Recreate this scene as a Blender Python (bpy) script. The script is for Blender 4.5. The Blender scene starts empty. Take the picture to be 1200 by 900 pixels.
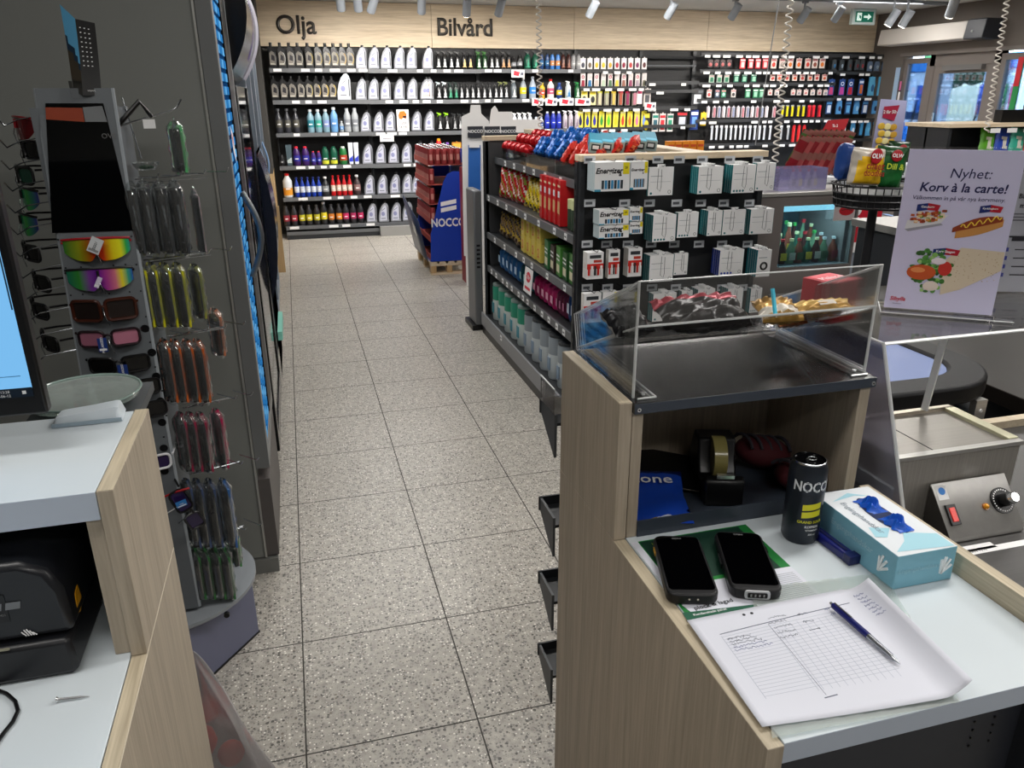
import bpy, math, random
from mathutils import Vector, Matrix, Euler
EXPO=0.0
SC=bpy.context.scene; COL=SC.collection; PI=math.pi
random.seed(7)
# ------------------------------------------------------------ camera model
CF=907.5; CH=1.58094
_R=Vector((0.96406738,-0.26561654,-0.00468508)); _U=Vector((0.09700824,0.33556843,0.93700759)); _F=Vector((0.24731255,0.90379294,-0.34927756))
CAM=Vector((0,0,CH))
def _ray(px,py): return _F+_R*((px-600)/CF)-_U*((py-450)/CF)
def onz(px,py,z): d=_ray(px,py); return CAM+d*((z-CH)/d.z)
def onx(px,py,x): d=_ray(px,py); return CAM+d*(x/d.x)
def ony(px,py,y): d=_ray(px,py); return CAM+d*(y/d.y)
cd=bpy.data.cameras.new('camera'); cam=bpy.data.objects.new('camera',cd); COL.objects.link(cam)
cam.matrix_world=Matrix(((_R.x,_U.x,-_F.x,0),(_R.y,_U.y,-_F.y,0),(_R.z,_U.z,-_F.z,CH),(0,0,0,1)))
cd.sensor_width=36; cd.lens=CF*36/1200; cd.clip_start=.02; SC.camera=cam
# ------------------------------------------------------------ materials
def lin(h):
    if isinstance(h,tuple): return h if len(h)==4 else (*h,1)
    h=h.lstrip('#'); c=[int(h[i:i+2],16)/255 for i in (0,2,4)]
    return tuple((x/12.92 if x<=.04045 else ((x+.055)/1.055)**2.4) for x in c)+(1,)
_mc={}
def mat(name,col='#808080',rough=.5,metal=0,spec=.5,emit=0,trans=0,alpha=1,ior=1.45,noise=0,nscale=30,bump=0,coat=0):
    if name in _mc: return _mc[name]
    m=bpy.data.materials.new(name); m.use_nodes=True; nt=m.node_tree; b=nt.nodes['Principled BSDF']
    c=lin(col)
    b.inputs['Base Color'].default_value=c; b.inputs['Roughness'].default_value=rough; b.inputs['Metallic'].default_value=metal
    b.inputs['Specular IOR Level'].default_value=spec; b.inputs['IOR'].default_value=ior
    b.inputs['Transmission Weight'].default_value=trans; b.inputs['Alpha'].default_value=alpha; b.inputs['Coat Weight'].default_value=coat
    if emit: b.inputs['Emission Color'].default_value=c; b.inputs['Emission Strength'].default_value=emit
    if noise or bump:
        tc=nt.nodes.new('ShaderNodeTexCoord'); n=nt.nodes.new('ShaderNodeTexNoise'); n.inputs['Scale'].default_value=nscale; n.inputs['Detail'].default_value=4
        nt.links.new(tc.outputs['Object'],n.inputs['Vector'])
        if noise:
            mx=nt.nodes.new('ShaderNodeMix'); mx.data_type='RGBA'
            mx.inputs[6].default_value=tuple(max(0,x*(1-noise)) for x in c[:3])+(1,); mx.inputs[7].default_value=tuple(min(1,x*(1+noise)) for x in c[:3])+(1,)
            nt.links.new(n.outputs['Fac'],mx.inputs[0]); nt.links.new(mx.outputs[2],b.inputs['Base Color'])
        if bump:
            bp=nt.nodes.new('ShaderNodeBump'); bp.inputs['Strength'].default_value=bump; bp.inputs['Distance'].default_value=.01
            nt.links.new(n.outputs['Fac'],bp.inputs['Height']); nt.links.new(bp.outputs['Normal'],b.inputs['Normal'])
    _mc[name]=m; return m
def K(h,rough=.45,**k):            # plain coloured plastic / print, keyed by colour
    return mat('paint_'+h.strip('#')+'_%d'%int(rough*100)+('m' if k.get('metal') else ''),h,rough,**k)
def clear(name,tint='#ffffff',rough=.03,fac=.12,haze=0.0):
    """thin acrylic sheet: mostly see-through with a glossy reflection and faint haze"""
    if name in _mc: return _mc[name]
    m=bpy.data.materials.new(name); m.use_nodes=True; nt=m.node_tree; nt.nodes.clear()
    o=nt.nodes.new('ShaderNodeOutputMaterial'); t=nt.nodes.new('ShaderNodeBsdfTransparent'); t.inputs[0].default_value=lin(tint)
    g=nt.nodes.new('ShaderNodeBsdfGlossy'); g.inputs['Roughness'].default_value=rough; g.inputs[0].default_value=(1,1,1,1)
    fr=nt.nodes.new('ShaderNodeFresnel'); fr.inputs[0].default_value=1.45
    ad=nt.nodes.new('ShaderNodeMath'); ad.operation='MULTIPLY_ADD'; ad.inputs[1].default_value=.8; ad.inputs[2].default_value=fac*.3; nt.links.new(fr.outputs[0],ad.inputs[0])
    mx=nt.nodes.new('ShaderNodeMixShader'); nt.links.new(ad.outputs[0],mx.inputs[0]); nt.links.new(t.outputs[0],mx.inputs[1]); nt.links.new(g.outputs[0],mx.inputs[2])
    last=mx
    if haze:
        d=nt.nodes.new('ShaderNodeBsdfDiffuse'); d.inputs[0].default_value=lin(tint); m2=nt.nodes.new('ShaderNodeMixShader'); m2.inputs[0].default_value=haze
        nt.links.new(mx.outputs[0],m2.inputs[1]); nt.links.new(d.outputs[0],m2.inputs[2]); last=m2
    nt.links.new(last.outputs[0],o.inputs[0]); _mc[name]=m; return m
def wood(name,c1,c2,axis='z',scale=1.0,rough=.5):
    """laminate with streaky grain running along the given axis"""
    if name in _mc: return _mc[name]
    m=bpy.data.materials.new(name); m.use_nodes=True; nt=m.node_tree; b=nt.nodes['Principled BSDF']; b.inputs['Roughness'].default_value=rough
    tc=nt.nodes.new('ShaderNodeTexCoord'); mp=nt.nodes.new('ShaderNodeMapping'); s={'x':(1.2,30,30),'y':(30,1.2,30),'z':(30,30,1.2)}[axis]
    mp.inputs['Scale'].default_value=tuple(q*scale for q in s); nt.links.new(tc.outputs['Object'],mp.inputs[0])
    n=nt.nodes.new('ShaderNodeTexNoise'); n.inputs['Scale'].default_value=1.6; n.inputs['Detail'].default_value=6; n.inputs['Distortion'].default_value=.9; nt.links.new(mp.outputs[0],n.inputs[0])
    n2=nt.nodes.new('ShaderNodeTexNoise'); n2.inputs['Scale'].default_value=9; n2.inputs['Detail'].default_value=3; nt.links.new(mp.outputs[0],n2.inputs[0])
    a=nt.nodes.new('ShaderNodeMath'); a.operation='MULTIPLY_ADD'; a.inputs[1].default_value=.45; nt.links.new(n2.outputs[0],a.inputs[0])
    a2=nt.nodes.new('ShaderNodeMath'); a2.operation='MULTIPLY'; a2.inputs[1].default_value=.6; nt.links.new(n.outputs[0],a2.inputs[0]); nt.links.new(a2.outputs[0],a.inputs[2])
    cr=nt.nodes.new('ShaderNodeValToRGB'); cr.color_ramp.elements[0].position=.36; cr.color_ramp.elements[1].position=.68
    cr.color_ramp.elements[0].color=lin(c1); cr.color_ramp.elements[1].color=lin(c2); nt.links.new(a.outputs[0],cr.inputs[0]); nt.links.new(cr.outputs[0],b.inputs['Base Color'])
    bp=nt.nodes.new('ShaderNodeBump'); bp.inputs['Strength'].default_value=.08; bp.inputs['Distance'].default_value=.003; nt.links.new(n2.outputs[0],bp.inputs['Height']); nt.links.new(bp.outputs[0],b.inputs['Normal'])
    _mc[name]=m; return m
def brushed(name,col,rough=.3,axis='x'):
    if name in _mc: return _mc[name]
    m=bpy.data.materials.new(name); m.use_nodes=True; nt=m.node_tree; b=nt.nodes['Principled BSDF']; b.inputs['Metallic'].default_value=.65
    tc=nt.nodes.new('ShaderNodeTexCoord'); mp=nt.nodes.new('ShaderNodeMapping'); mp.inputs['Scale'].default_value={'x':(2,120,120),'z':(120,120,2)}[axis]; nt.links.new(tc.outputs['Object'],mp.inputs[0])
    n=nt.nodes.new('ShaderNodeTexNoise'); n.inputs['Scale'].default_value=3; n.inputs['Detail'].default_value=5; nt.links.new(mp.outputs[0],n.inputs[0])
    mx=nt.nodes.new('ShaderNodeMix'); mx.data_type='RGBA'; c=lin(col); mx.inputs[6].default_value=tuple(x*.7 for x in c[:3])+(1,); mx.inputs[7].default_value=tuple(min(1,x*1.25) for x in c[:3])+(1,)
    nt.links.new(n.outputs[0],mx.inputs[0]); nt.links.new(mx.outputs[2],b.inputs['Base Color'])
    r=nt.nodes.new('ShaderNodeMath'); r.operation='MULTIPLY_ADD'; r.inputs[1].default_value=.25; r.inputs[2].default_value=rough-.1; nt.links.new(n.outputs[0],r.inputs[0]); nt.links.new(r.outputs[0],b.inputs['Roughness'])
    _mc[name]=m; return m
def ramp(name,stops,axis=0,scale=1.0,off=0.0,rough=.15,metal=.6,alpha=1):
    """coating whose colour runs across the object (its own printed/mirror coating)"""
    if name in _mc: return _mc[name]
    m=bpy.data.materials.new(name); m.use_nodes=True; nt=m.node_tree; b=nt.nodes['Principled BSDF']; b.inputs['Roughness'].default_value=rough; b.inputs['Metallic'].default_value=metal; b.inputs['Alpha'].default_value=alpha
    tc=nt.nodes.new('ShaderNodeTexCoord'); sp=nt.nodes.new('ShaderNodeSeparateXYZ'); nt.links.new(tc.outputs['Object'],sp.inputs[0])
    a=nt.nodes.new('ShaderNodeMath'); a.operation='MULTIPLY_ADD'; a.inputs[1].default_value=scale; a.inputs[2].default_value=off; nt.links.new(sp.outputs[axis],a.inputs[0])
    cr=nt.nodes.new('ShaderNodeValToRGB'); el=cr.color_ramp.elements
    el[0].position=stops[0][0]; el[0].color=lin(stops[0][1]); el[1].position=stops[-1][0]; el[1].color=lin(stops[-1][1])
    for p,c in stops[1:-1]: e=el.new(p); e.color=lin(c)
    nt.links.new(a.outputs[0],cr.inputs[0]); nt.links.new(cr.outputs[0],b.inputs['Base Color']); _mc[name]=m; return m
# ------------------------------------------------------------ mesh builder
_tc={}
def text_geo(s,size,bold=0,shear=0,align='CENTER',space=1):
    key=(s,size,bold,shear,align,space)
    if key in _tc: return _tc[key]
    cu=bpy.data.curves.new('t','FONT'); cu.body=s; cu.size=size; cu.align_x=align; cu.align_y='CENTER'; cu.offset=bold*size; cu.shear=shear; cu.space_character=space; cu.resolution_u=2 if size<.2 else 5
    o=bpy.data.objects.new('t',cu); COL.objects.link(o); bpy.context.view_layer.update()
    me=bpy.data.meshes.new_from_object(o.evaluated_get(bpy.context.evaluated_depsgraph_get()))
    r=([v.co.copy() for v in me.vertices],[tuple(p.vertices) for p in me.polygons])
    bpy.data.objects.remove(o); bpy.data.curves.remove(cu); bpy.data.meshes.remove(me); _tc[key]=r; return r
class MB:
    def __init__(s): s.v=[];s.f=[];s.fm=[];s.fs=[];s.mats=[];s.M=Matrix()
    def mi(s,m):
        if m not in s.mats: s.mats.append(m)
        return s.mats.index(m)
    def add(s,vs,fs,m,smooth=False):
        n=len(s.v); k=s.mi(m); s.v+= [s.M@Vector(v) for v in vs]
        for f in fs: s.f.append(tuple(i+n for i in f)); s.fm.append(k); s.fs.append(smooth)
        return s
    def box(s,a,b,m,fronts=None):
        (x0,y0,z0),(x1,y1,z1)=a,b
        vs=[(x0,y0,z0),(x1,y0,z0),(x1,y1,z0),(x0,y1,z0),(x0,y0,z1),(x1,y0,z1),(x1,y1,z1),(x0,y1,z1)]
        fs=[(0,3,2,1),(4,5,6,7),(0,1,5,4),(1,2,6,5),(2,3,7,6),(3,0,4,7)]  # bottom top front(-y) right(+x) back left
        if fronts:
            for i,f in enumerate(fs): s.add(vs,[f],fronts.get('btfrkl'[i],m))
            return s
        return s.add(vs,fs,m)
    def cbox(s,c,d,m,**k): return s.box(tuple(c[i]-d[i]/2 for i in range(3)),tuple(c[i]+d[i]/2 for i in range(3)),m,**k)
    def prism(s,poly,axis,a,b,m,caps=None,smooth=False):
        def P(u,v,w): return {'x':(w,u,v),'y':(u,w,v),'z':(u,v,w)}[axis]
        n=len(poly); vs=[P(u,v,a) for u,v in poly]+[P(u,v,b) for u,v in poly]
        s.add(vs,[(i,(i+1)%n,(i+1)%n+n,i+n) for i in range(n)],m,smooth)
        s.add(vs,[tuple(range(n))[::-1]],caps or m); s.add(vs,[tuple(range(n,2*n))],caps or m); return s
    def quad(s,vs,m): return s.add(vs,[tuple(range(len(vs)))],m)
    def lathe(s,prof,m,n=14,c=(0,0,0),sx=1,sy=1,axis='z',ms=None):
        vs=[];L=len(prof)
        for r,z in prof:
            for i in range(n):
                a=2*PI*i/n; x,y=r*math.cos(a)*sx,r*math.sin(a)*sy
                p={'z':(x,y,z),'x':(z,x,y),'y':(x,z,y)}[axis]; vs.append((p[0]+c[0],p[1]+c[1],p[2]+c[2]))
        for j in range(L-1):
            mm=ms[j] if ms else m
            s.add(vs,[(j*n+i,j*n+(i+1)%n,(j+1)*n+(i+1)%n,(j+1)*n+i) for i in range(n)],mm,True)
        if prof[0][0]>1e-6: s.add(vs,[tuple(range(n))[::-1]],ms[0] if ms else m)
        if prof[-1][0]>1e-6: s.add(vs,[tuple((L-1)*n+i for i in range(n))],ms[-1] if ms else m)
        return s
    def cyl(s,a,b,r,m,n=12,r2=None):
        a=Vector(a);b=Vector(b); return s.tube([a,b],r,m,n,r2=r2)
    def tube(s,pts,r,m,n=6,closed=False,r2=None):
        pts=[Vector(p) for p in pts]; L=len(pts); vs=[]; up=None
        for i,p in enumerate(pts):
            if closed: t=pts[(i+1)%L]-pts[i-1]
            else: t=pts[min(i+1,L-1)]-pts[max(i-1,0)]
            t=t.normalized() if t.length>1e-9 else Vector((0,0,1))
            if up is None: up=Vector((0,0,1)) if abs(t.z)<.9 else Vector((1,0,0))
            side=t.cross(up); 
            if side.length<1e-6: side=t.orthogonal()
            side.normalize(); up=side.cross(t).normalized()
            rr=r if r2 is None else r+(r2-r)*i/(L-1)
            for k in range(n):
                a=2*PI*k/n; vs.append(p+side*math.cos(a)*rr+up*math.sin(a)*rr)
        fs=[(i*n+k,i*n+(k+1)%n,((i+1)%L)*n+(k+1)%n,((i+1)%L)*n+k) for i in range(L if closed else L-1) for k in range(n)]
        s.add(vs,fs,m,True)
        if not closed: s.add(vs,[tuple(range(n))[::-1],tuple((L-1)*n+k for k in range(n))],m)
        return s
    def ball(s,c,r,m,n=10,k=6):
        if not hasattr(r,'__len__'): r=(r,r,r)
        vs=[(c[0],c[1],c[2]-r[2])]
        for j in range(1,k):
            t=-PI/2+PI*j/k
            for i in range(n): vs.append((c[0]+r[0]*math.cos(t)*math.cos(2*PI*i/n),c[1]+r[1]*math.cos(t)*math.sin(2*PI*i/n),c[2]+r[2]*math.sin(t)))
        vs.append((c[0],c[1],c[2]+r[2])); e=len(vs)-1
        fs=[(0,1+(i+1)%n,1+i) for i in range(n)]+[(e,e-n+i,e-n+(i+1)%n) for i in range(n)]
        fs+=[(1+j*n+i,1+j*n+(i+1)%n,1+(j+1)*n+(i+1)%n,1+(j+1)*n+i) for j in range(k-2) for i in range(n)]
        return s.add(vs,fs,m,True)
    def grid(s,fn,nu,nv,m,thick=0,smooth=True):
        vs=[fn(i/nu,j/nv) for j in range(nv+1) for i in range(nu+1)]
        fs=[(j*(nu+1)+i,j*(nu+1)+i+1,(j+1)*(nu+1)+i+1,(j+1)*(nu+1)+i) for j in range(nv) for i in range(nu)]
        if callable(m):
            for f in fs:
                q=f[0]; s.add(vs,[f],m((q%(nu+1)+.5)/nu,(q//(nu+1)+.5)/nv),smooth)
            return s
        return s.add(vs,fs,m,smooth)
    def text(s,t,size,m,at,x=(1,0,0),y=(0,0,1),bold=0,shear=0,align='CENTER',space=1,sx=1):
        vs,fs=text_geo(t,size,bold,shear,align,space); X=Vector(x).normalized()*sx; Y=Vector(y).normalized(); A=Vector(at)
        return s.add([A+X*v.x+Y*v.y for v in vs],fs,m)
    def mesh(s,name='m',weld=True):
        me=bpy.data.meshes.new(name); me.from_pydata([tuple(v) for v in s.v],[],s.f)
        for m in s.mats: me.materials.append(m)
        me.polygons.foreach_set('material_index',s.fm); me.polygons.foreach_set('use_smooth',s.fs)
        if weld:
            import bmesh
            bm=bmesh.new(); bm.from_mesh(me); bmesh.ops.remove_doubles(bm,verts=bm.verts,dist=1e-6)
            bmesh.ops.recalc_face_normals(bm,faces=bm.faces); bm.to_mesh(me); bm.free()
        me.update(); me.set_sharp_from_angle(angle=math.radians(40)); return me
    def build(s,name,parent=None,loc=None,bevel=0,seg=2,weld=True):
        o=bpy.data.objects.new(name,s.mesh(name,weld)); COL.objects.link(o)
        if loc is not None: o.location=loc
        if parent: o.parent=parent
        if bevel:
            b=o.modifiers.new('b','BEVEL'); b.width=bevel; b.segments=seg; b.limit_method='ANGLE'; b.angle_limit=math.radians(50)
        return o
def tag(o,label,cat,group=None,kind=None):
    if label: o['label']=label
    if cat: o['category']=cat
    if group: o['group']=group
    if kind: o['kind']=kind
    return o
def struct(o): o['kind']='structure'; return o
def thing(name,label,cat,loc=(0,0,0),rz=0,group=None,rot=None):
    o=bpy.data.objects.new(name,None); COL.objects.link(o); o.location=loc; o.rotation_euler=rot or (0,0,rz); o.empty_display_size=.05
    return tag(o,label,cat,group)
def dup(root,loc=None,rot=None,label=None,group=None,scale=None):
    r=root.copy(); COL.objects.link(r)
    if loc is not None: r.location=loc
    if rot is not None: r.rotation_euler=rot
    if scale: r.scale=scale
    if label: r['label']=label
    if group: r['group']=group
    for ch in root.children:
        c=ch.copy(); COL.objects.link(c); c.parent=r
        for g in ch.children:
            d=g.copy(); COL.objects.link(d); d.parent=c
    return r
ORD=['leftmost','second from the left','third from the left','fourth from the left','fifth from the left','sixth from the left','seventh from the left','eighth from the left','ninth from the left','tenth from the left']
ORR=['rightmost','second from the right','third from the right','fourth from the right','fifth from the right','sixth from the right','seventh from the right','eighth from the right','ninth from the right','tenth from the right']
def ordn(i,n):
    if n==1: return 'the only one'
    if n==2: return ['left of the pair','right of the pair'][i]
    if n==3: return ['leftmost','middle one','rightmost'][i]
    if i<=(n-1)//2: return ORD[min(i,9)]
    return ORR[min(n-1-i,9)]
# ------------------------------------------------------------ common materials
WHITE=mat('white_laminate','#cdd6db',.35); WHEDGE=mat('white_edge','#b9c4d4',.4)
OAK=wood('oak_laminate','#9b8f7d','#b8ab98','z'); OAKY=wood('oak_edge_y','#a3967f','#cbbea4','y')
BIRCH=wood('birch_panel','#c2ad8f','#e6d4b8','x',.5); BIRCHY=wood('birch_y','#b8a68c','#d3c5ab','y',.6); BIRCHZ=wood('birch_z','#a8895f','#c4a678','z',.6)
DARK=mat('dark_metal','#26282b',.45,noise=.15,nscale=8); BLK=mat('black_plastic','#0b0b0d',.35); BLKG=mat('black_gloss','#050506',.08); RAIL=mat('rail_grey','#5d5f62',.45)
WP=mat('white_print','#e8e8e8',.5); CHROME=mat('chrome','#d8dadc',.2,metal=.85); STEEL=brushed('steel','#b4b2ae',.34); STEELZ=brushed('steel_z','#aaa69f',.36,'z')
GREYP=mat('grey_painted','#6f7170',.5,noise=.06,nscale=3); ACR=clear('acrylic'); ACRE=clear('acrylic_edge','#f4f6f6',.1,.6,.55)
# ============================================================ SETTING
def terrazzo():
    m=bpy.data.materials.new('terrazzo_tiles'); m.use_nodes=True; nt=m.node_tree; b=nt.nodes['Principled BSDF']
    N=nt.nodes.new; L=nt.links.new
    tc=N('ShaderNodeTexCoord')
    n0=N('ShaderNodeTexNoise'); n0.inputs['Scale'].default_value=45; n0.inputs['Detail'].default_value=4; L(tc.outputs['Object'],n0.inputs[0])
    c0=N('ShaderNodeValToRGB'); c0.color_ramp.elements[0].position=.3; c0.color_ramp.elements[0].color=lin('#96918a'); c0.color_ramp.elements[1].position=.7; c0.color_ramp.elements[1].color=lin('#b9b4aa'); L(n0.outputs[0],c0.inputs[0])
    last=c0.outputs[0]
    for sc,thr,col,w in ((115,.33,'#75736e',1),(68,.205,'#45433f',.9),(95,.2,'#e6e3da',1),(240,.25,'#7d7a73',.7),(55,.13,'#6b5f52',.8)):
        mp=N('ShaderNodeMapping'); mp.inputs['Location'].default_value=(sc*.13,sc*.7,0); L(tc.outputs['Object'],mp.inputs[0])
        v=N('ShaderNodeTexVoronoi'); v.inputs['Scale'].default_value=sc; v.inputs['Randomness'].default_value=1; L(mp.outputs[0],v.inputs['Vector'])
        # chips of random size: distance < threshold * cell random
        sp=N('ShaderNodeSeparateColor'); L(v.outputs['Color'],sp.inputs[0])
        mu=N('ShaderNodeMath'); mu.operation='MULTIPLY'; mu.inputs[1].default_value=thr*1.6; L(sp.outputs[0],mu.inputs[0])
        ls=N('ShaderNodeMath'); ls.operation='LESS_THAN'; L(v.outputs['Distance'],ls.inputs[0]); L(mu.outputs[0],ls.inputs[1])
        ww=N('ShaderNodeMath'); ww.operation='MULTIPLY'; ww.inputs[1].default_value=w; L(ls.outputs[0],ww.inputs[0])
        mx=N('ShaderNodeMix'); mx.data_type='RGBA'; L(ww.outputs[0],mx.inputs[0]); L(last,mx.inputs[6]); mx.inputs[7].default_value=lin(col); last=mx.outputs[2]
    # tile joints
    sx=N('ShaderNodeSeparateXYZ'); L(tc.outputs['Object'],sx.inputs[0]); ms=[]
    for ax,off in ((0,-.1094),(1,1.6147)):
        a=N('ShaderNodeMath'); a.operation='SUBTRACT'; a.inputs[1].default_value=off; L(sx.outputs[ax],a.inputs[0])
        d=N('ShaderNodeMath'); d.operation='PINGPONG'; d.inputs[1].default_value=.225; L(a.outputs[0],d.inputs[0])
        l=N('ShaderNodeMath'); l.operation='LESS_THAN'; l.inputs[1].default_value=.0021; L(d.outputs[0],l.inputs[0]); ms.append(l)
    mm=N('ShaderNodeMath'); mm.operation='MAXIMUM'; L(ms[0].outputs[0],mm.inputs[0]); L(ms[1].outputs[0],mm.inputs[1])
    mx=N('ShaderNodeMix'); mx.data_type='RGBA'; L(mm.outputs[0],mx.inputs[0]); L(last,mx.inputs[6]); mx.inputs[7].default_value=lin('#35332f'); 
    L(mx.outputs[2],b.inputs['Base Color'])
    n1=N('ShaderNodeTexNoise'); n1.inputs['Scale'].default_value=3; n1.inputs['Detail'].default_value=3; L(tc.outputs['Object'],n1.inputs[0])
    r=N('ShaderNodeMath'); r.operation='MULTIPLY_ADD'; r.inputs[1].default_value=.25; r.inputs[2].default_value=.22; L(n1.outputs[0],r.inputs[0])
    r2=N('ShaderNodeMath'); r2.operation='MAXIMUM'; L(r.outputs[0],r2.inputs[0]); g=N('ShaderNodeMath'); g.operation='MULTIPLY'; g.inputs[1].default_value=.8; L(mm.outputs[0],g.inputs[0]); L(g.outputs[0],r2.inputs[1]); L(r2.outputs[0],b.inputs['Roughness'])
    b.inputs['Specular IOR Level'].default_value=.4
    return m
WR=7.85; YB=9.95; ZC=2.58; XL=-1.7; YF=-2.2
struct(MB().box((XL,YF,-.1),(WR,YB,0),terrazzo()).build('floor'))
CEIL=mat('ceiling_paint','#c9c9c7',.9)
struct(MB().box((XL,YF,ZC),(WR,YB,ZC+.1),CEIL).build('ceiling'))
WG=mat('wall_grey','#5a5955',.8,noise=.05,nscale=4); WD=mat('wall_dark_grey','#4b4a48',.7); WT=mat('door_wall_taupe','#6c655f',.7)
struct(MB().box((XL,YB,0),(WR,YB+.1,ZC),WG).build('wall_back'))
struct(MB().box((XL-.1,YF,0),(XL,YB,ZC),WG).build('wall_left'))
struct(MB().box((XL,YF-.1,0),(WR,YF,ZC),mat('wall_front_paint','#8a8986',.8)).build('wall_front'))
# header panelling above the wall shelves
hd=MB()
edges=[-.24,1.25+.08,3.46,5.1,6.55,7.84]
jx=[ony(505,40,9.85).x,ony(671,40,9.85).x,ony(828,30,9.85).x]
xs=[-.24]+jx+[7.84]
for a,b in zip(xs,xs[1:]): hd.box((a+.002,9.8,2.11),(b-.002,9.9,ZC-.005),BIRCH)
struct(hd.build('trim_1'))
# column at the left end of the wall shelves, wood at its foot
struct(MB().box((-.62,9.0,.80),(-.2,YB-.002,ZC-.002),mat('column_grey','#3f3d3a',.7)).build('trim_2'))
struct(MB().box((-.36,7.66,0),(-.15,7.70,.62),BIRCHZ).box((-.3,9.0,0),(-.2,9.9,.80),BIRCHZ).build('trim_3'))
# right wall with door opening and two windows
def wp(px,py): v=onx(px,py,WR); return (v.y,v.z)
ya=9.28; yb=7.40                     # far and near end of the glazed front
top=2.03
# openings along y (far -> near): sidelight, door, sidelight
ops=[(8.74,9.18),(7.86,8.62),(7.24,7.66)]
w=MB()
w.box((WR,9.22,0),(WR+.15,YB+.1,ZC),WT); w.box((WR,YF-.1,0),(WR+.15,7.2,ZC),WT); w.box((WR,7.2,top),(WR+.15,9.22,ZC),WT)
struct(w.build('wall_right'))
FR=mat('door_frame_taupe','#77706b',.5); GL=clear('window_glass','#cfe4f8',.02,.3)
def pane(y0,y1,z0,z1,name,fw=.05):
    f=MB(); x0,x1=WR+.03,WR+.09
    f.box((x0,y0,z0),(x1,y0+fw,z1),FR).box((x0,y1-fw,z0),(x1,y1,z1),FR).box((x0,y0+fw,z0),(x1,y1-fw,z0+fw),FR).box((x0,y0+fw,z1-fw),(x1,y1-fw,z1),FR)
    o=struct(f.build(name)); g=MB().box((WR+.055,y0+fw,z0+fw),(WR+.062,y1-fw,z1-fw),GL).build('pane',o); return o
pane(8.76,9.21,.02,2.0,'window_1',.06); pane(7.21,7.70,.02,2.0,'window_2',.07)
d=pane(7.78,8.68,.02,1.9,'door_1',.09)
struct(MB().box((WR+.02,8.68,0),(WR+.12,8.76,2.03),FR).box((WR+.02,7.70,0),(WR+.12,7.78,2.03),FR).box((WR+.02,7.7,1.9),(WR+.12,8.76,2.03),FR).box((WR-.03,7.2,2.03),(WR,9.25,2.07),FR).build('trim_4'))
MB().cyl((WR+.0,8.55,.75),(WR+.0,8.55,1.35),.015,CHROME).build('door_handle',d)
MB().box((WR-.03,7.9,1.84),(WR+.03,8.5,1.9),mat('closer_grey','#6b6a69',.4)).build('door_closer',d)
# coloured strip of notices on the sidelight
s=MB(); cols=['#d86f9b','#f0e9e4','#d9c84a','#3fb7b0','#d13c6a']
for i,c in enumerate(cols): s.box((WR-.012,9.17,1.62-i*.13),(WR-.008,9.2,1.73-i*.13),K(c))
tag(s.build('height_strip'),'coloured height marker strip beside the glazed entrance','strip')
tag(MB().box((WR-.03,9.225,1.0),(WR-.012,9.29,1.9),mat('light_blue_strip','#a9c4dd',.5)).build('door_jamb_cover'),'pale blue upright cover strip beside the glazed entrance','panel')
# air curtain above the door
t=thing('air_curtain','long white air curtain heater mounted above the entrance door','heater',(WR-.12,8.65,2.26))
MB().prism([(-.12,-.09),(.12,-.1),(.12,.1),(-.09,.1)],'y',-.62,.82,mat('heater_white','#d9d3cc',.4)).build('casing',t,bevel=.012)
MB().prism([(-.13,-.1),(.12,-.11),(.12,.11),(-.10,.11)],'y',-.90,-.625,mat('heater_dark','#3a3d44',.4)).ball((-.125,-.74,-.02),.012,WP).build('end_cap',t,bevel=.01)
# outside the door ------------------------------------------------
struct(MB().box((WR+.15,-14,-.12),(60,40,-.02),mat('asphalt','#8f9296',.9,noise=.2,nscale=5)).build('ground'))
PB=mat('pump_blue','#3a94e0',.4); 
def pump(x,y,lab,col):
    t=thing('fuel_pump',lab,'fuel pump',(x,y,-.02),0,'fuel pumps outside the entrance')
    MB().box((-.25,-.45,0),(.25,.45,1.0),PB).box((-.22,-.42,1.0),(.22,.42,2.0),WP).box((-.26,-.46,2.0),(.26,.46,2.25),PB).build('cabinet',t,bevel=.02)
    for i,c in enumerate(col): 
        MB().tube([(-.28,-.35+i*.22,.3),(-.4,-.38+i*.22,.2),(-.36,-.33+i*.22,1.0),(-.28,-.33+i*.22,1.5)],.02,BLK).box((-.30,-.38+i*.22,1.25),(-.25,-.28+i*.22,1.75),K(c)).build('hose',t)
    MB().box((-.24,-.3,1.1),(-.225,.3,1.25),K('#16365f')).build('display',t)
pump(12.2,11.6,'blue and white fuel pump with coloured nozzles seen through the entrance door glass',['#d0466a','#2fae5a','#b04a9a','#4466cc'])
pump(12.6,14.0,'blue and white fuel pump farther left behind the far sidelight',['#2c66bb','#2c66bb'])
t=thing('canopy','flat white blue edged forecourt canopy outside on round posts','canopy',(14,11,0))
MB().box((-2.5,-5,4.2),(3.5,7,4.6),WP).box((-2.55,-5.05,4.25),(-2.5,7.05,4.6),PB).build('roof',t)
for y in (-3,5): MB().cyl((0,y,-.02),(0,y,4.2),.15,WP).build('post',t)
t=thing('tree','green leafy tree outside beyond the forecourt','tree',(20,22,-.02))
MB().cyl((0,0,0),(0,0,2.6),.2,K('#5a4632')).build('trunk',t)
b=MB()
for i in range(26): b.ball((random.uniform(-1.6,1.6),random.uniform(-1.6,1.6),random.uniform(2.2,5.6)),random.uniform(.5,.95),mat('leaf_green','#2f6a44',.8,noise=.5,nscale=6,bump=1),8,5)
b.build('crown',t)
tag(MB().box((11.4,13.6,-.02),(11.6,15.3,.95),WP).box((11.38,13.6,.5),(11.4,15.3,.95),PB).build('forecourt_barrier',bevel=.02),'low white and blue barrier outside on the forecourt','barrier')
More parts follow.
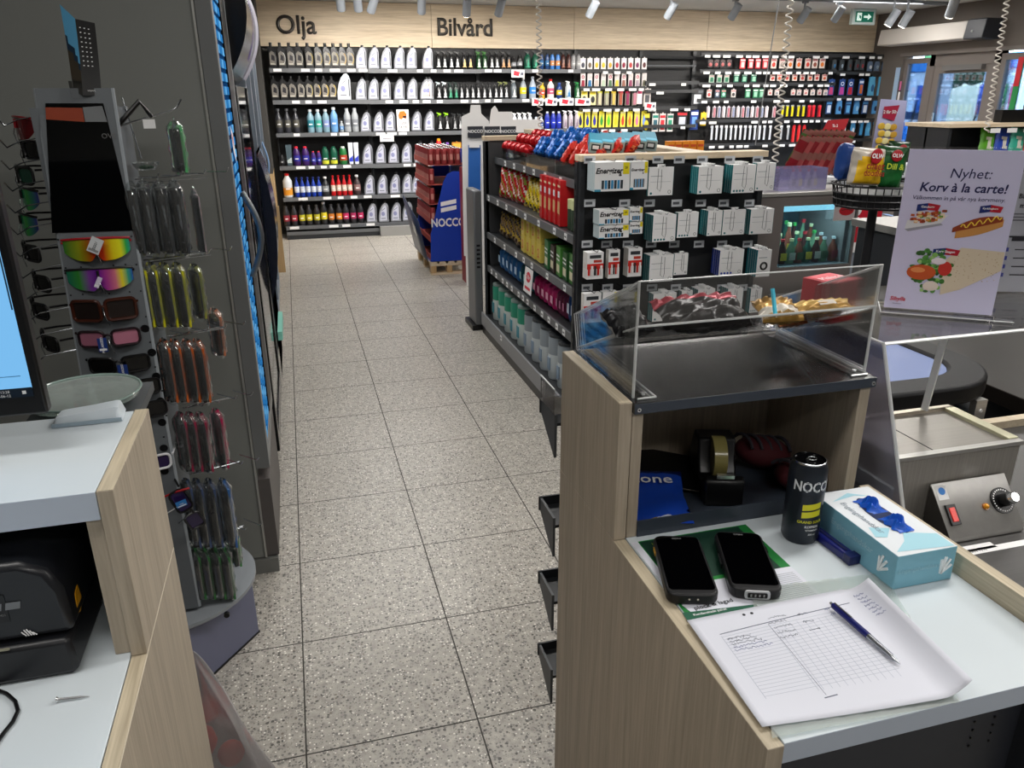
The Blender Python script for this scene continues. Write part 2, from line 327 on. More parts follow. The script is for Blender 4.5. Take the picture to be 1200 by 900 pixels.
# exit sign
t=thing('exit_sign','green and white running man exit sign hanging below the ceiling','sign',ony(1011,20,9.2))
EG=mat('exit_green','#0f6a55',.4,emit=.25); 
MB().box((-.17,-.03,-.09),(.17,.03,.09),mat('sign_white','#c9d6d2',.4)).box((-.12,.0-.005,.09),(.12,.005,.14),WP).build('housing',t,bevel=.02)
p=MB().box((-.13,-.034,-.06),(.13,-.031,.06),EG); 
p.build('panel',t)
p=MB(); wm=mat('sign_white_lit','#dff5ea',.4,emit=.6)
p.prism([(-.01,-.012),(.05,-.012),(.05,-.035),(.1,0),(.05,.035),(.05,.012),(-.01,.012)],'y',-.037,-.035,wm)
p.box((-.11,-.037,-.045),(-.045,-.035,.045),wm); p.prism([(-.095,-.035),(-.075,-.005),(-.09,.015),(-.06,.015),(-.05,-.005),(-.06,-.035),(-.07,-.01)],'y',-.039,-.038,EG)
p.build('pictogram',t)
# header lettering
g=mat('letter_grey','#4c4844',.35,metal=.5); 
for s_,px,py,lab in (('Olja',347,30,'dark cut out word Olja mounted on the wood header above the oil shelves'),('Bilvård',545,33,'dark cut out word Bilvård mounted on the wood header above the car care shelves')):
    v=ony(px,py,9.79); m=MB(); m.text(s_,.265,g,(v.x,9.785,v.z),bold=.02,sx=.98 if s_=='Olja' else .93)
    o=m.build('header_lettering',weld=False); sol=o.modifiers.new('s','SOLIDIFY'); sol.thickness=.012; tag(o,lab,'sign')
# ceiling rails and spots
SPW=mat('spot_white','#8d9298',.5); 
def rail(x0,y0,x1,y1,lab):
    a=Vector((x0,y0,ZC-.04)); b=Vector((x1,y1,ZC-.04)); m=MB(); d=(b-a).normalized(); n=Vector((-d.y,d.x,0))*.018
    m.add([a-n,a+n,b+n,b-n,a-n+Vector((0,0,.038)),a+n+Vector((0,0,.038)),b+n+Vector((0,0,.038)),b-n+Vector((0,0,.038))],[(0,3,2,1),(4,5,6,7),(0,1,5,4),(1,2,6,5),(2,3,7,6),(3,0,4,7)],SPW)
    return tag(m.build('lighting_rail'),lab,'rail')
rail(.4,8.3,7.6,8.3,'white ceiling light rail running along in front of the header')
LENS=mat('spot_lens','#fff6e6',.2,emit=14)
LENSOFF=mat('spot_inner','#9a9c9e',.3)
def spot(px,py,y,tilt,yaw,lab,lit=False,dark=False,P=60):
    v=ony(px,py,y); v.z=min(v.z,ZC-.16); d=Vector((math.sin(yaw)*math.sin(tilt),math.cos(yaw)*math.sin(tilt),-math.cos(tilt)))
    t=thing('track_spotlight',lab,'spotlight',v,group='ceiling spotlights')
    m=MB(); body=BLK if dark else SPW
    m.cyl(-d*.09,d*.08,.042,body,16); m.build('lamp_head',t,bevel=.004)
    MB().cyl((0,0,.0),(0,0,ZC-v.z-.035),.012,SPW,8).box((-.03,-.02,ZC-v.z-.06),(.03,.02,ZC-v.z-.035),SPW).build('stem',t)
    MB().cyl(d*.0805,d*.083,.036,LENS if lit else LENSOFF,16).build('lens',t)
    l=bpy.data.lights.new('spot','SPOT'); l.energy=P; l.spot_size=2.4; l.spot_blend=.7; l.shadow_soft_size=.04; l.color=(1,.95,.88)
    lo=bpy.data.objects.new('spot',l); COL.objects.link(lo); lo.location=v+d*.1; lo.rotation_euler=d.to_track_quat('-Z','Y').to_euler()
PLACE=[(399,2,.1),(419,3,.2),(437,5,-.5),(494,6,.1),(547,9,.1),(586,9,-.2),(694,11,-.5),(786,13,-.5),(861,14,-.4),(942,18,-.4),(982,17,-.3)]
names=['first','second','third','fourth','fifth','sixth','seventh','eighth','ninth','tenth','eleventh']
for i,(a,b,yw) in enumerate(PLACE):
    spot(a,b,8.3,.62,yw,'white cylinder ceiling spotlight, %s from the left on the header rail'%names[i],lit=(i in (4,)),P=42)
rail(5.0,7.7,7.3,7.4,'white ceiling light rail above the entrance side of the shop')
spot(1046,21,7.5,.5,-.6,'white tilted spotlight, left of the pair near the exit sign',lit=True,P=60)
spot(1062,22,7.5,.5,-.4,'white tilted spotlight, right of the pair near the exit sign',lit=True,P=60)
spot(1116,9,6.4,.5,.4,'white spotlight nearest the coiled cord over the entrance side',lit=True,P=60)
# coiled cords
def coil(px0,px1,py1,y,lab,r=.015,z1=None):
    a=ony(px0,0,y); b=ony(px1,py1,y); d=(b-a); z=ZC-.01; x=a.x; L=z-b.z; n=int(L/.036); pts=[]
    for i in range(n*8+1):
        t=i/8*2*PI; zz=z-L*i/(n*8); k=i/(n*8); pts.append((x+(b.x-x)*k+r*math.cos(t),y+r*math.sin(t),zz))
    m=MB(); m.tube(pts,.0042,mat('cord_white','#cfc9c0',.5),5); return tag(m.build('coiled_cord',weld=False),lab,'cord')
coil(629,633,150,4.9,'white coiled cord hanging from the ceiling behind the candy shelf')
coil(925,908,190,3.6,'white coiled cord hanging to the right end of the electronics rack')
coil(1176,1156,155,4.2,'white coiled cord hanging in front of the entrance door')
tag(MB().tube([(ony(925,0,3.9).x-.02,3.9,ZC-.01),(ony(885,170,3.9).x,3.9,ony(885,170,3.9).z)],.003,K('#8b8b8b')).build('hanging_wire'),'thin straight grey wire hanging beside the middle coiled cord','wire')
# ============================================================ RIGHT SERVICE COUNTER
def WM(t): m=MB(); m.M=Matrix.Translation(-Vector(t.location)); return m
t=thing('service_counter','oak laminate service counter with white desk and raised dark topped cubby','counter',(.64,.87,0)); rc=t
WM(t).box((.420,.531,0),(.440,1.205,.9395),OAK).build('side_panel',t,bevel=.0008)
m=WM(t); m.box((.420,.951,.9405),(.440,1.205,1.166),OAK).build('upper_side_panel',t,bevel=.0008)
WM(t).box((.4205,.5315,.9394),(.4395,.95,.9398),OAKY).build('edge_band',t)
WM(t).box((.4205,.953,1.1659),(.4395,1.203,1.1665),OAKY).build('edge_band',t)
WM(t).box((.4415,.5335,.912),(.855,1.2,.94),WHITE,fronts={'f':WHEDGE}).build('desk_top',t,bevel=.0008)
WM(t).box((.4415,.953,.9405),(.459,1.198,1.149),OAK).build('inner_panel',t,bevel=.0006)
WM(t).box((.829,.953,.9405),(.848,1.198,1.149),OAK).build('right_panel',t,bevel=.0006)
WM(t).box((.459,1.186,.9405),(.829,1.2,1.149),OAK).build('back_panel',t)
SLATE=mat('slate_blue_metal','#39404b',.35); TOPM=mat('dark_top','#1d1e1f',.22,coat=.3)
m=WM(t).box((.4405,.944,1.1495),(.850,1.209,1.166),TOPM,fronts={'f':SLATE}); m.build('top_slab',t,bevel=.001)
for x in (.447,.843): WM(t).cyl((x,.9445,1.157),(x,.942,1.157),.0032,CHROME,12).cyl((x,.942,1.157),(x,.9415,1.157),.0014,BLK,6).build('screw',t)
WM(t).box((.459,.951,.9405),(.829,.9535,.968),SLATE).box((.459,.9535,.9405),(.829,1.185,.943),SLATE).box((.459,.9535,.9405),(.4605,1.18,.960),SLATE).build('tray',t)
WM(t).box((.8555,.40,.905),(.8735,.951,.9720),OAKY).build('upstand',t,bevel=.0006)
m=WM(t).box((.4415,.56,.1),(.86,.575,.911),mat('carcass_dark','#2b2e36',.5)).box((.8,.531,.1),(.86,.56,.911),mat('carcass_dark'))
for i in range(6):
    for x in (.73,.76): m.cyl((x,.5598,.895-i*.0125),(x,.558,.895-i*.0125),.0016,BLK,8)
m.build('carcass',t)
# customer side shelf rack of the counter (bracketed shelves sticking out)
t=thing('counter_shelf_rack','dark grey shelf rack fixed behind the counter, shelf ends sticking out','shelf rack',(.63,1.32,0))
WM(t).box((.43,1.207,0),(.84,1.222,1.13),DARK).build('back_panel',t)
for i,z in enumerate((1.040,.828,.654,.471)):
    m=WM(t)
    for xx in (.414,.846): m.prism([(1.2225,z),(1.305,z),(1.305,z-.026),(1.2225,z-.085)],'x',xx,xx+.005,mat('bracket_grey','#4a4d50',.45))
    m.box((.419,1.2225,z-.022),(.846,1.303,z-.016),DARK).box((.412,1.305,z-.028),(.853,1.309,z+.002),DARK); m.build('shelf',t)
tag(MB().box((.412,1.2235,1.0415),(.414,1.305,1.09),ACR).box((.412,1.2235,1.041),(.56,1.305,1.0425),ACR).box((.412,1.303,1.0415),(.56,1.305,1.08),ACR).box((.412,1.2235,1.088),(.4145,1.305,1.09),ACRE).build('clear_bin'),'empty clear acrylic bin on the topmost protruding counter shelf','bin')
# acrylic guard
t=thing('acrylic_guard','clear acrylic guard standing on the dark counter top','acrylic guard',(.648,1.08,1.166))
for x,n in ((.446,0),(.842,1)):
    m=WM(t); m.prism([(.968,1.1665),(.968,1.339),(1.226,1.225),(1.208,1.1665)],'x',x,x+.004,ACR)
    m.build('side_sheet',t); e=WM(t); e.tube([(x+.002,.968,1.1665),(x+.002,.968,1.339)],.0022,ACRE,6).tube([(x+.002,.968,1.339),(x+.002,1.226,1.225),(x+.002,1.208,1.1665)],.001,ACRE,6); e.build('sheet_edge',t)
m=WM(t).box((.446,.966,1.274),(.846,.9685,1.339),ACR).build('front_sheet',t)
WM(t).tube([(.446,.967,1.339),(.846,.967,1.339)],.0012,ACRE).tube([(.446,.967,1.274),(.846,.967,1.275)],.0018,ACRE).build('sheet_edge',t)
m=WM(t); m.prism([(.9685,1.2725),(.9685,1.2745),(1.206,1.171),(1.206,1.169)],'x',.450,.842,ACR); m.build('sloped_shelf',t)
WM(t).tube([(.45,.969,1.2735),(.45,1.207,1.17)],.0015,ACRE).tube([(.842,.969,1.2735),(.842,1.207,1.17)],.0015,ACRE).build('sheet_edge',t)
for x in (.4505,.8125):
    WM(t).box((x,.958,1.1663),(x+.029,1.207,1.1695),ACR).tube([(x+.029,.958,1.168),(x+.029,1.207,1.168)],.0016,ACRE).tube([(x,.958,1.168),(x+.029,.958,1.168)],.0016,ACRE).cyl((x+.014,.97,1.1695),(x+.014,.97,1.172),.004,CHROME,10).build('foot_strip',t)
# ------------------------------------------------------------ pillow bag
def bag_mesh(w,h,d,front,back=None,crimp=.06,seed=0,wr=.1,nu=14,nv=18,cfn=None,foil=None):
    """filled film bag: flat crimped ends, puffed middle; local x width, z height, y depth, base at z=0"""
    rnd=random.Random(seed); ph=[rnd.uniform(0,6.28) for _ in range(8)]; m=MB()
    def sh(u,v,s):
        e=max(0,1-abs(2*v-1)**5)**.6; g=max(0,1-abs(2*u-1)**2.4)**.55
        y=s*d/2*e*g; k=wr*d*e
        y+=k*(math.sin(u*17+v*9+ph[0])*.3+math.sin(v*23-u*8+ph[1])*.3+math.sin(u*31+ph[2])*math.exp(-((v-.1)/.12)**2)*.8+math.sin(u*37+ph[3])*math.exp(-((v-.9)/.12)**2)*.8)*(1 if s<0 else .6)
        ww=w*(1-.10*e*(1-abs(2*v-1)))*(1 if True else 1)
        return ((u-.5)*ww,y,v*h)
    m.grid(lambda u,v:sh(u,v,-1),nu,nv,cfn or front); m.grid(lambda u,v:sh(u,v,1),nu,nv,back or front)
    return m
def film(h,r=.28,metal=.25): return mat('film_'+h.strip('#'),h,r,metal=metal)
# trays of foil sweets on the sloped shelf
def slope(y): return 1.2745-.1035*(y-.9685)/.2375
def laybag(name,lab,cat,px,py,y,w,h,d,cols,rz,seed,group=None,tilt=0,lift=0):
    v=ony(px,py,y); t=thing(name,lab,cat,(v.x,y,slope(y)+d*.5+.003+lift),group=group)
    t.rotation_euler=(math.radians(90)-.41+tilt,0,rz) 
    t.rotation_euler=Euler((math.radians(-90)+.41,0,0)).to_matrix().to_euler()
    m=bag_mesh(h,w,d,film(cols[0]),seed=seed,wr=.22,cfn=lambda u,v:film(cols[int((v*len(cols)))%len(cols)]),nu=18,nv=14)
    m2=MB(); m2.v=m.v; m2.f=m.f; m2.fm=m.fm; m2.fs=m.fs; m2.mats=m.mats
    o=m2.build('wrapper',t); o.location=(0,0,-w/2); 
    t.rotation_euler=(math.radians(-66),0,rz); return t
laybag('sweets_bag','crumpled black foil bag with red edge, left on the acrylic shelf','sweets bag',822,362,1.02,.068,.150,.034,['#171516','#171516','#1d1a1b','#8f2d3a'],.0,3)
laybag('sweets_bag','crumpled black foil bag behind the left red edged bag','sweets bag',832,346,1.075,.07,.14,.028,['#1d1a1b','#2a2527','#9c3040'],.03,4,lift=.004)
laybag('sweets_bag','small black foil bag at the left end of the acrylic shelf','sweets bag',735,368,1.05,.06,.07,.03,['#17171a','#202024'],.2,9)
laybag('sweets_bag','crumpled gold and silver wrapper in the middle of the acrylic shelf','sweets bag',912,350,1.05,.055,.07,.026,['#a8813a','#cfc9bd','#b98f45','#8d6a2c'],-.1,5)
laybag('sweets_bag','brown crumpled wrapper beside the gold bars','sweets bag',925,334,1.12,.05,.06,.022,['#7a4420','#5a2f14'],.1,15)
for i,(px,py,y,lab,c) in enumerate(((966,350,1.0,'long gold foil wrapped bar nearest the acrylic front sheet',['#b48a3c','#d1ad62']),(962,342,1.05,'long gold foil wrapped bar behind the nearest one',['#b8924a','#8f6a2e']),(966,336,1.10,'long copper gold wrapped bar under the red box',['#a9793a','#7b3f2a']))):
    t=laybag('gold_bar',lab,'chocolate bar',px,py,y,.024,.100,.016,c,.02*i,20+i,'gold wrapped bars on the acrylic shelf')
    MB().box((-.012,-.0085,-.006),(.018,-.0065,.005),K('#b9b2aa')).build('label_band',t)
v=ony(978,336,1.12); t=thing('sweets_carton','red sweets carton with white print lying at the right of the acrylic shelf','carton',(v.x-.01,1.12,slope(1.12)+.004),rot=(0,0,.3))
MB().box((-.035,-.03,-.0),(.035,.03,v.z-slope(1.12)+.012),K('#a8142c')).build('carton_body',t,bevel=.001); hh_=v.z-slope(1.12)+.0122; MB().box((-.03,-.026,hh_),(.032,.026,hh_+.0005),K('#cf2440')).text('Malaco',.02,WP,(0,0,hh_+.001),y=(0,1,0)).build('print',t)
v=ony(911,352,1.0); tag(MB().tube([(v.x,1.0,1.262),(v.x+.003,1.02,1.30)],.0035,K('#2fb9d6')).build('turquoise_stick'),'short turquoise stick between the wrappers on the acrylic shelf','stick')
# ------------------------------------------------------------ inside the cubby
t=thing('tape_dispenser','black desk tape dispenser with a roll of clear tape in the cubby','tape dispenser',(.655,1.065,.944),rz=math.radians(-108))
MB().prism([(-.075,0),(.075,0),(.075,.045),(.062,.052),(.045,.030),(.015,.028),(.0,.05),(-.01,.085),(-.05,.085),(-.072,.05)],'y',-.032,.032,BLK).build('body',t,bevel=.004)
MB().lathe([(.016,-.011),(.036,-.011),(.036,.011),(.016,.011)],mat('tape_roll','#8d844f',.2,spec=.6),n=28,c=(0,0,0),axis='y').build('tape_roll',t,loc=(.0,0,.055))
MB().box((.066,-.014,.05),(.074,.014,.056),CHROME).build('cutter',t)
t=thing('crisp_packet','deep blue packet lettered zone lying in the cubby','packet',(.518,1.03,.952),rot=(.10,0,-.32))
m=bag_mesh(.12,.15,.016,film('#0d2a7c',.3,.1),seed=11,wr=.1,cfn=lambda u,v:film('#1a45b0',.35,.05) if v<.88 else film('#0a1c56',.3,.05)); o=m.build('wrapper',t); o.rotation_euler=(math.radians(-90),0,0); o.location=(0,-.07,.008); 
MB().text('zone',.036,WP,(.004,.035,.021),y=(0,1,0),bold=.01).build('lettering',t)
tag(MB().tube([(.5,.965,.952),(.52,.967,.953),(.535,.972,.952)],.008,K('#c9cede')).tube([(.47,.962,.953),(.50,.965,.955)],.006,K('#a58a2a')).build('glove_tip'),'pale grey and yellow fabric scrap at the front of the cubby','fabric scrap')
t=thing('folder','dark folder with pale edge lying across the cubby','folder',(.60,1.115,.955),rot=(.05,.1,-.50)); MB().box((-.1,-.06,0),(.1,.06,.004),BLK).build('cover',t); MB().tube([(-.1,-.061,.004),(.1,-.061,.004),(.1,.061,.004)],.001,K('#6d675c')).build('edge_piping',t)
for i,(x,y,z,lab) in enumerate(((.775,1.11,.972,'dark red knitted sock like bundle at the back of the cubby'),(.795,1.02,.966,'dark red bundle behind the energy drink can'))):
    m=MB(); m.ball((0,0,0),(.055,.04,.028),K('#480f18',.8),16,10); 
    for k in range(5): m.tube([(-.045+.02*k,.035*math.sin(a),.0285*math.cos(a)*1.0) for a in [q*.35-1 for q in range(7)]],.003,K('#36333a',.8))
    o=m.build('cloth_bundle',loc=(x,y,z)); o.rotation_euler=(0,.2,.3*i); tag(o,lab,'cloth')
# ------------------------------------------------------------ can
def wraptext(m,s,size,mt,r,ang,z,bold=.01,sx=1,center=(0,0)):
    vs,fs=text_geo(s,size,bold); out=[]
    for v in vs: a=ang+v.x*sx/r; out.append((center[0]+math.cos(a)*r,center[1]+math.sin(a)*r,z+v.y))
    m.add(out,fs,mt)
t=thing('energy_drink_can','slim dark grey energy drink can with yellow stripes on the white desk','can',(.6995,.8835,.9405),rz=0)
CG=mat('can_grey','#2b3038',.35,metal=.5); AL=mat('aluminium','#b9bbbd',.22,metal=1); YL=K('#d6d21f',.4)
MB().lathe([(.021,.0),(.0245,.0015),(.0275,.008),(.0275,.118),(.0262,.124),(.0235,.131),(.0238,.1335),(.0228,.134),(.0222,.1315),(.001,.1312)],CG,n=36,ms=[AL,CG,CG,CG,CG,AL,AL,BLKG,BLKG]).build('body',t)
MB().tube([(.006*math.cos(a)*1.1+.004,.006*math.sin(a),.1335) for a in [i*PI/5 for i in range(10)]],.001,AL,closed=True).cyl((-.004,0,.131),(-.004,0,.134),.0022,AL,8).build('ring_pull',t)
a0=math.atan2(-.8835,-.6995)+.50
m=MB(); wraptext(m,'NOCCO',.0225,K('#dfe2e4'),.0277,a0+.05,.0985,.025,sx=.78); wraptext(m,'FOCUS',.0095,K('#111318'),.0277,a0,.083,.02)
for z0 in (.060,.0475):
    for k in range(16):
        a=a0-.52+k*.065; b=a+.065; z1=z0+k*.00025
        m.add([(.0277*math.cos(a),.0277*math.sin(a),z1),(.0277*math.cos(b),.0277*math.sin(b),z1),(.0277*math.cos(b),.0277*math.sin(b),z1+.0098),(.0277*math.cos(a),.0277*math.sin(a),z1+.0098)],[(0,1,2,3)],YL)
wraptext(m,'GRAND SOUR',.0062,YL,.0277,a0,.041,.02); wraptext(m,'KOFFEIN',.0055,WP,.0277,a0+.1,.033,.02); wraptext(m,'VITAMINER',.0042,WP,.0277,a0+.15,.027,.01); wraptext(m,'330 ml',.0042,WP,.0277,a0+.15,.020,.01)
m.build('print',t)
# ------------------------------------------------------------ phones
def phone(c,ang,lab,lug):
    t=thing('handheld_terminal',lab,'handheld terminal',c,rz=ang); t.scale=(.94,.94,.94)
    def rr(w,h,r,n=5):
        P=[]
        for cx,cy,a0 in ((w/2-r,h/2-r,0),(-w/2+r,h/2-r,90),(-w/2+r,-h/2+r,180),(w/2-r,-h/2+r,270)):
            for k in range(n+1): a=math.radians(a0+90*k/n); P.append((cx+r*math.cos(a),cy+r*math.sin(a)))
        return P
    MB().prism(rr(.074,.158,.016),'z',0,.017,mat('rubber_black','#121214',.45)).build('body',t,bevel=.003)
    MB().prism(rr(.066,.140,.006),'z',.0171,.0176,mat('screen_glass','#020203',.06,coat=.5)).build('screen',t).location=(0,.003,0)
    MB().text('ZEBRA',.005,K('#9a9a9a'),(0,.068,.0178),y=(0,1,0)).build('lettering',t)
    if lug:
        MB().prism(rr(.036,.013,.004),'y',-.0815,-.0785,K('#b9bbbe',.35)).build('connector_frame',t).location=(0,0,.009)
        m=MB().prism(rr(.028,.008,.002),'y',-.0825,-.0815,BLK)
        for k in range(4): m.cbox((-.009+k*.006,-.0828,0),(.002,.0006,.004),K('#8d8d8d'))
        m.build('connector',t).location=(0,0,.009)
        MB().box((-.0395,-.01,.004),(-.037,.02,.012),BLK).box((.037,.03,.004),(.0395,.045,.012),BLK).build('side_button',t)
    else:
        m=MB()
        for x in (-.006,.006): m.cyl((x,-.0785,.009),(x,-.0797,.009),.0015,K('#d0c8b8',.3),8)
        m.build('contact_pin',t); MB().box((-.0385,.035,.006),(-.0368,.052,.012),K('#b98a2a')).build('side_button',t)
    return t
phone((.482,.842,.9425),math.radians(-17),'black handheld terminal on the left, lying on the green flyer',False)
phone((.573,.828,.9425),math.radians(-20),'black handheld terminal on the right with silver connector',True)
# ------------------------------------------------------------ flyer & papers
PAP=mat('paper_white','#d8dae4',.7)
def bil(P,u,v):
    a=P[0].lerp(P[1],u); b=P[3].lerp(P[2],u); return a.lerp(b,v)
zf=.9408
t=thing('flyer','green and white printed flyer lying under the handheld terminals','flyer',(.5,.82,zf))
FP=[onz(719,640,zf),onz(893,622,zf),onz(985,735,zf),onz(838,776,zf)]
FP=[Vector((.4425,.938,zf)),Vector((.640,.938,zf)),Vector((.640,.668,zf)),Vector((.4425,.668,zf))]
m=WM(t)
def fq(m,P,u0,v0,u1,v1,mt,dz=.0002,n=1):
    e=Vector((0,0,dz)); m.add([bil(P,u0,v0)+e,bil(P,u1,v0)+e,bil(P,u1,v1)+e,bil(P,u0,v1)+e],[(0,1,2,3)],mt)
fq(m,FP,0,0,1,1,K('#1f7a37'),0); m.build('sheet',t)
m=WM(t); fq(m,FP,.0,0,.06,.45,PAP,.0002); fq(m,FP,.07,.01,.92,.47,K('#16382b')); fq(m,FP,.1,.42,.8,.52,K('#2a8a3c'),.0003)
m.add([bil(FP,.04,.45)+Vector((0,0,.0004)),bil(FP,1,.45)+Vector((0,0,.0004)),bil(FP,1,.98)+Vector((0,0,.0004)),bil(FP,.16,.98)+Vector((0,0,.0004)),bil(FP,.02,.6)+Vector((0,0,.0004))],[(0,1,2,3,4)],PAP)
tp_=onz(836,708,.9414); m.text('plock & lagad',.011,K('#20242a'),tp_,x=(1,.05,0),y=(0,1,0),bold=.02)
m.add([onz(800,718,.9414),onz(886,708,.9414),onz(894,716,.9414),onz(806,728,.9414)],[(3,2,1,0)],K('#1f5a43')); m.text('Kundanskade paket',.0062,WP,onz(832,717,.9416),y=(0,1,0),bold=.01)
for k in range(10): fq(m,FP,.16,.12+k*.025,.30,.128+k*.025,K('#6d7a74'),.0006)
for k in range(16): fq(m,FP,.62,.5+k*.014,.97,.504+k*.014,K('#9aa0a6'),.0006)
m.text('bring',.010,K('#b9d24a'),bil(FP,.2,.05)+Vector((0,0,.0006)),y=(0,1,0))
m.build('print',t)
t=thing('plastic_sleeve','crinkled clear plastic sleeve lying under the printed form','plastic sleeve',(.56,.64,.942))
SL=clear('sleeve_film','#eef4f0',.2,.5,.22)
P=[onz(880,690,.942),onz(1035,672,.942),onz(1138,835,.942),onz(905,866,.942)]; P=[p+Vector((0,0,0)) for p in P]
P[2].y=max(P[2].y,.53); P[3].y=max(P[3].y,.536)
m=WM(t); rr_=random.Random(3); m.grid(lambda u,v: bil(P,u,v)+Vector((0,0,.0006+.0012*abs(math.sin(u*25+v*13))*(1 if u<.05 or u>.8 or v>.8 or v<.1 else .1))),24,24,SL); m.build('film',t)
t=thing('printed_form','white printed table form with handwritten notes and a curled up right edge','form',(.54,.64,.944))
A=onz(805,728,.944); B=onz(985,692,.945); Cc=onz(1108,826,.946); D=onz(893,853,.944); Cc.y=max(Cc.y,.536)
FQ=[A,B,Cc,D]
E1=onz(1018,677,.972); E2=onz(1140,797,.966)
def formp(u,v,dz=0):
    if u<=1: p=bil(FQ,u,v); p=p+Vector((0,0,.0012+.0015*math.sin(u*3.1)*math.sin(v*5)+dz)); return p
    k=u-1; a=bil(FQ,1,v)+Vector((0,0,.0012)); b=E1.lerp(E2,v); p=a.lerp(b,k); p.z+= -.006*math.sin(k*PI)+dz; return p
m=WM(t); m.grid(lambda u,v: formp(u*1.28/1 if u*1.28<=1 else 1+(u*1.28-1)/.28,v),32,20,PAP); o=m.build('sheet',t); so=o.modifiers.new('s','SOLIDIFY'); so.thickness=.0003
m=WM(t); LN=K('#9aa2b4',.7); LD=K('#5c6374',.7)
def ln(u0,v0,u1,v1,w,mt):
    n=8
    for k in range(n):
        a=formp(u0+(u1-u0)*k/n,v0+(v1-v0)*k/n,.0004); b=formp(u0+(u1-u0)*(k+1)/n,v0+(v1-v0)*(k+1)/n,.0004); d=(b-a); s=Vector((-d.y,d.x,0)).normalized()*w/2
        m.add([a-s,b-s,b+s,a+s],[(0,1,2,3)],mt)
ln(.12,.20,.98,.14,.0014,LD)
for k in range(20): 
    v=.22+k*.029; ln(.12+.0*k,v+.01,.93,v-.03,.0004,LN)
for u in [.12,.42,.45]+[.50+.045*i for i in range(10)]: ln(u,.22,u,.80,.0005 if u<.4 else .0004,LN)
ln(.42,.2,.44,.84,.0006,LD)
rs=random.Random(8); INK=K('#4a5a9a',.6)
def scr(u,v,w,n,mt=INK):
    pts=[]
    for k in range(n*4): uu=u+w*k/(n*4); pts.append(formp(uu,v+rs.uniform(-.012,.012),.0006))
    m.tube(pts,.00022,mt,3)
for r_ in range(5): scr(.14,.26+r_*.028,.15+.02*r_,9,LD if r_<3 else INK)
for r_ in range(5): scr(.43+rs.uniform(-.02,.02),.14+r_*.05,.12,7,LD)
for r_ in range(3): scr(.62,.16+r_*.08,.07,5,LD)
scr(.80,.16,.04,3); scr(.81,.21,.04,3)
for r_ in range(7): scr(1.25+.02*r_,.08+r_*.035,.35,7)
for u in (.33,.38): c=formp(u,.06,.0005); m.cyl(c,c+Vector((0,0,.0002)),.0022,K('#22242a'),10)
ln(.42,.86,.50,.85,.0015,LD)
m.build('print',t)
# pen
a=onz(975,708,.955); b=onz(1055,778,.951); d=(b-a); L=d.length; mid=a+d*.56; u=d.normalized()
t=thing('ballpoint_pen','dark blue and silver ballpoint pen lying on the printed form','pen',a)
NB=K('#1a1f63',.3)
WM(t).cyl(a+u*.004,mid,.0042,NB,12).ball(a+u*.004,.0042,NB).build('barrel',t); WM(t).cyl(mid,b-u*.012,.0038,mat('pen_silver','#9fa3a8',.25,metal=.9),12,r2=.0032).cyl(b-u*.012,b,.0032,mat('pen_silver'),12,r2=.0005).build('grip',t)
WM(t).cyl(a-u*.003,a+u*.004,.002,CHROME,8).tube([a+u*.004+Vector((0,0,.005)),a+u*.035+Vector((0,0,.0055))],.001,CHROME,6).build('clip',t)
# glove box
x0,x1,y0,y1,z0,z1=.740,.838,.729,.912,.9405,.994
t=thing('glove_box','light blue and white carton of disposable gloves on the white desk','glove box',(.789,.82,z0))
GB=K('#7cb4c8',.5); GW=K('#dfe4e8',.5); GT=K('#a4d3e0',.5)
m=WM(t).box((x0,y0,z0),(x1,y1,z1),GB,fronts={'t':GW}); m.build('carton',t,bevel=.0012)
m=WM(t); zt=z1+.0004
m.add([(x0+.006,y0+.01,zt),(x1-.004,y0+.002,zt),(x1-.004,y0+.035,zt),(x0+.05,y0+.05,zt),(x0+.035,y0+.03,zt)],[(0,1,2,3,4)],GT)
m.add([(x0+.004,y0+.05,zt),(x0+.02,y0+.045,zt),(x0+.04,y0+.065,zt),(x0+.012,y0+.075,zt)],[(0,1,2,3)],GT)
m.add([(x0+.01,y1-.03,zt),(x0+.05,y1-.012,zt),(x1-.02,y1-.03,zt),(x0+.055,y1-.022,zt)],[(0,1,2,3)],GT)
for s_,zz in (('Engångshandskar',.0),): 
    m.text(s_,.0135,K('#7c8a96'),(x0+.022,(y0+y1)/2+.01,zt+.0002),x=(0,-1,0),y=(1,0,0)); m.text(s_,.0135,K('#a9cfdb'),(x0-.0006,(y0+y1)/2+.0,z1-.02),x=(0,-1,0),y=(0,0,1)); m.text(s_,.010,K('#9ccbd9'),((x0+x1)/2-.01,y0-.0006,z0+.028),x=(1,0,0),y=(0,0,1))
# little hand outlines
for P0,X,Y in (((x0-.0008,y0+.03,z0+.014),(0,-1,0),(0,0,1)),((x1-.022,y0-.0008,z0+.014),(1,0,0),(0,0,1))):
    P0=Vector(P0);X=Vector(X);Y=Vector(Y)
    for a,b in ((-.5,.022),(-.25,.026),(.1,.025),(.5,.02)): 
        dd=(X*math.sin(a+.45)+Y*math.cos(a+.45)); m.tube([P0,P0+dd*b],.0022,K('#e8eef0',.6),5)
m.build('print',t)
cx,cy=(x0+x1)/2+.006,(y0+y1)/2+.008
m=WM(t); ov=[(cx+.017*math.cos(a),cy+.052*math.sin(a)) for a in [i*PI/12 for i in range(24)]]; m.prism(ov,'z',zt,zt+.0006,K('#0a1f4a')); m.build('slot',t)
for i,(oy,lab) in enumerate(((-.03,''),(.025,''))):
    m=WM(t); rg=random.Random(i); m.grid(lambda u,v:(cx+(u-.5)*.026+.003*math.sin(v*17+i),cy+oy+(v-.5)*.042,zt+.0008+.012*math.sin(PI*u)*math.sin(PI*v)*(1+.5*math.sin(u*14+v*11+i))),14,14,mat('glove_blue','#1257c4',.4)); m.build('glove',t)
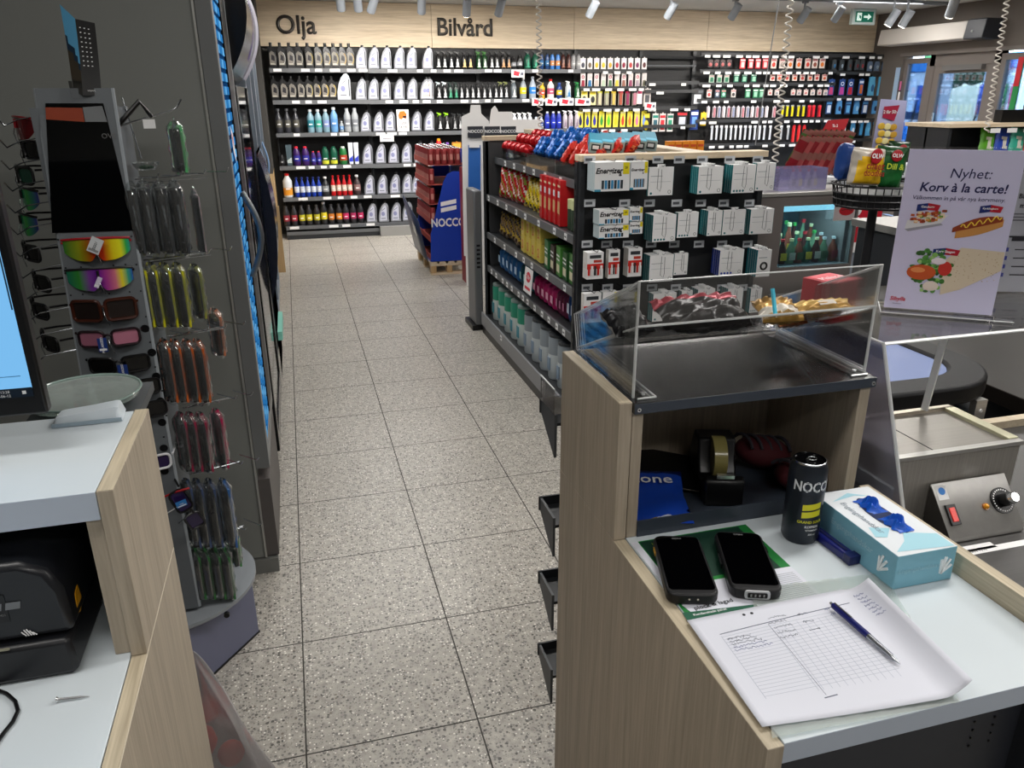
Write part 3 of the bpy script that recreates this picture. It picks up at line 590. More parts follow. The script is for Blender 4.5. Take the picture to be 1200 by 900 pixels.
# marker / cutter
t=thing('box_cutter','dark blue plastic box cutter lying between the can and glove carton','box cutter',(.727,.852,.9405),rz=math.radians(3))
MB().box((-.0085,-.050,0),(.0085,.05,.014),K('#141b66',.3)).build('handle',t,bevel=.003); MB().box((-.0095,-.058,.001),(.0095,-.044,.015),K('#10164f',.3)).box((-.002,-.04,.014),(.002,.04,.0155),K('#0c1040')).build('slider',t,bevel=.001)
# ------------------------------------------------------------ steel worktop, cooker
t=thing('steel_worktop','low brushed steel worktop right of the white desk','worktop',(1.35,.9,0))
STD=brushed('steel_dark','#5d5c5b',.35); WM(t).box((.875,.2,.86),(1.62,1.26,.88),STD).build('top',t,bevel=.002); WM(t).box((.88,.55,0),(1.6,1.25,.86),DARK).build('cabinet',t)
WM(t).box((.98,1.235,.8805),(1.62,1.258,.898),BIRCHY).build('back_upstand',t)
tag(MB().box((.925,.842,.8803),(1.20,.856,.8806),WP).box((.99,.850,.8803),(1.06,.866,.8806),WP).text('EAN 7310',.008,K('#2a2a2a'),(1.02,.849,.8808),y=(0,1,0)).build('label_strip'),'white adhesive label strip on the steel worktop below the control box','label')
t=thing('food_warmer','brushed steel countertop food warmer with a flat lid and control box','food warmer',(1.04,1.02,.8805))
ST=STEEL
WM(t).box((.915,.94,.8805),(1.168,1.105,1.012),STEELZ).build('body',t,bevel=.003)
m=WM(t); m.box((.912,.937,1.0122),(1.171,.950,1.02),STEEL).box((.912,1.095,1.0122),(1.171,1.108,1.022),K('#b9b0a2',.35,metal=.7)).box((.912,.95,1.0122),(.924,1.095,1.02),STEEL).box((1.150,.95,1.0122),(1.171,1.095,1.022),K('#c9c6a8',.3,metal=.6)).build('rim',t,bevel=.001)
m=WM(t); m.box((.924,.95,1.0122),(1.150,1.095,1.0155),brushed('steel_lid','#8f8b84',.35)).build('lid',t); WM(t).box((.998,.951,1.0156),(1.0,1.094,1.0162),BLK).build('lid_seam',t)
t=thing('control_box','sloped steel control box with dial, red switch and amber lamp','control box',(1.065,.905,.8805))
prof=[(.878,.8805),(.937,.8805),(.937,.963),(.878,.8925)]
m=WM(t); m.prism(prof,'x',.988,1.142,mat('steel_worn','#a3a19e',.35,metal=.55,noise=.12,nscale=60),caps=mat('side_dark','#4e4b48',.4,metal=.6)); m.build('housing',t,bevel=.001)
n=Vector((0,-.0705,.059)).normalized(); up=Vector((0,.059,.0705)).normalized(); O_=Vector((.988,.878,.8925)); SLn=.0919
def cp(x,s,h=0): return O_+Vector((x,0,0))+up*(s*SLn)+n*h
def cbx(m,x0,x1,s0,s1,h,mt): m.add([cp(x0,s0,0),cp(x1,s0,0),cp(x1,s1,0),cp(x0,s1,0),cp(x0,s0,h),cp(x1,s0,h),cp(x1,s1,h),cp(x0,s1,h)],[(0,3,2,1),(4,5,6,7),(0,1,5,4),(1,2,6,5),(2,3,7,6),(3,0,4,7)],mt)
m=WM(t); cbx(m,.010,.030,.2,.58,.004,BLK); m.build('switch_frame',t,bevel=.001); m=WM(t); cbx(m,.0145,.0255,.26,.52,.0055,mat('switch_red','#c8281e',.3,emit=.3)); m.build('switch_rocker',t,bevel=.0008)
m=WM(t); cbx(m,.006,.026,.68,.95,.0004,WP); c=cp(.016,.84,.0005); m.cyl(c,c+n*.0003,.0065,K('#2f7fd0'),16); m.build('sticker',t)
c=cp(.090,.44,0); m=WM(t); m.cyl(c,c+n*.003,.006,K('#a9671c',.3),14).ball(c+n*.004,.0042,mat('amber','#e09a2a',.15)); m.build('indicator_lamp',t)
c=cp(.127,.5,0); m=WM(t); m.cyl(c,c+n*.003,.0225,BLK,28)
for k in range(22):
    a=k*2*PI/26+.9; p=c+Vector((1,0,0))*math.cos(a)*.0185+up*math.sin(a)*.0185+n*.0032; m.cyl(p,p+n*.0003,.0014,WP,6)
m.build('dial_plate',t); m=WM(t); m.cyl(c+n*.003,c+n*.020,.011,BLK,20).cyl(c+n*.020,c+n*.030,.0085,CHROME,20,r2=.0075); m.build('knob',t)
# screws on lid crumbs etc
# ------------------------------------------------------------ heated display with rounded black rim
def rrect(x0,y0,x1,y1,r,n=8):
    P=[]
    for cx,cy,a0 in ((x1-r,y1-r,0),(x0+r,y1-r,90),(x0+r,y0+r,180),(x1-r,y0+r,270)):
        for k in range(n+1): a=math.radians(a0+90*k/n); P.append((cx+r*math.cos(a),cy+r*math.sin(a)))
    return P
t=thing('heated_display','round cornered black rimmed glass food display beyond the steel warmer','food display',(1.3,1.52,0))
HX0,HY0,HX1,HY1=1.02,1.275,1.56,1.78; hz=.975
out=rrect(HX0,HY0,HX1,HY1,.19); inn=rrect(HX0+.08,HY0+.08,HX1-.08,HY1-.08,.12)
m=WM(t); n_=len(out); vs=[(x,y,hz) for x,y in out]+[(x,y,hz) for x,y in inn]+[(x,y,hz-.045) for x,y in out]+[(x,y,hz-.045) for x,y in inn]
fs=[]
for i in range(n_):
    j=(i+1)%n_; fs+=[(i,j,n_+j,n_+i),(2*n_+i,2*n_+j,j,i),(n_+i,n_+j,3*n_+j,3*n_+i),(3*n_+i,3*n_+j,2*n_+j,2*n_+i)]
m.add(vs,fs,mat('rim_black','#0e0e10',.5,spec=.25)); m.build('rim',t,bevel=.008)
m=WM(t); m.prism(inn,'z',hz-.012,hz-.008,mat('lid_reflection_blue','#7f8db4',.12)); m.build('glass_lid',t)  # blue reflection on the lid is painted into its opaque colour
m=WM(t); m.prism(rrect(HX0+.03,HY0+.03,HX1-.03,HY1-.03,.12),'z',.62,.90,mat('display_body','#3a3f48',.4)); m.build('tub',t)
m=WM(t).box((HX0+.1,HY0+.1,.902),(HX1-.1,HY1-.1,.91),mat('tub_floor','#8a9298',.3,metal=.5)); m.build('tub_floor',t)
for x in (HX0+.05,HX1-.12): 
    m=WM(t).box((x,HY0+.012,.70),(x+.03,HY0+.03,.93),STEEL)
    for k in range(6): m.cyl((x+.015,HY0+.0118,.73+k*.035),(x+.015,HY0+.009,.73+k*.035),.004,WP,8)
    m.build('corner_post',t)
m=WM(t).box((HX0+.02,HY0+.04,0),(HX1-.02,HY1-.04,.62),DARK); m.build('base',t)
t=thing('back_counter','long dark glossy back counter with wooden edge right of the display','counter',(2.3,1.9,0))
WM(t).box((1.64,1.30,0),(3.2,2.35,.86),DARK).build('cabinet',t); WM(t).box((1.62,1.28,.86),(3.25,2.4,.90),mat('glass_black_top','#1b1714',.4,spec=.2,noise=.4,nscale=4)).build('top',t,bevel=.002); WM(t).box((1.63,1.262,.86),(3.25,1.279,.900),BIRCH).build('front_edge',t)
# ------------------------------------------------------------ acrylic sneeze guard with poster
t=thing('sneeze_guard','clear acrylic sneeze guard with slanted sides over the food warmer','sneeze guard',(1.3,1.1,.8805))
HZ=clear('acrylic_haze','#e9e9f6',.06,.5,.10)
zt=1.2; gx=.905; gy0=1.003; gy1=1.228; gx1=1.75
WM(t).box((gx,gy0,zt-.005),(gx1,gy1,zt),ACR).tube([(gx,gy0,zt-.002),(gx1,gy0,zt-.002)],.003,ACRE).tube([(gx,gy0,zt-.002),(gx,gy1,zt-.002)],.002,ACRE).build('top_shelf',t)
m=WM(t); sp_=[(gy0,zt-.005),(gy1,zt-.005),(gy1,.8835),(.872,.8835)]; m.prism(sp_,'x',gx-.0045,gx,HZ); m.tube([(gx-.002,gy0,zt),(gx-.002,.872,.8835)],.003,ACRE); m.tube([(gx-.002,gy1,zt),(gx-.002,gy1,.8835)],.002,ACRE).build('side_sheet',t)
v=onx(1104,393,1.105); m=WM(t); m.prism([(1.07,1.194),(1.085,1.194),(1.1,.8835+.14),(1.085,.8835+.14)],'x',1.10,1.103,ACRE); m.build('middle_leg',t)
# leaning lavender acrylic sheet left of it
A=onz(1035,362,1.202); B=onz(1160,372,1.202); X=(B-A); X.normalize()
W=.1775; H=.288
t=thing('poster_holder','clear slanted holder with a lavender hot dog menu poster on the sneeze guard','poster',A+X*(W/2))
t.rotation_euler=(0,0,math.atan2(X.y,X.x))
LAV=mat('poster_lavender','#cbc8e4',.55); 
MB().box((-W/2-.006,-.006,0),(W/2+.006,.06,.003),ACR).box((-W/2,.0015,.003),(W/2,.0035,H+.004),ACR).tube([(-W/2-.006,-.03,.0015),(W/2+.03,-.03,.0015)],.001,ACRE).tube([(-W/2-.006,-.03,.0015),(-W/2-.006,.05,.0015)],.001,ACRE).box((-W/2-.006,-.03,0),(W/2+.03,-.006,.0015),ACR).build('acrylic_foot',t)
MB().box((-W/2,-.001,.004),(W/2,.001,H),LAV).build('poster_sheet',t)
m=MB(); y_=-.0014; NV=K('#1c1c52',.6)
m.text('Nyhet:',.0235,NV,(.012,y_,H-.040),shear=.15); m.text('Korv à la carte!',.0215,NV,(.004,y_,H-.064),bold=.02,shear=.15); m.text('Välkommen in på vår nya korvmeny.',.0098,NV,(.0,y_,H-.082),bold=.006,shear=.15)
RED=K('#b0142a'); NVB=K('#182a6e')
def ribbon(cx,cz,w,s,sz):
    m.add([(cx-w/2,y_-.0006,cz-.007),(cx,y_-.0006,cz-.004),(cx,y_-.0006,cz+.008),(cx-w/2,y_-.0006,cz+.005)],[(0,1,2,3)],NVB); m.add([(cx,y_-.0006,cz-.004),(cx+w/2,y_-.0006,cz-.005),(cx+w/2+.003,y_-.0006,cz+.005),(cx,y_-.0006,cz+.008)],[(0,1,2,3)],RED)
    m.text(s,sz,WP,(cx,y_-.0009,cz+.0015),bold=.02)
# tray of sausage pieces
m.add([(-.076,y_,.150),(-.020,y_,.163),(-.010,y_,.178),(-.074,y_,.166)],[(0,1,2,3)],K('#d8d8dc')); m.add([(-.070,y_,.146),(-.016,y_,.160),(-.020,y_,.163),(-.076,y_,.150)],[(0,1,2,3)],K('#9a9aa6'))
rp=random.Random(2)
for k in range(60): cx=rp.uniform(-.068,-.016); cz=.168+(cx+.068)*.10+rp.uniform(-.006,.012); m.cbox((cx,y_-.0003-k*3e-6,cz),(.006,.0002,.004),K(rp.choice(['#b5532a','#8f3a1c','#cf8a3f','#d9b36a','#5f8a35','#e6d2b0','#a8341f'])))
ribbon(-.045,.189,.034,'Gatukorv',.0055)
# hot dog
m.prism([(.006+.07*k/12,.150+.024*k/12+.010*math.sin(PI*k/12)) for k in range(13)]+[(.006+.07*k/12,.138+.024*k/12-.004*math.sin(PI*k/12)) for k in range(12,-1,-1)],'y',y_-.0004,y_,K('#c98d4a'))
m.prism([(.000+.074*k/12,.156+.022*k/12+.008*math.sin(PI*k/12)) for k in range(13)]+[(.0+.074*k/12,.148+.022*k/12) for k in range(12,-1,-1)],'y',y_-.0007,y_-.0005,K('#8e3b1c'))
m.tube([(.012+.06*k/24,y_-.0008,.158+.02*k/24+.004*math.sin(k*1.3)) for k in range(25)],.0012,K('#d9b53a'),4); ribbon(.052,.190,.032,'Kycklingkorv',.0045)
# wrap
m.prism([(-.005,.095),(.02,.122),(W/2-.001,.118),(W/2-.001,.085),(.03,.047),(.0,.035)],'y',y_-.0004,y_,K('#d3c4ac'))
for k in range(70): cx=rp.uniform(.012,W/2-.006); cz=rp.uniform(.06,.115); m.cbox((cx,y_-.0005,cz),(.0015,.0001,.0012),K(rp.choice(['#b59b78','#c0ab8c','#a98a63'])))
for k in range(90):
    a=rp.uniform(0,6.28); r=rp.uniform(.2,1); cx=-.024+.036*r*math.cos(a); cz=.078+.042*r*math.sin(a)
    m.ball((cx,y_-.0006-k*4e-6,cz),(rp.uniform(.003,.006),.0002,rp.uniform(.002,.005)),K(rp.choice(['#4f8a3a','#3b6e2c','#7fb25a','#2f5a25','#9cc47a'])),6,4)
m.ball((-.037,y_-.0012,.074),(.024,.0003,.014),K('#c0501f'),18,8).ball((-.043,y_-.0015,.078),(.012,.0002,.005),K('#e08a4f'),10,6).ball((-.0,y_-.0012,.083),(.011,.0003,.013),K('#c33026'),14,8).ball((-.018,y_-.0012,.05),(.013,.0003,.009),K('#dccfc4'),12,8).ball((-.012,y_-.0014,.096),(.012,.0003,.006),K('#e3d8e0'),12,8)
ribbon(-.004,.112,.04,'Korv Skagen',.006)
m.text('Sibylla',.0105,K('#c41230'),(-.068,y_-.0004,.022),bold=.02,shear=.2); m.text('Streetfood',.0032,NV,(-.068,y_-.0004,.013))
m.build('poster_print',t,weld=False)
# second board with phone picture at the right edge
A2=onz(1166,366,1.2); 
t=thing('app_board','grey information board with a phone picture, half hidden behind the menu poster','information board',(1.375,1.22,1.202),rz=-.35)
MB().box((-.09,0,0),(.10,.004,.235),mat('board_grey','#8e8f96',.6)).build('board',t)
m=MB(); dk=K('#15151d'); 
m.text('Bästa restliga',.013,dk,(.02,-.0008,.19),bold=.02); m.text('med appen',.013,dk,(.02,-.0008,.172),bold=.02)
for k in range(3): m.box((-.03,-.0009,.155-k*.006),(.07,-.0007,.157-k*.006),K('#4a4a52'))
m.prism([(-.03,0.02),(-.03,.108),(-.025,.113),(.058,.113),(.063,.108),(.063,.02),(.060,.02),(.060,.106),(.056,.110),(-.023,.110),(-.027,.106),(-.027,.02)],'y',-.0012,-.0008,dk)
m.box((-.01,-.0012,.103),(.04,-.0008,.110),dk); 
for k in range(4): m.box((-.0,-.0010,.085-k*.017),(.03,-.0008,.087-k*.017),dk); m.ball((.045,-.001,.086-k*.017),(.002,.0003,.002),dk,6,4); 
for k in range(4): m.cbox((-.015,-.001,.086-k*.017),(.006,.0004,.008),K('#2a2f7a'))
m.add([(.025,-.0014,.090),(.065,-.0014,.078),(.065,-.0014,.066),(.025,-.0014,.078)],[(0,1,2,3)],K('#8a1a3a')); m.text('Ladda ner',.006,WP,(.044,-.0018,.078))
m.build('board_print',t,weld=False)
# ============================================================ LEFT DESK
t=thing('left_counter','oak laminate cashier desk at the left with white raised top','counter',(-.6,.9,0))
WM(t).box((-1.25,.869,1.130),(-.248,1.118,1.166),WHITE,fronts={'f':WHEDGE}).build('raised_top',t,bevel=.001)
WM(t).box((-.247,.868,.9405),(-.229,1.12,1.1665),OAK).build('upper_side_panel',t,bevel=.0008)
WM(t).box((-.2465,.8685,1.1664),(-.2295,1.119,1.1669),OAKY).build('edge_band',t)
WM(t).box((-.247,.35,0),(-.229,1.12,.9395),OAK).build('side_panel',t,bevel=.0008); WM(t).box((-.2465,.351,.9394),(-.2295,.868,.94),OAKY).build('edge_band',t)
WM(t).box((-.266,.876,.9405),(-.248,1.11,1.1295),OAK).build('inner_panel',t,bevel=.0006)
WM(t).box((-1.25,.35,.912),(-.248,1.118,.94),WHITE).build('desk_top',t,bevel=.001); WM(t).box((-1.25,1.105,.9405),(-.266,1.118,1.1295),BLK).build('back_panel',t)
WM(t).box((-1.2,.45,0),(-.25,1.1,.911),mat('carcass_dark')).build('carcass',t)
WM(t).box((-.2292,.40,.938),(-.2286,1.115,.9392),K('#d6cdb8')).build('panel_seam',t)
WM(t).box((-.40,1.1185,1.135),(-.25,1.29,1.1495),mat('bracket_grey','#4a4d50',.45)).build('back_bracket',t)
# printer
t=thing('label_printer','black desktop label printer with yellow latch under the raised desk top','printer',(-.47,.98,.9405))
m=WM(t); m.prism([(-.62,.9405),(-.308,.9405),(-.300,.946),(-.303,.99),(-.62,.99)],'y',.852,1.075,mat('printer_black','#17181c',.35)); m.build('base',t,bevel=.006)
m=WM(t); m.prism([(-.62,.992),(-.299,.992),(-.301,1.05),(-.313,1.078),(-.340,1.092),(-.62,1.095)],'y',.862,1.07,mat('printer_lid','#191b20',.3)); m.build('lid',t,bevel=.008)
m=WM(t); m.box((-.62,.8515,.9885),(-.365,.854,.9905),K('#8d8b78')).build('label_slot',t)
m=WM(t); m.prism([(.885,1.000),(.9,.9945),(.913,1.008),(.908,1.028),(.893,1.024)],'x',-.3045,-.2995,K('#d99a12',.35)); m.build('latch',t,bevel=.001)
m=WM(t); m.box((-.50,.8611,1.02),(-.36,.8617,1.056),mat('printer_badge','#0c0d10',.3)); 
for k in range(5): m.prism([(-.41+k*.019-.028,1.036),(-.395+k*.019-.028,1.036),(-.393+k*.019-.028,1.045),(-.408+k*.019-.028,1.045)],'y',.8605,.8611,K('#74787c'))
m.text('ZEBRA',.009,WP,(-.395,.8603,1.029),bold=.02,shear=.2); m.text('ZD421',.004,K('#777777'),(-.368,.8603,1.030))
for k in range(5): m.tube([(-.352+k*.0028,.8603,1.004+.003*math.sin(k)),(-.348+k*.0028,.8603,.998)],.0008,WP,4)
m.build('badge',t,weld=False)
t=thing('mat_text_disc','dark yellow printed disc at the back under the raised desk top','disc',(-.39,1.098,1.09)); MB().lathe([(.001,-.002),(.045,-.002),(.045,.002),(.001,.002)],K('#3a3a14'),n=24,axis='y').text('freja',.02,K('#6b6a20'),(0,-.0025,0)).build('disc_face',t)
# nail, cable
a=onz(67,820,.9435); b=onz(105,816,.9415)
tag(MB().cyl(a,b-(b-a)*.3,.0017,CHROME,8).cyl(b-(b-a)*.3,b,.0017,CHROME,8,r2=.0003).cyl(a-(b-a)*.02,a+(b-a)*.06,.0038,CHROME,12,r2=.0017).build('screw'),'single countersunk steel screw lying on the lower white desk','screw')
tag(MB().tube([onz(px,py,.9432) for px,py in ((-25,800),(-5,808),(8,813),(18,822),(21,833),(15,846),(5,858),(-10,880))],.0022,BLK,8).build('cable'),'black cable looping at the left edge of the lower white desk','cable')
# monitor
t=thing('monitor','black framed monitor with a light blue screen at the left edge','monitor',(-.55,1.0,1.167))
x1=-.3115; zb=1.2237
WM(t).box((-.86,.982,zb),(x1,1.0,zb+.33),BLK).build('housing',t,bevel=.003)
SCR=bpy.data.materials.new('screen_blue'); SCR.use_nodes=True; nt=SCR.node_tree; b_=nt.nodes['Principled BSDF']; b_.inputs['Base Color'].default_value=(0,0,0,1); b_.inputs['Roughness'].default_value=.3; b_.inputs['Emission Color'].default_value=lin('#7cc0f4'); b_.inputs['Emission Strength'].default_value=.95
WM(t).box((-.85,.9812,zb+.034),(x1-.011,.9818,zb+.32),SCR).build('screen',t)
m=WM(t).box((-.85,.9806,zb+.024),(x1-.011,.9818,zb+.0355),mat('taskbar','#0c1c2c',.3)); m.text('2025-06-12',.0045,WP,(x1-.045,.9800,zb+.027)); m.text('13:28',.0045,WP,(x1-.04,.9800,zb+.032)); m.box((x1-.022,.9800,zb+.028),(x1-.018,.9804,zb+.032),WP); m.box((-.8,.9804,zb+.05),(x1-.02,.981,zb+.051),K('#5d9fd0')); m.box((x1-.013,.9803,zb+.13),(x1-.0115,.981,zb+.25),K('#1d3d55')); m.build('taskbar',t)
WM(t).box((-.66,.99,1.167),(-.50,1.08,1.172),BLK).box((-.60,1.0,1.172),(-.56,1.015,1.3),BLK).build('stand',t)
# white wedge device
t=thing('card_cradle','small white wedge shaped charger lying on the raised white desk','charger',(-.3,1.1,1.1665),rz=.02)
m=MB(); m.grid(lambda u,v:((u-.5)*.088*(1-.06*v),(v-.5)*.042+.004*abs(u-.5),.0005+.019*min(1,6*v,6*(1-v)+.35)**.5*min(1,8*(1-abs(2*u-1)))**.35*(.55+.45*u)),20,12,mat('device_white','#ccd6dd',.35)); m.box((-.04,-.02,0),(.04,.018,.001),mat('device_white')); m.build('shell',t)
MB().box((-.043,-.0215,.0005),(.043,-.0205,.006),K('#9fb0bc')).build('edge_seam',t)
# glass disc
t=thing('glass_dish','round clear glass dish behind the white wedge charger','dish',(-.330,1.205,1.150))
GE=mat('glass_green_edge','#7f918b',.1,alpha=1)
MB().lathe([(.001,.001),(.05,.002),(.074,.012),(.078,.020)],clear('dish_glass','#dfe8e4',.05,.6,.18),n=40).build('bowl',t); MB().tube([(.078*math.cos(a),.078*math.sin(a),.021) for a in [i*PI/20 for i in range(40)]],.0018,GE,6,closed=True).build('rim',t)
# plastic bag
t=thing('plastic_bag','translucent plastic bag with red contents hanging behind the left desk','plastic bag',(-.315,1.42,0))
PBg=clear('bag_film','#c9c6ca',.25,.5,.16)
def bagp(u,v):
    a=u*2*PI; r=.015+.155*(1-v)**.75*(1+.08*math.sin(a*5+v*6)+.05*math.sin(a*9)); return (r*math.cos(a),r*math.sin(a)*.9,.01+.52*v)
MB().grid(bagp,40,20,PBg).build('film',t)
m=MB()
for i in range(14): m.ball((random.uniform(-.09,.09),random.uniform(-.08,.08),random.uniform(.05,.24)),random.uniform(.025,.045),K(random.choice(['#e0402f','#e8e0da','#e8705a','#e0402f'])),10,6)
m.build('contents',t)
# ============================================================ SUNGLASSES STAND
SG=mat('stand_grey','#64696d',.45); SGE=mat('stand_edge','#8d9398',.35); WIRE=mat('wire_chrome','#aeb2b6',.2,metal=1)
t=thing('display_stand','tall grey rotating sunglasses display stand with a narrow mirror','display stand',(-.46,2.14,0)); st=t
A=Vector((-.239,2.155,0)); d=Vector((-.6,-.8,0)); n=Vector((-.8,.6,0)); q=[A,A+d*.42,A+d*.42+n*.42,A+n*.42]
m=WM(t); m.prism([(p.x,p.y) for p in q],'z',0,.205,mat('base_lilac','#6c6f86',.45)); m.build('base',t,bevel=.004)
m=WM(t); m.prism([(p.x,p.y) for p in [A+Vector((.002,0,0)),q[1]+Vector((.004,-.002,0)),q[2],q[3]]],'z',0,.006,BLK); m.build('base_trim',t)
m=WM(t); m.lathe([(.001,.207),(.235,.207),(.245,.215),(.245,.226),(.001,.23)],mat('tray_grey','#898e93',.3),n=40,c=(-.47,2.16,0)); m.cyl((-.30,1.985,.205),(-.30,1.975,.205),.008,BLK); m.build('turntable',t)
def face(z):  # half width & x centre of the front panel over height: narrow top, slight bow
    k=(z-.24)/1.36; w=.090-.014*k; cx=-.4605+.014*k; y=1.985+.03*k-.03*math.sin(PI*k); return cx,w,y
Zs=[.24+1.36*i/24 for i in range(25)]
m=WM(t); vs=[];fs=[]
for z in Zs:
    cx,w_,y=face(z); vs+=[(cx-w_,y,z),(cx+w_,y,z),(cx+w_,y+.02,z),(cx-w_,y+.02,z)]
for i in range(24):
    a=i*4
    for k in range(4): fs.append((a+k,a+(k+1)%4,a+4+(k+1)%4,a+4+k))
fs+=[(0,3,2,1),(96,97,98,99)]; m.add(vs,fs,SG,True); fpm=m
m=WM(t)
for s in (-1,1): m.tube([(face(z)[0]+s*face(z)[1],face(z)[2]+.008,z) for z in Zs],.006,SGE,8)
m.build('edge_trim',t)
def fp(px,py,off=0):   # point on the front panel under a pixel
    v=ony(px,py,1.985)
    for _ in range(3): v=ony(px,py,face(v.z)[2]-off)
    return v
m=fpm; dots=[(68,281),(84,280),(154,277),(77,314),(95,313),(133,311),(147,310),(160,310),(83,346),(97,345),(128,344),(152,342),(165,341),(171,371),(176,401),(182,430),(190,458),(192,512),(195,487)]
for a,b in dots: v=fp(a,b); m.cyl((v.x,v.y-.0006,v.z),(v.x,v.y+.001,v.z),.0022,BLK,8)
for a,b in ((170,385),(178,413),(183,441),(188,470),(190,495),(192,525),(193,552)): v=fp(a,b); m.cyl((v.x,v.y-.0008,v.z),(v.x,v.y+.001,v.z),.010,BLK,12)
m.build('front_panel',t)
# mirror
pts=[fp(53,121,.002),fp(121,121,.002),fp(158,270,.002),fp(61,273,.002)]
m=WM(t); m.quad(pts,mat('mirror_dark','#050607',.05,metal=.0,spec=.8)); m.build('mirror',t)
m=WM(t); P4=pts; e=Vector((0,-.0006,0)); 
m.add([bil(P4,.0,.03)+e,bil(P4,.62,.035)+e,bil(P4,.62,.14)+e,bil(P4,.0,.12)+e],[(0,1,2,3)],K('#8a3210')); m.build('mirror_reflection',t); m=WM(t); m.add([bil(P4,.63,.03)+e,bil(P4,.97,.02)+e,bil(P4,.99,.14)+e,bil(P4,.63,.14)+e],[(0,1,2,3)],K('#6f7274'))  # orange and grey strips are a reflection painted onto the mirror
m.text('OVE',.016,K('#6a6a6a'),bil(P4,.96,.25)+e*1.5); m.build('mirror_reflection',t)
m=WM(t); m.prism([(-.54,2.01),(-.383,2.01),(-.36,2.12),(-.40,2.3),(-.54,2.3)],'z',.24,1.56,SG); m.build('column',t)
v=fp(112,112); 
# top leaflet
t=thing('leaflet','folded leaflet with a blue mountain photo standing on top of the display stand','leaflet',fp(100,112)+Vector((0,.01,.0)))
Pq=[ony(70,5,2.03),ony(88,22,2.0),ony(111,27,2.02),ony(119,112,2.02),ony(97,112,2.0),ony(86,108,2.03)]
def lf(a,b,c,d_,k,j): return bil([a,b,c,d_],k,j)
m=WM(t); m.grid(lambda u,v: lf(Pq[0],Pq[1],Pq[4],Pq[5],u,v)+Vector((0,.006*math.sin(v*3),0)),6,12,lambda u,v: K('#6cc0f0') if v<.3+.25*u+.05*math.sin(u*9) else (K('#223a52') if v<.45+.2*u else (K('#4a4236') if v<.8 else K('#3b3a36')))); m.build('photo_page',t)
m=WM(t); m.grid(lambda u,v: lf(Pq[1],Pq[2],Pq[3],Pq[4],u,v)+Vector((0,.006*math.sin(v*3),0)),4,8,K('#141414')); 
for r in range(9):
    for c in range(3): 
        p=lf(Pq[1],Pq[2],Pq[3],Pq[4],.2+.22*c,.1+.062*r)+Vector((0,.006*math.sin((.1+.062*r)*3)-.001,0)); m.cbox(p,(.003,.0004,.002),WP)
p=lf(Pq[1],Pq[2],Pq[3],Pq[4],.45,.93); m.text('kampanj',.006,WP,p+Vector((0,-.0015,0)))
m.build('text_page',t)
m=WM(t); v=fp(92,112); m.box((v.x-.012,2.0,v.z-.005),(v.x+.012,2.03,v.z+.03),ACR); m.build('holder',t)
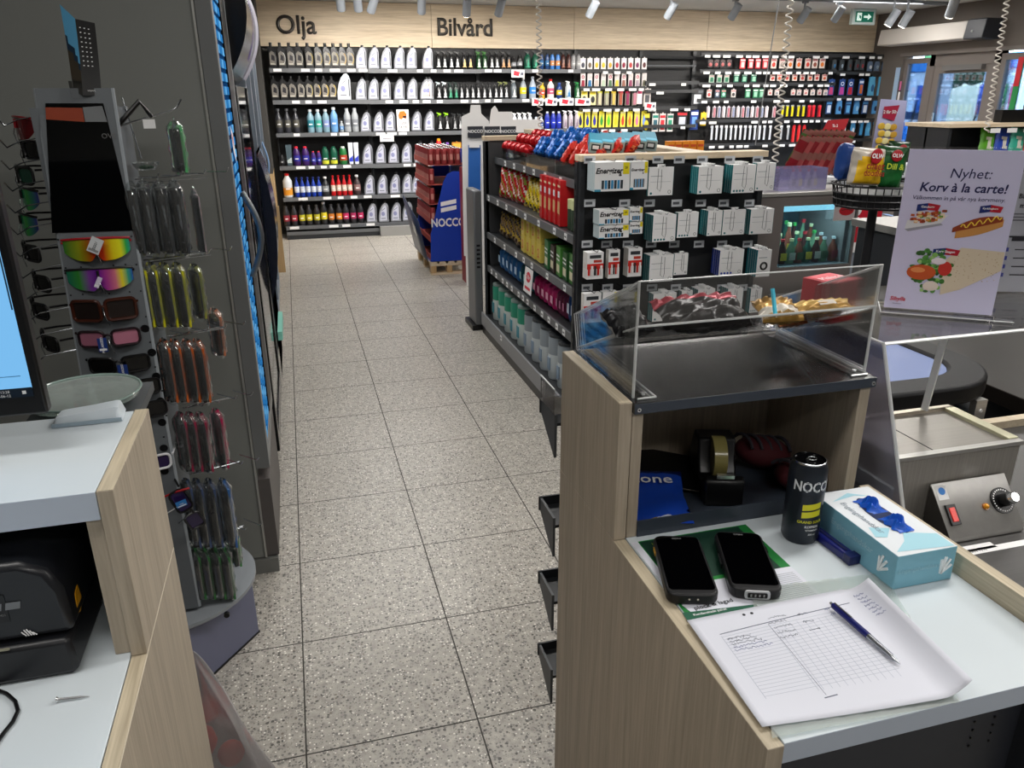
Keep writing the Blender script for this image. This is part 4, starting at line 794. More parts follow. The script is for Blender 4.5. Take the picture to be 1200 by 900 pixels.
# sunglasses -----------------------------------------------------
RB1=ramp('mirror_fire',[(0,'#2c8a34'),(.25,'#a8b020'),(.45,'#c23a12'),(.6,'#d8401a'),(.74,'#e8d414'),(.85,'#f2f020'),(.93,'#38b84a'),(1,'#2fa8a0')],0,7,.5,.15,.35)
RB2=ramp('mirror_violet',[(0,'#1d7a66'),(.2,'#3d9a3a'),(.36,'#8f4ab0'),(.5,'#7a22a8'),(.62,'#c04aa0'),(.74,'#e07a90'),(.83,'#f0e020'),(.92,'#3fae8a'),(1,'#2a3cc0')],0,7,.5,.15,.35)
def glasses(name,lab,loc,frame,lens,shape,rot=(0,0,0),tagc=None,group=None):
    t=thing(name,lab,'sunglasses',loc,rot=rot,group=group); W=.072
    def cur(x): return .26*x*x/ .072*1.0      # wrap of the front
    if shape=='shield':
        def lensf(u,v):
            x=(u-.5)*2*W*.97; top=.024-.005*abs(x/W)**2; bot=-.028+.020*max(0,1-abs(x)/.014)**1.5*.9+.022*abs(x/W)**3.5; return (x,cur(x),top+(bot-top)*v)
        m=MB(); m.grid(lensf,28,8,lens); m.build('lens',t)
        m=MB(); m.tube([((u/14-.5)*2*W,cur((u/14-.5)*2*W)-.001,.0255-.005*abs((u/14-.5)*2)**2) for u in range(15)],.0028,frame,6); m.tube([(0,-.002,.02),(0,-.003,0)],.003,frame,6); m.build('frame_front',t)
    else:
        hw,hh,r=(.031,.024,.010) if shape=='square' else (.029,.019,.011)
        for s in (-1,1):
            def ring(k,o=0):
                P=[]
                for cx,cz,a0 in ((hw-r,hh-r,0),(-hw+r,hh-r,90),(-hw+r,-hh+r,180),(hw-r,-hh+r,270)):
                    for q_ in range(5): a=math.radians(a0+22.5*q_); P.append((s*.037+(cx+r*math.cos(a))*k,(cz+r*math.sin(a))*k))
                return P
            m=MB(); m.tube([(x,cur(x)-.001,z) for x,z in ring(1)],.0042 if shape=='square' else .0032,frame,6,closed=True); fr_=m.build('frame_ring',t)
            m=MB(); m.add([(x,cur(x),z) for x,z in ring(.97)],[tuple(range(20))],lens); m.build('lens',fr_)
        m=MB().tube([(-.008,-.001,.008),(0,-.003,.011),(.008,-.001,.008)],.003,frame,6); m.build('bridge',t)
    for s in (-1,1): MB().tube([(s*W,cur(W),.014),(s*W*1.01,cur(W)+.03,.014),(s*W*.98,cur(W)+.085,.010),(s*W*.92,cur(W)+.12,-.012)],.0028,frame,6).build('temple',t)
    if tagc:
        c,tx,w_,h_,a=tagc; m=MB(); m.box((-w_/2,-.0006,-h_),(w_/2,.0006,0),K(c)); m.text(tx,h_*.22,WP if c!='#c9ccce' else K('#20242a'),(0,-.0012,-h_*.5),x=(0,0,1) if h_>w_ else (1,0,0),y=(-1,0,0) if h_>w_ else (0,0,1),bold=.01)
        m.box((-w_*.4,-.001,-h_*.9),(w_*.4,-.0008,-h_*.75),WP if c!='#c9ccce' else K('#888888')); o=m.build('price_tag',t,loc=(.0+a[0],-.012,a[1])); o.rotation_euler=(0,a[2],0)
    MB().tube([(.001,-.006,.0),(.004,-.010,-.012),(.010,-.006,-.035)],.0012,WIRE,6).build('wire_peg',t)
    return t
GS='sunglasses on the front of the display stand'
def G(px,py,*a,off=.022,**k): 
    v=fp(px,py,off); return glasses('sunglasses',a[0],v,*a[1:],group=GS,**k)
G(112,292,'red framed shield sunglasses with fire mirrored lens, topmost on the stand',K('#a01420',.3),RB1,'shield',tagc=('#c9ccce','55221',.026,.036,(.012,.026,.5)))
G(116,327,'black framed shield sunglasses with violet rainbow mirrored lens on the stand',BLK,RB2,'shield',tagc=('#cfc6dc','MLX',.010,.026,(.006,.006,.5)))
G(121,364,'brown tortoise square sunglasses with dark brown lenses on the stand',K('#3a1a10',.25),mat('lens_brown','#1d1412',.12),'square')
G(127,397,'dark framed sunglasses with pink lenses and blue tag on the stand',K('#22151a',.25),mat('lens_pink','#b8758c',.12,metal=.35),'oval',tagc=('#1c3576','POLARIZED',.020,.034,(-.012,.006,0)))
G(139,428,'black sunglasses with dark lenses and blue tag on the stand',BLK,mat('lens_black','#060607',.1),'oval',tagc=('#1c3576','POLARIZED',.022,.032,(.010,.004,0)))
G(152,456,'black sunglasses without tag just above the desk corner on the stand',BLK,mat('lens_black'),'oval')
G(160,482,'black sunglasses partly hidden behind the desk corner on the stand',BLK,mat('lens_black'),'oval')
G(166,545,'white framed sunglasses with violet lenses, lowest on the stand front',K('#d8d8dc',.3),mat('lens_violet','#2a1c4a',.1,metal=.3),'oval')
# glasses hung low on the right corner, red temple and blue tag
v=ony(221,600,1.93); glasses('sunglasses','black sunglasses hanging askew low on the stand corner with blue white tag',v,BLK,mat('lens_violet'),'oval',rot=(.3,1.2,.6),tagc=('#2a74b8','UV400',.026,.018,(-.05,.0,-1.4)))
tag(MB().tube([ony(193,582,1.94),ony(207,576,1.93),ony(222,572,1.93)],.0028,K('#b3181f'),6).tube([ony(195,602,1.94),ony(208,594,1.92),ony(216,587,1.92)],.0015,WP,6).build('spectacle_arm'),'red and white spectacle arm sticking out low on the display stand','spectacle arm')
# left side: wires and glasses
specs=[(20,150,'red'),(28,175,'dark'),(22,205,'green'),(27,232,'rb'),(26,262,'rb'),(30,295,'dark'),(42,330,'dark'),(40,362,'dark'),(52,400,'dark')]
for i,(px,py,k) in enumerate(specs):
    v=ony(px,py,2.14); fr=K('#8a1620',.3) if k=='red' else BLK; le={'red':mat('lens_red','#5a0c14',.15),'dark':mat('lens_black'),'green':mat('lens_green','#1d4a3a',.15,metal=.3),'rb':ramp('mirror_teal',[(0,'#204aa0'),(.4,'#1f8a7a'),(.7,'#2f9a3a'),(1,'#3a2a8a')],0,7,.5,.15,.4)}[k]
    g=glasses('sunglasses',{'red':'red framed dark sunglasses topmost','dark':'black sunglasses','green':'green lensed dark sunglasses','rb':'blue green mirrored sunglasses'}[k]+' on the left side of the stand, %s from above'%['first','second','third','fourth','fifth','sixth','seventh','eighth','ninth'][i],v,fr,le,'shield' if k in('rb','red') else 'oval',rot=(0,0,math.radians(-62)),group='sunglasses on the left side of the display stand')
m=WM(st)
for i in range(12):
    v=ony(12+i*3,140+i*25,2.1); m.tube([(-.53,2.1,v.z+.01),(v.x+.02,2.08,v.z),(v.x,2.05,v.z-.012),(v.x-.01,2.04,v.z+.008)],.0016,WIRE,6)
m.build('side_wire',st)
# right side: rows of clear cases on wire hooks
CS=clear('case_clear','#f2f6f6',.08,.35,.035)
def case(lab,px,top,bot,y,col,group,w=.040,rz=0.30):
    a=ony(px,top,y); b=ony(px,bot,y); h=a.z-b.z
    t=thing('glasses_case',lab,'glasses case',(b.x,y,b.z),rz=rz,group=group)
    m=MB(); m.grid(lambda u,v:(w*.5*math.cos(2*PI*u)*(1+.12*math.sin(v*20+u*9))*min(1,.45+6*v*(1-v)*1.1),.038*math.sin(2*PI*u)*min(1,.6+3*v*(1-v)),h*v),12,10,CS); m.build('clear_shell',t)
    MB().box((-w*.22,-.030,.012),(w*.10,.030,h-.018),mat('case_dark_insert','#191b1e',.25)).build('insert',t)
    MB().box((w*.11,-.033,.010),(w*.24,.030,h-.014),K(col,.35)).build('card_edge',t)
    MB().tube([(0,-.002,h-.02),(0,-.004,h+.004),(0,.0,h+.008)],.0022,clear('case_clear'),6).build('hanger',t)
ROWS=[('dark grey',[165,181,199,216],212,300,'#33363a',2.02),('yellow edged',[176,188,203,218],308,385,'#b8b412',2.02),('orange edged',[203,215,229,241],398,472,'#b4541c',2.02),('dark red edged',[221,232,244],484,552,'#8a1c3c',2.02),('blue grey',[230,242,256,272],562,640,'#3c4c6e',2.02),('green edged',[236,247,259,270],642,700,'#2c6b34',2.02)]
for nm,pxs,a,b,c,y in ROWS:
    for i,px in enumerate(pxs): case('%s sunglasses in clear case, row on the stand, %s'%(nm,ordn(i,len(pxs))),px,a,b,y+.003*i,c if not(nm=='blue grey' and i==3) else '#2f5f9a','clear cases of the %s row'%nm)
case('bright green lens in a clear case, topmost on the stand arm',213,142,206,2.12,'#4fa866','clear cases at the outer rack'); case('pale pink and clear case hanging at the outer end beside the dark grey row',238,222,300,2.14,'#a8949a','clear cases at the outer rack',w=.02)
case('yellow green case hanging at the outer end beside the yellow row',236,310,375,2.12,'#8a8c3a','clear cases at the outer rack'); case('orange printed case hanging at the outer end beside the orange row',258,362,418,2.14,'#b06a4a','clear cases at the outer rack'); case('magenta edged case hanging at the outer end beside the dark red row',262,480,548,2.1,'#b01c50','clear cases at the outer rack')
case('slim green case hanging at the outer end beside the green row',277,622,662,2.1,'#3a8a44','clear cases at the outer rack')
for k,(px0,px1,py) in enumerate(((158,240,210),(168,245,305),(196,262,394),(214,272,478),(222,280,556),(228,285,634))):
    m=WM(st); a=ony(px0,py,2.03); b=ony(px1,py-10,2.06); b.z=a.z+.006
    m.tube([a,b],.0016,WIRE,6); m.tube([a+Vector((0,.03,-.012)),b+Vector((0,.03,-.012))],.0014,WIRE,6)
    for j in range(4): c=a.lerp(b,j/3)+Vector((0,.05,0)); m.tube([c,c+Vector((.05,-.06,.004)),c+Vector((.056,-.066,.014))],.0014,WIRE,6)
    m.build('hook_rack',st)
t=thing('leaning_rod','bare chrome wire arm with black clip and small white ticket at the stand top','wire arm',ony(140,148,2.05))
m=WM(t); a=ony(138,148,2.05); b=ony(200,130,2.1); m.tube([a,b,ony(207,126,2.1),ony(212,116,2.1)],.0025,WIRE,6); m.tube([ony(143,114,2.1),ony(166,186,2.1)],.002,WIRE,6); m.build('arm',t)
m=WM(t); m.tube([ony(138,147,2.04),ony(163,119,2.05),ony(178,137,2.06)],.006,BLK,8); m.build('clip',t); a=ony(167,140,2.06); m=WM(t); m.box((a.x,2.058,a.z-.02),(a.x+.026,2.06,a.z),WP); m.build('ticket',t)
t=thing('clear_blister','small clear blister with green lens on the upper rack','blister pack',ony(172,200,2.05)); MB().lathe([(.001,0),(.02,.002),(.028,.012),(.03,.02)],CS,n=20).build('shell',t); MB().ball((0,0,.008),(.018,.012,.005),K('#2c5a3c')).build('lens',t)

# ============================================================ COOLERS ALONG THE LEFT
CGY=mat('cooler_grey','#7b7d79',.5); CGD=mat('cooler_frame','#6a6c6c',.4)
BG0=mat('door_black','#08090c',.4,spec=.2); BLUE2=mat('glass_glow_pale','#5a9fd4',.6,spec=0,emit=.16)
BLUEL=mat('glass_glow_blue','#2a76b8',.6,spec=0,emit=.14)  # blue glow put into the colour, no lamp behind it
CX=-.215
t=thing('drinks_cooler','grey sided drinks cooler with a blue lit glass door and curved handle','cooler',(-.9,2.85,0)); c1=t
WM(t).box((-1.66,2.495,.06),(CX,2.53,2.50),CGY).build('side_panel',t,bevel=.001)
WM(t).box((CX-.006,2.490,.06),(CX,2.497,2.5),mat('trim_bright','#b0b0ab',.3,metal=.6)).build('edge_trim',t)
WM(t).box((-1.66,2.485,0),(CX+.035,2.53,.055),mat('kick_grey','#6f706c',.5)).build('plinth',t)
WM(t).box((-.95,2.53,.06),(-.9,3.16,2.5),CGY).box((-.95,2.53,2.1),(CX,3.16,2.5),CGY).box((-.95,2.53,.06),(CX,3.16,.36),CGY).build('body',t)
WM(t).box((CX,2.50,.40),(CX+.045,2.56,2.0),CGD).box((CX,3.09,.40),(CX+.045,3.15,2.0),CGD).box((CX,2.56,.40),(CX+.045,3.09,.46),CGD).box((CX,2.56,1.94),(CX+.045,3.09,2.0),CGD).build('door_frame',t,bevel=.002)
clear('cooler_glass','#cfe4f4',.05,.4)
WM(t).box((CX+.0,2.50,.06),(CX+.04,3.15,.36),mat('kick_dark','#55504e',.5)).build('lower_panel',t)
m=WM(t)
m.box((CX+.038,2.56,.465),(CX+.0395,2.86,1.94),mat('glow_gap_blue','#123a66',.6,spec=0,emit=.12)).box((CX+.038,2.861,.465),(CX+.046,3.09,1.94),BG0)
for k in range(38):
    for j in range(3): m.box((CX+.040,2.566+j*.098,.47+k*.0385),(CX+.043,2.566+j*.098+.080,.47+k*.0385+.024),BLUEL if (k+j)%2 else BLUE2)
m.build('blue_glow_grid',t)  # added glowing grid, paints the blue light showing in the door glass
def arc(p0,p1,bul,n=12): 
    p0=Vector(p0);p1=Vector(p1);b=Vector(bul); return [p0.lerp(p1,i/n)+b*math.sin(PI*i/n) for i in range(n+1)]
a=onx(283,222,-.165); b_=onx(293,345,-.165)
ha=onx(284,225,-.166); hb=onx(293,342,-.166)
WM(t).tube(arc((-.168,ha.y,ha.z),(-.168,ha.y,hb.z),(.045,0,0)),.010,mat('handle_grey','#7b7f82',.3,metal=.7),10).build('handle',t)
m=WM(t); m.add([(CX+.047,2.62,1.50),(CX+.047,2.70,1.47),(CX+.047,2.72,1.38),(CX+.047,2.64,1.42)],[(0,1,2,3)],WP); m.add([(CX+.0475,2.63,1.48),(CX+.0475,2.68,1.46),(CX+.0475,2.66,1.43)],[(0,1,2)],K('#c82a20')); m.build('sticker',t)
t=thing('energy_drink_cooler','glossy black drinks cooler with a curved illuminated header','cooler',(-.6,3.6,0))
BG=mat('black_cooler','#07080d',.18)
WM(t).box((-.95,3.18,.05),(CX-.0,4.10,2.1),BG).build('body',t,bevel=.004)
WM(t).box((CX,3.18,.15),(CX+.05,3.24,1.62),BG).box((CX,4.04,.15),(CX+.05,4.1,1.62),BG).box((CX,3.24,.15),(CX+.05,4.04,.22),BG).build('door_frame',t,bevel=.003)
WM(t).box((CX+.04,3.24,.22),(CX+.044,4.04,1.62),clear('cooler_glass')).build('door_glass',t)
hp=[(CX,1.62)]+[(CX+.115*math.sin(PI*(i/14))**.8,1.62+.52*i/14) for i in range(1,14)]+[(CX,2.14)]
WM(t).prism(hp,'y',3.19,4.08,BG).build('header',t)
m=WM(t); m.tube([(CX+.004+.115*math.sin(PI*(i/14))**.8,4.09,1.62+.52*i/14) for i in range(1,14)],.011,mat('swoosh_white','#c2bfcc',.3),8); m.build('header_swoosh',t); m=WM(t); m.tube([(CX+.0+.108*math.sin(PI*(i/14))**.8,3.80,1.62+.52*i/14) for i in range(3,12)],.008,mat('swoosh_violet','#5d4a86',.3),8); m.build('header_swoosh',t)
bc=['#2b3442','#c8ccd2','#5a2230','#1c5a88','#d0d4da']
for r in range(5):
    m=WM(t); m.box((CX-.05,3.24,.35+r*.25),(CX+.03,4.04,.355+r*.25),K('#303338'))
    for k in range(9): m.lathe([(.024,0),(.026,.01),(.026,.14),(.02,.155),(.02,.16)],K(bc[(k+r)%5],.3,metal=.5),n=10,c=(CX+.0,3.29+k*.085,.358+r*.25))
    m.build('can_shelf',t)
t=thing('glass_door_cooler','silver framed glass door cooler with a pale blue handle, farthest along the aisle','cooler',(-.6,5.2,0))
WM(t).box((-.95,4.2,0),(CX-.0,6.2,2.1),CGD).build('body',t,bevel=.004)
for k in range(3):
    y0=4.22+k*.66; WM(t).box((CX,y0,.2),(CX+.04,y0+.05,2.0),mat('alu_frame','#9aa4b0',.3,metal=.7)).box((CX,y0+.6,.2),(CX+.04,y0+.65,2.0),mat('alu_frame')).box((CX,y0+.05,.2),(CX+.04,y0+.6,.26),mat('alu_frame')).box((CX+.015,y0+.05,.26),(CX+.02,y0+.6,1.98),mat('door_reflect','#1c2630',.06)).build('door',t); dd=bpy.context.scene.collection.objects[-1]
    if k: WM(t).tube(arc((CX+.04,y0+.09,1.30),(CX+.04,y0+.09,1.02),(.03,0,0)),.006,K('#8fb0d6',.3),8).build('handle',dd)
t=thing('bin_cooler','navy bulging open drinks bin in front of the cooler row','drinks bin',(-.3,4.7,0))
m=WM(t); pr=[(-.165,.1)]+[(-.165+.055*math.sin(PI*i/10)**.7,.55+.75*i/10) for i in range(0,11)]+[(-.165,1.32)]
m.prism(pr,'y',4.3,4.86,mat('navy_gloss','#0c1220',.2)); m.build('shell',t)
WM(t).box((-.165,4.35,.3),(-.14,4.80,.35),K('#7fc4b4')).build('green_label',t)
# ============================================================ CENTRAL GONDOLA
GX0,GX1,GY0,GY1,GZ=1.24,2.16,3.37,5.19,1.332
t=thing('gondola','dark double sided shop gondola with wooden top rails and price rails','shop shelving',(1.7,4.28,0)); go=t
def tickets(m,axis,a,b,pos,z,step=.17,w=.035,h=.032,seed=0,n=None):
    r=random.Random(seed); k=a+.05
    while k<b-.04:
        if axis=='y': m.box((pos-.0025,k,z-h/2),(pos,k+w,z+h/2),WP).box((pos-.003,k+.006,z-.004),(pos-.0025,k+w-.006,z+.004),K('#5a5d60'))
        else: m.box((k,pos-.0025,z-h/2),(k+w,pos,z+h/2),WP).box((k+.005,pos-.003,z-.003),(k+w-.008,pos-.0025,z+.004),K('#5a5d60'))
        k+=step*r.uniform(.7,1.3)
SH=[(1.195,1.30),(.958,GX0),(.706,GX0),(.478,GX0)]
for i,(z,x) in enumerate(SH):
    sh_=WM(t).box((x+.012,GY0+.02,z-.018),(1.70,GY1-.02,z-.002),DARK).build('shelf',t)
    m=WM(t); m.box((x,GY0+.02,z-.036),(x+.0115,GY1-.02,z+.004),RAIL); tickets(m,'y',GY0+.1,GY1-.05,x,z-.016,seed=i,step=.22 if i!=3 else .13); m.build('price_rail',sh_)
m=WM(t); m.box((1.205,GY0+.02,.06),(1.70,GY1-.02,.13),DARK).box((1.20,GY0+.02,0.0),(1.24,GY1-.02,.05),BLK).build('base_shelf',t)
m=WM(t); m.box((1.193,GY0+.02,.06),(1.205,GY1-.02,.15),mat('rail_light','#86878a',.35)); tickets(m,'y',GY0+.3,GY1-.2,1.193,.12,seed=9,step=.9); m.build('base_rail',t)
WM(t).box((1.70,GY0+.02,0),(1.72,GY1,1.30),DARK).build('back_panel',t)
for y in (GY1-.03,GY0):
    m=WM(t); m.box((GX0-.012,y,0),(GX0+.018,y+.03,1.30),DARK); 
    for k in range(24): m.box((GX0-.0135,y+.01,.08+k*.05),(GX0-.0118,y+.02,.105+k*.05),BLK)
    m.build('upright',t)
WM(t).box((GX0,GY1-.03,.0),(GX1,GY1-.012,1.30),mat('inner_grey','#3b3c3e',.5)).build('end_panel',t)
m=WM(t); m.box((GX0-.006,GY0-.035,GZ-.028),(GX1+.01,GY0+.05,GZ),BIRCH); m.build('top_rail',t,bevel=.002)
m=WM(t); m.box((GX0-.01,GY1-.05,GZ-.028),(GX1,GY1+.03,GZ),BIRCH); m.build('top_rail',t,bevel=.002)
WM(t).box((1.79,GY0+.05,GZ-.028),(1.89,6.15,GZ),BIRCHY).build('spine_rail',t,bevel=.002)
WM(t).box((1.725,GY0+.04,.0),(2.14,6.1,1.262),DARK).build('far_side_body',t)
WM(t).box((GX0,GY0+.002,0),(GX1,GY0+.02,GZ-.03),mat('pegboard','#232426',.5)).build('pegboard',t)
for x in (GX0-.006,GX1-.02): WM(t).box((x,GY0-.025,0),(x+.026,GY0+.001,GZ-.028),DARK).build('end_upright',t,bevel=.001)
# grey metal unit at the far corner
t=thing('bin_unit','tall grey perforated metal bin unit at the far end of the gondola','bin',(1.16,5.3,0))
m=WM(t).box((1.165,5.225,.036),(1.222,5.46,.98),mat('unit_grey','#6e7073',.4,metal=.3)); m.build('body',t,bevel=.01)
m=WM(t).box((1.14,5.225,0),(1.224,5.48,.035),BLK).build('foot_plate',t)
m=WM(t)
for k in range(6): m.box((1.18,5.2235,.45+k*.03),(1.205,5.2255,.465+k*.03),BLK)
m.build('vent_slot',t)
# ------------ end rack hanging packs
TEAL=K('#1c6c72',.45); 
def card_mesh(w,h,dp,front,side,kind,seed):
    r=random.Random(seed); m=MB(); m.box((-w/2,0,-h),(w/2,dp,0),side,fronts={'f':front,'t':WP}); 
    e=-.0006; dk=K('#33363b'); 
    if kind=='cable':
        m.box((-w*.14,0.0,0),(w*.14,dp*.5,h*.10),WP)
        x=r.uniform(-.1,.15)*w; pts=[(x-w*.08,e,-h*.05),(x-w*.10,e,-h*.75),(x+w*.02,e,-h*.85),(x+w*.06,e,-h*.7),(x+w*.05,e,-h*.08)]; m.tube(pts,.0011,dk,4)
        m.box((-w*.42,e,-h*.32),(w*.05,0,-h*.30),K('#9aa0a4')); m.box((-w*.42,e,-h*.52),(w*.4,0,-h*.505),K('#b8bcc0'))
        for k in range(r.choice([1,4])): m.cyl((-w*.38+k*w*.13,e,-h*.92),(-w*.38+k*w*.13,0,-h*.92),w*.045,TEAL if front is WP and side is TEAL else K('#1f3fa0'),8)
        m.tube([(w*.36+w*.06*math.cos(a),e,-h*.88+w*.06*math.sin(a)) for a in [i*PI/4 for i in range(8)]],.0009,dk,4,closed=True)
        m.box((w*.5-.0008,-.0003,-h),(w*.5,0,0),TEAL)
    elif kind=='phones':
        m.box((-w*.14,0.0,0),(w*.14,dp*.5,h*.10),WP); m.tube([(w*.0+w*.22*math.cos(a),e,-h*.6+w*.22*math.sin(a)) for a in [i*PI/6 for i in range(12)]],.005,BLK,6,closed=True); m.box((-w*.4,e,-h*.3),(w*.2,0,-h*.27),K('#9aa0a4'))
    elif kind=='energizer':
        m.text('Energizer',w*.20,BLK,(-w*.10,e*1.5,-h*.30),bold=.03,shear=.25); m.text('a',w*.2,BLK,(w*.22,e*1.5,-h*.40),bold=.03); m.box((w*.30,e,-h*.42),(w*.48,0,-h*.02),K('#e0d010')); m.text('20',w*.08,BLK,(w*.39,e*1.5,-h*.2),bold=.02)
        for k in range(7): m.box((-w*.30+k*w*.09,e,-h*.92),(-w*.30+k*w*.09+w*.07,0,-h*.62),K('#2f86b8') if k%2 else K('#26323a'))
        m.box((-w*.5,e,-h),(-w*.32,0,-h*.93),K('#2a90b0'))
    elif kind=='battery':
        m.box((-w/2,e,-h*.62),(w/2,0,-h*.42),K('#c8281e')); 
        for k in range(5): m.cyl((-w*.38+k*w*.19,e*2,-h*.85),(-w*.38+k*w*.19,e*2,-h*.5),w*.07,K(['#c02a20','#e8e8e8','#2a2a2a'][k%3]),8)
        m.box((-w*.35,e,-h*.22),(w*.35,0,-h*.1),dk); m.box((-w*.1,e,-h*.38),(w*.4,0,-h*.28),K('#b83a2a'))
    return m.mesh('card')
YF_=3.225
def pack(lab,cat,name,x0,x1,y0,y1,kind,front,side,n,group,seed,dp=.010,gap=.0185):
    a=ony(x0,(y0+y1)/2,YF_); b=ony(x1,(y0+y1)/2,YF_); top=ony((x0+x1)/2,y0,YF_); bot=ony((x0+x1)/2,y1,YF_); w_=b.x-a.x; h=top.z-bot.z
    me=card_mesh(w_,h,dp,front,side,kind,seed)
    for k in range(n):
        o=bpy.data.objects.new(name,me); COL.objects.link(o); o.location=((a.x+b.x)/2,YF_+k*gap,top.z)
        s=lab+(', %s in line'%['first','second','third','fourth','fifth','sixth'][k] if n>1 else '')
        tag(o,s,cat,group)
    # hook
    m=WM(go); xm=(a.x+b.x)/2; m.tube([(xm,GY0+.002,top.z+h*.04),(xm,YF_-.02,top.z+h*.04),(xm,YF_-.03,top.z+h*.04+.01)],.002,WIRE,5); m.build('hook',go)
D=[ # row name, list
 ('top row',[('energizer',697,738,190,224,5),('energizer',739,759,189,222,2),('cable',760,789,196,229,1),('cable',818,847,195,227,4),('cable',858,885,193,226,4),('cable',886,908,191,223,2)]),
 ('second row',[('energizer',702,737,246,263,4),('energizer',702,737,264,279,4),('energizer',738,753,243,259,2),('energizer',738,753,260,274,2),('cable',765,792,252,283,5),('cable',794,818,249,278,2),('cable',829,846,247,276,4),('cable',847,873,246,275,1),('cable',879,906,245,274,3)]),
 ('third row',[('battery',688,707,296,327,3),('battery',713,726,293,326,2),('battery',736,752,291,324,3),('cable',761,789,299,330,4),('cable',790,806,297,322,1),('cableb',843,871,293,322,4),('phones',887,903,293,324,5)]),
 ('bottom row',[('battery',684,704,344,378,2),('energizer',706,723,342,372,2),('energizer',726,747,342,372,2),('cable',765,792,344,376,3),('cable',798,811,341,370,2),('cable',817,837,339,370,4),('cable',852,870,338,368,4),('cable',879,892,338,366,2)])]
NAME={'energizer':('battery_pack','white black lettered battery pack','battery pack'),'cable':('cable_pack','teal edged cable pack','cable pack'),'cableb':('cable_pack','deep blue cable pack','cable pack'),'phones':('earphone_pack','teal earphone pack','earphone pack'),'battery':('battery_pack','red and white battery pack','battery pack')}
sd=0
for rn,L in D:
    cnt={}; tot={}
    for it in L: tot[it[0]]=tot.get(it[0],0)+1
    for kd,x0,x1,y0,y1,n in L:
        i=cnt.get(kd,0); cnt[kd]=i+1; sd+=1; nm,lb,ct=NAME[kd]
        side={'energizer':K('#b9c6c9'),'cable':TEAL,'cableb':K('#17348c'),'phones':K('#187a84'),'battery':K('#d8d5d0')}[kd]
        pos=ordn(i,tot[kd]).replace(' the ',' '); extra='' if tot[kd]==1 else ', '+pos
        pack('%s, end rack %s%s'%(lb,rn,extra),ct,nm,x0,x1,y0,y1,'cable' if kd=='cableb' else kd,WP,side,n,'packs hanging on the %s of the end rack'%rn,sd,dp=.0165)
for py,xs in ((187,(683,731,763,788,815,847,880)),(238,(683,724,753,785,813,840,870)),(286,(680,703,728,755,782,811,838,868)),(337,(680,704,728,756,784,812,838,862))):
    for px in xs: v=ony(px+8,py,3.30); m=WM(go); m.box((v.x-.026,3.298,v.z-.016),(v.x+.026,3.30,v.z+.016),mat('ticket_grey','#b9bcc0',.5)).box((v.x-.02,3.2975,v.z-.006),(v.x+.012,3.2985,v.z+.006),K('#4a4d52')); m.build('price_ticket',go)
# ------------ left side products
def near(px,py,x=1.27): return onx(px,py,x)
def put(o,lab,cat,group): return tag(o,lab,cat,group)
FAR=lambda i,n: ('farthest' if i==0 else 'nearest' if i==n-1 else '%s farthest'%['','second','third','fourth','fifth','sixth','seventh','eighth','ninth','tenth','eleventh','twelfth'][min(i,11)])
def bagrow(nm,lab,cat,n,y0,y1,x,z,w,h,d,cols,rot,group,seed,jit=.01,zj=0,name='sweets_bag'):
    m=bag_mesh(w,h,d,film(cols[0]),seed=seed,wr=.22 if name=='sweets_bag' else .14,nu=12,nv=14,cfn=(lambda u,v: film(cols[1]) if (.25<u<.75 and .3<v<.7) else film(cols[0])) if len(cols)==2 else (lambda u,v:film(cols[int((u*1.7+v*2.3)*len(cols))%len(cols)]))); me=m.mesh('bag'); r=random.Random(seed)
    for i in range(n):
        y=y0+(y1-y0)*(i+.5)/n; o=bpy.data.objects.new(name,me); COL.objects.link(o)
        o.location=(x+r.uniform(-jit,jit),y,z+zj*i); o.rotation_euler=(rot[0]+r.uniform(-.08,.08),rot[1]+r.uniform(-.08,.08),rot[2]+r.uniform(-.12,.12))
        put(o,'%s, %s'%(lab,FAR(i,n)),cat,group)
# top tier: clear bins and bags
for i,(y0,y1) in enumerate(((4.45,5.0),(3.92,4.43),(3.42,3.90))):
    tag(MB().box((1.304,y0,1.20),(1.307,y1,1.27),ACR).box((1.304,y0,1.20),(1.60,y0+.003,1.27),ACR).box((1.304,y1-.003,1.20),(1.60,y1,1.27),ACR).build('clear_bin'),'clear front bin on the gondola top shelf, %s'%['farthest','middle one','nearest'][i],'bin','clear bins on the gondola top shelf')
for row,(x,z) in enumerate(((1.345,1.275),(1.43,1.32),(1.52,1.345))):
    m=MB(); m.ball((0,0,0),(.042,.042,.038),film('#b3141c',.25,.3),14,8).tube([(-.03,0,.0),(-.06,0,.012)],.012,film('#b3141c',.25,.3),8).tube([(.03,0,.0),(.06,0,.012)],.012,film('#8f1016',.25,.3),8); me=m.mesh('r')
    for i in range(5):
        o=bpy.data.objects.new('sweets_bag',me); COL.objects.link(o); o.location=(x,4.98-.105*i-.03*row,z); o.rotation_euler=(random.uniform(-.3,.3),0,random.uniform(1.2,1.9)); put(o,'round red wrapped sweet bag in the gondola top bin, %s, %s'%(['front layer','middle layer','back layer'][row],FAR(i,5)),'sweets bag','round red sweets bags in the far top bin')
for row,(x,z) in enumerate(((1.345,1.265),(1.43,1.300),(1.52,1.315))):
    bagrow('b','crinkled blue sweets bag, middle top bin %s'%['front layer','middle layer','back layer'][row],'sweets bag',5,4.42,3.98,x,z,.11,.11,.045,['#1b62b8','#4f9ad8','#15489a','#2a7ccc','#1b62b8'],(.55,.25,1.1),'blue sweets bags in the middle top bin',30+row)
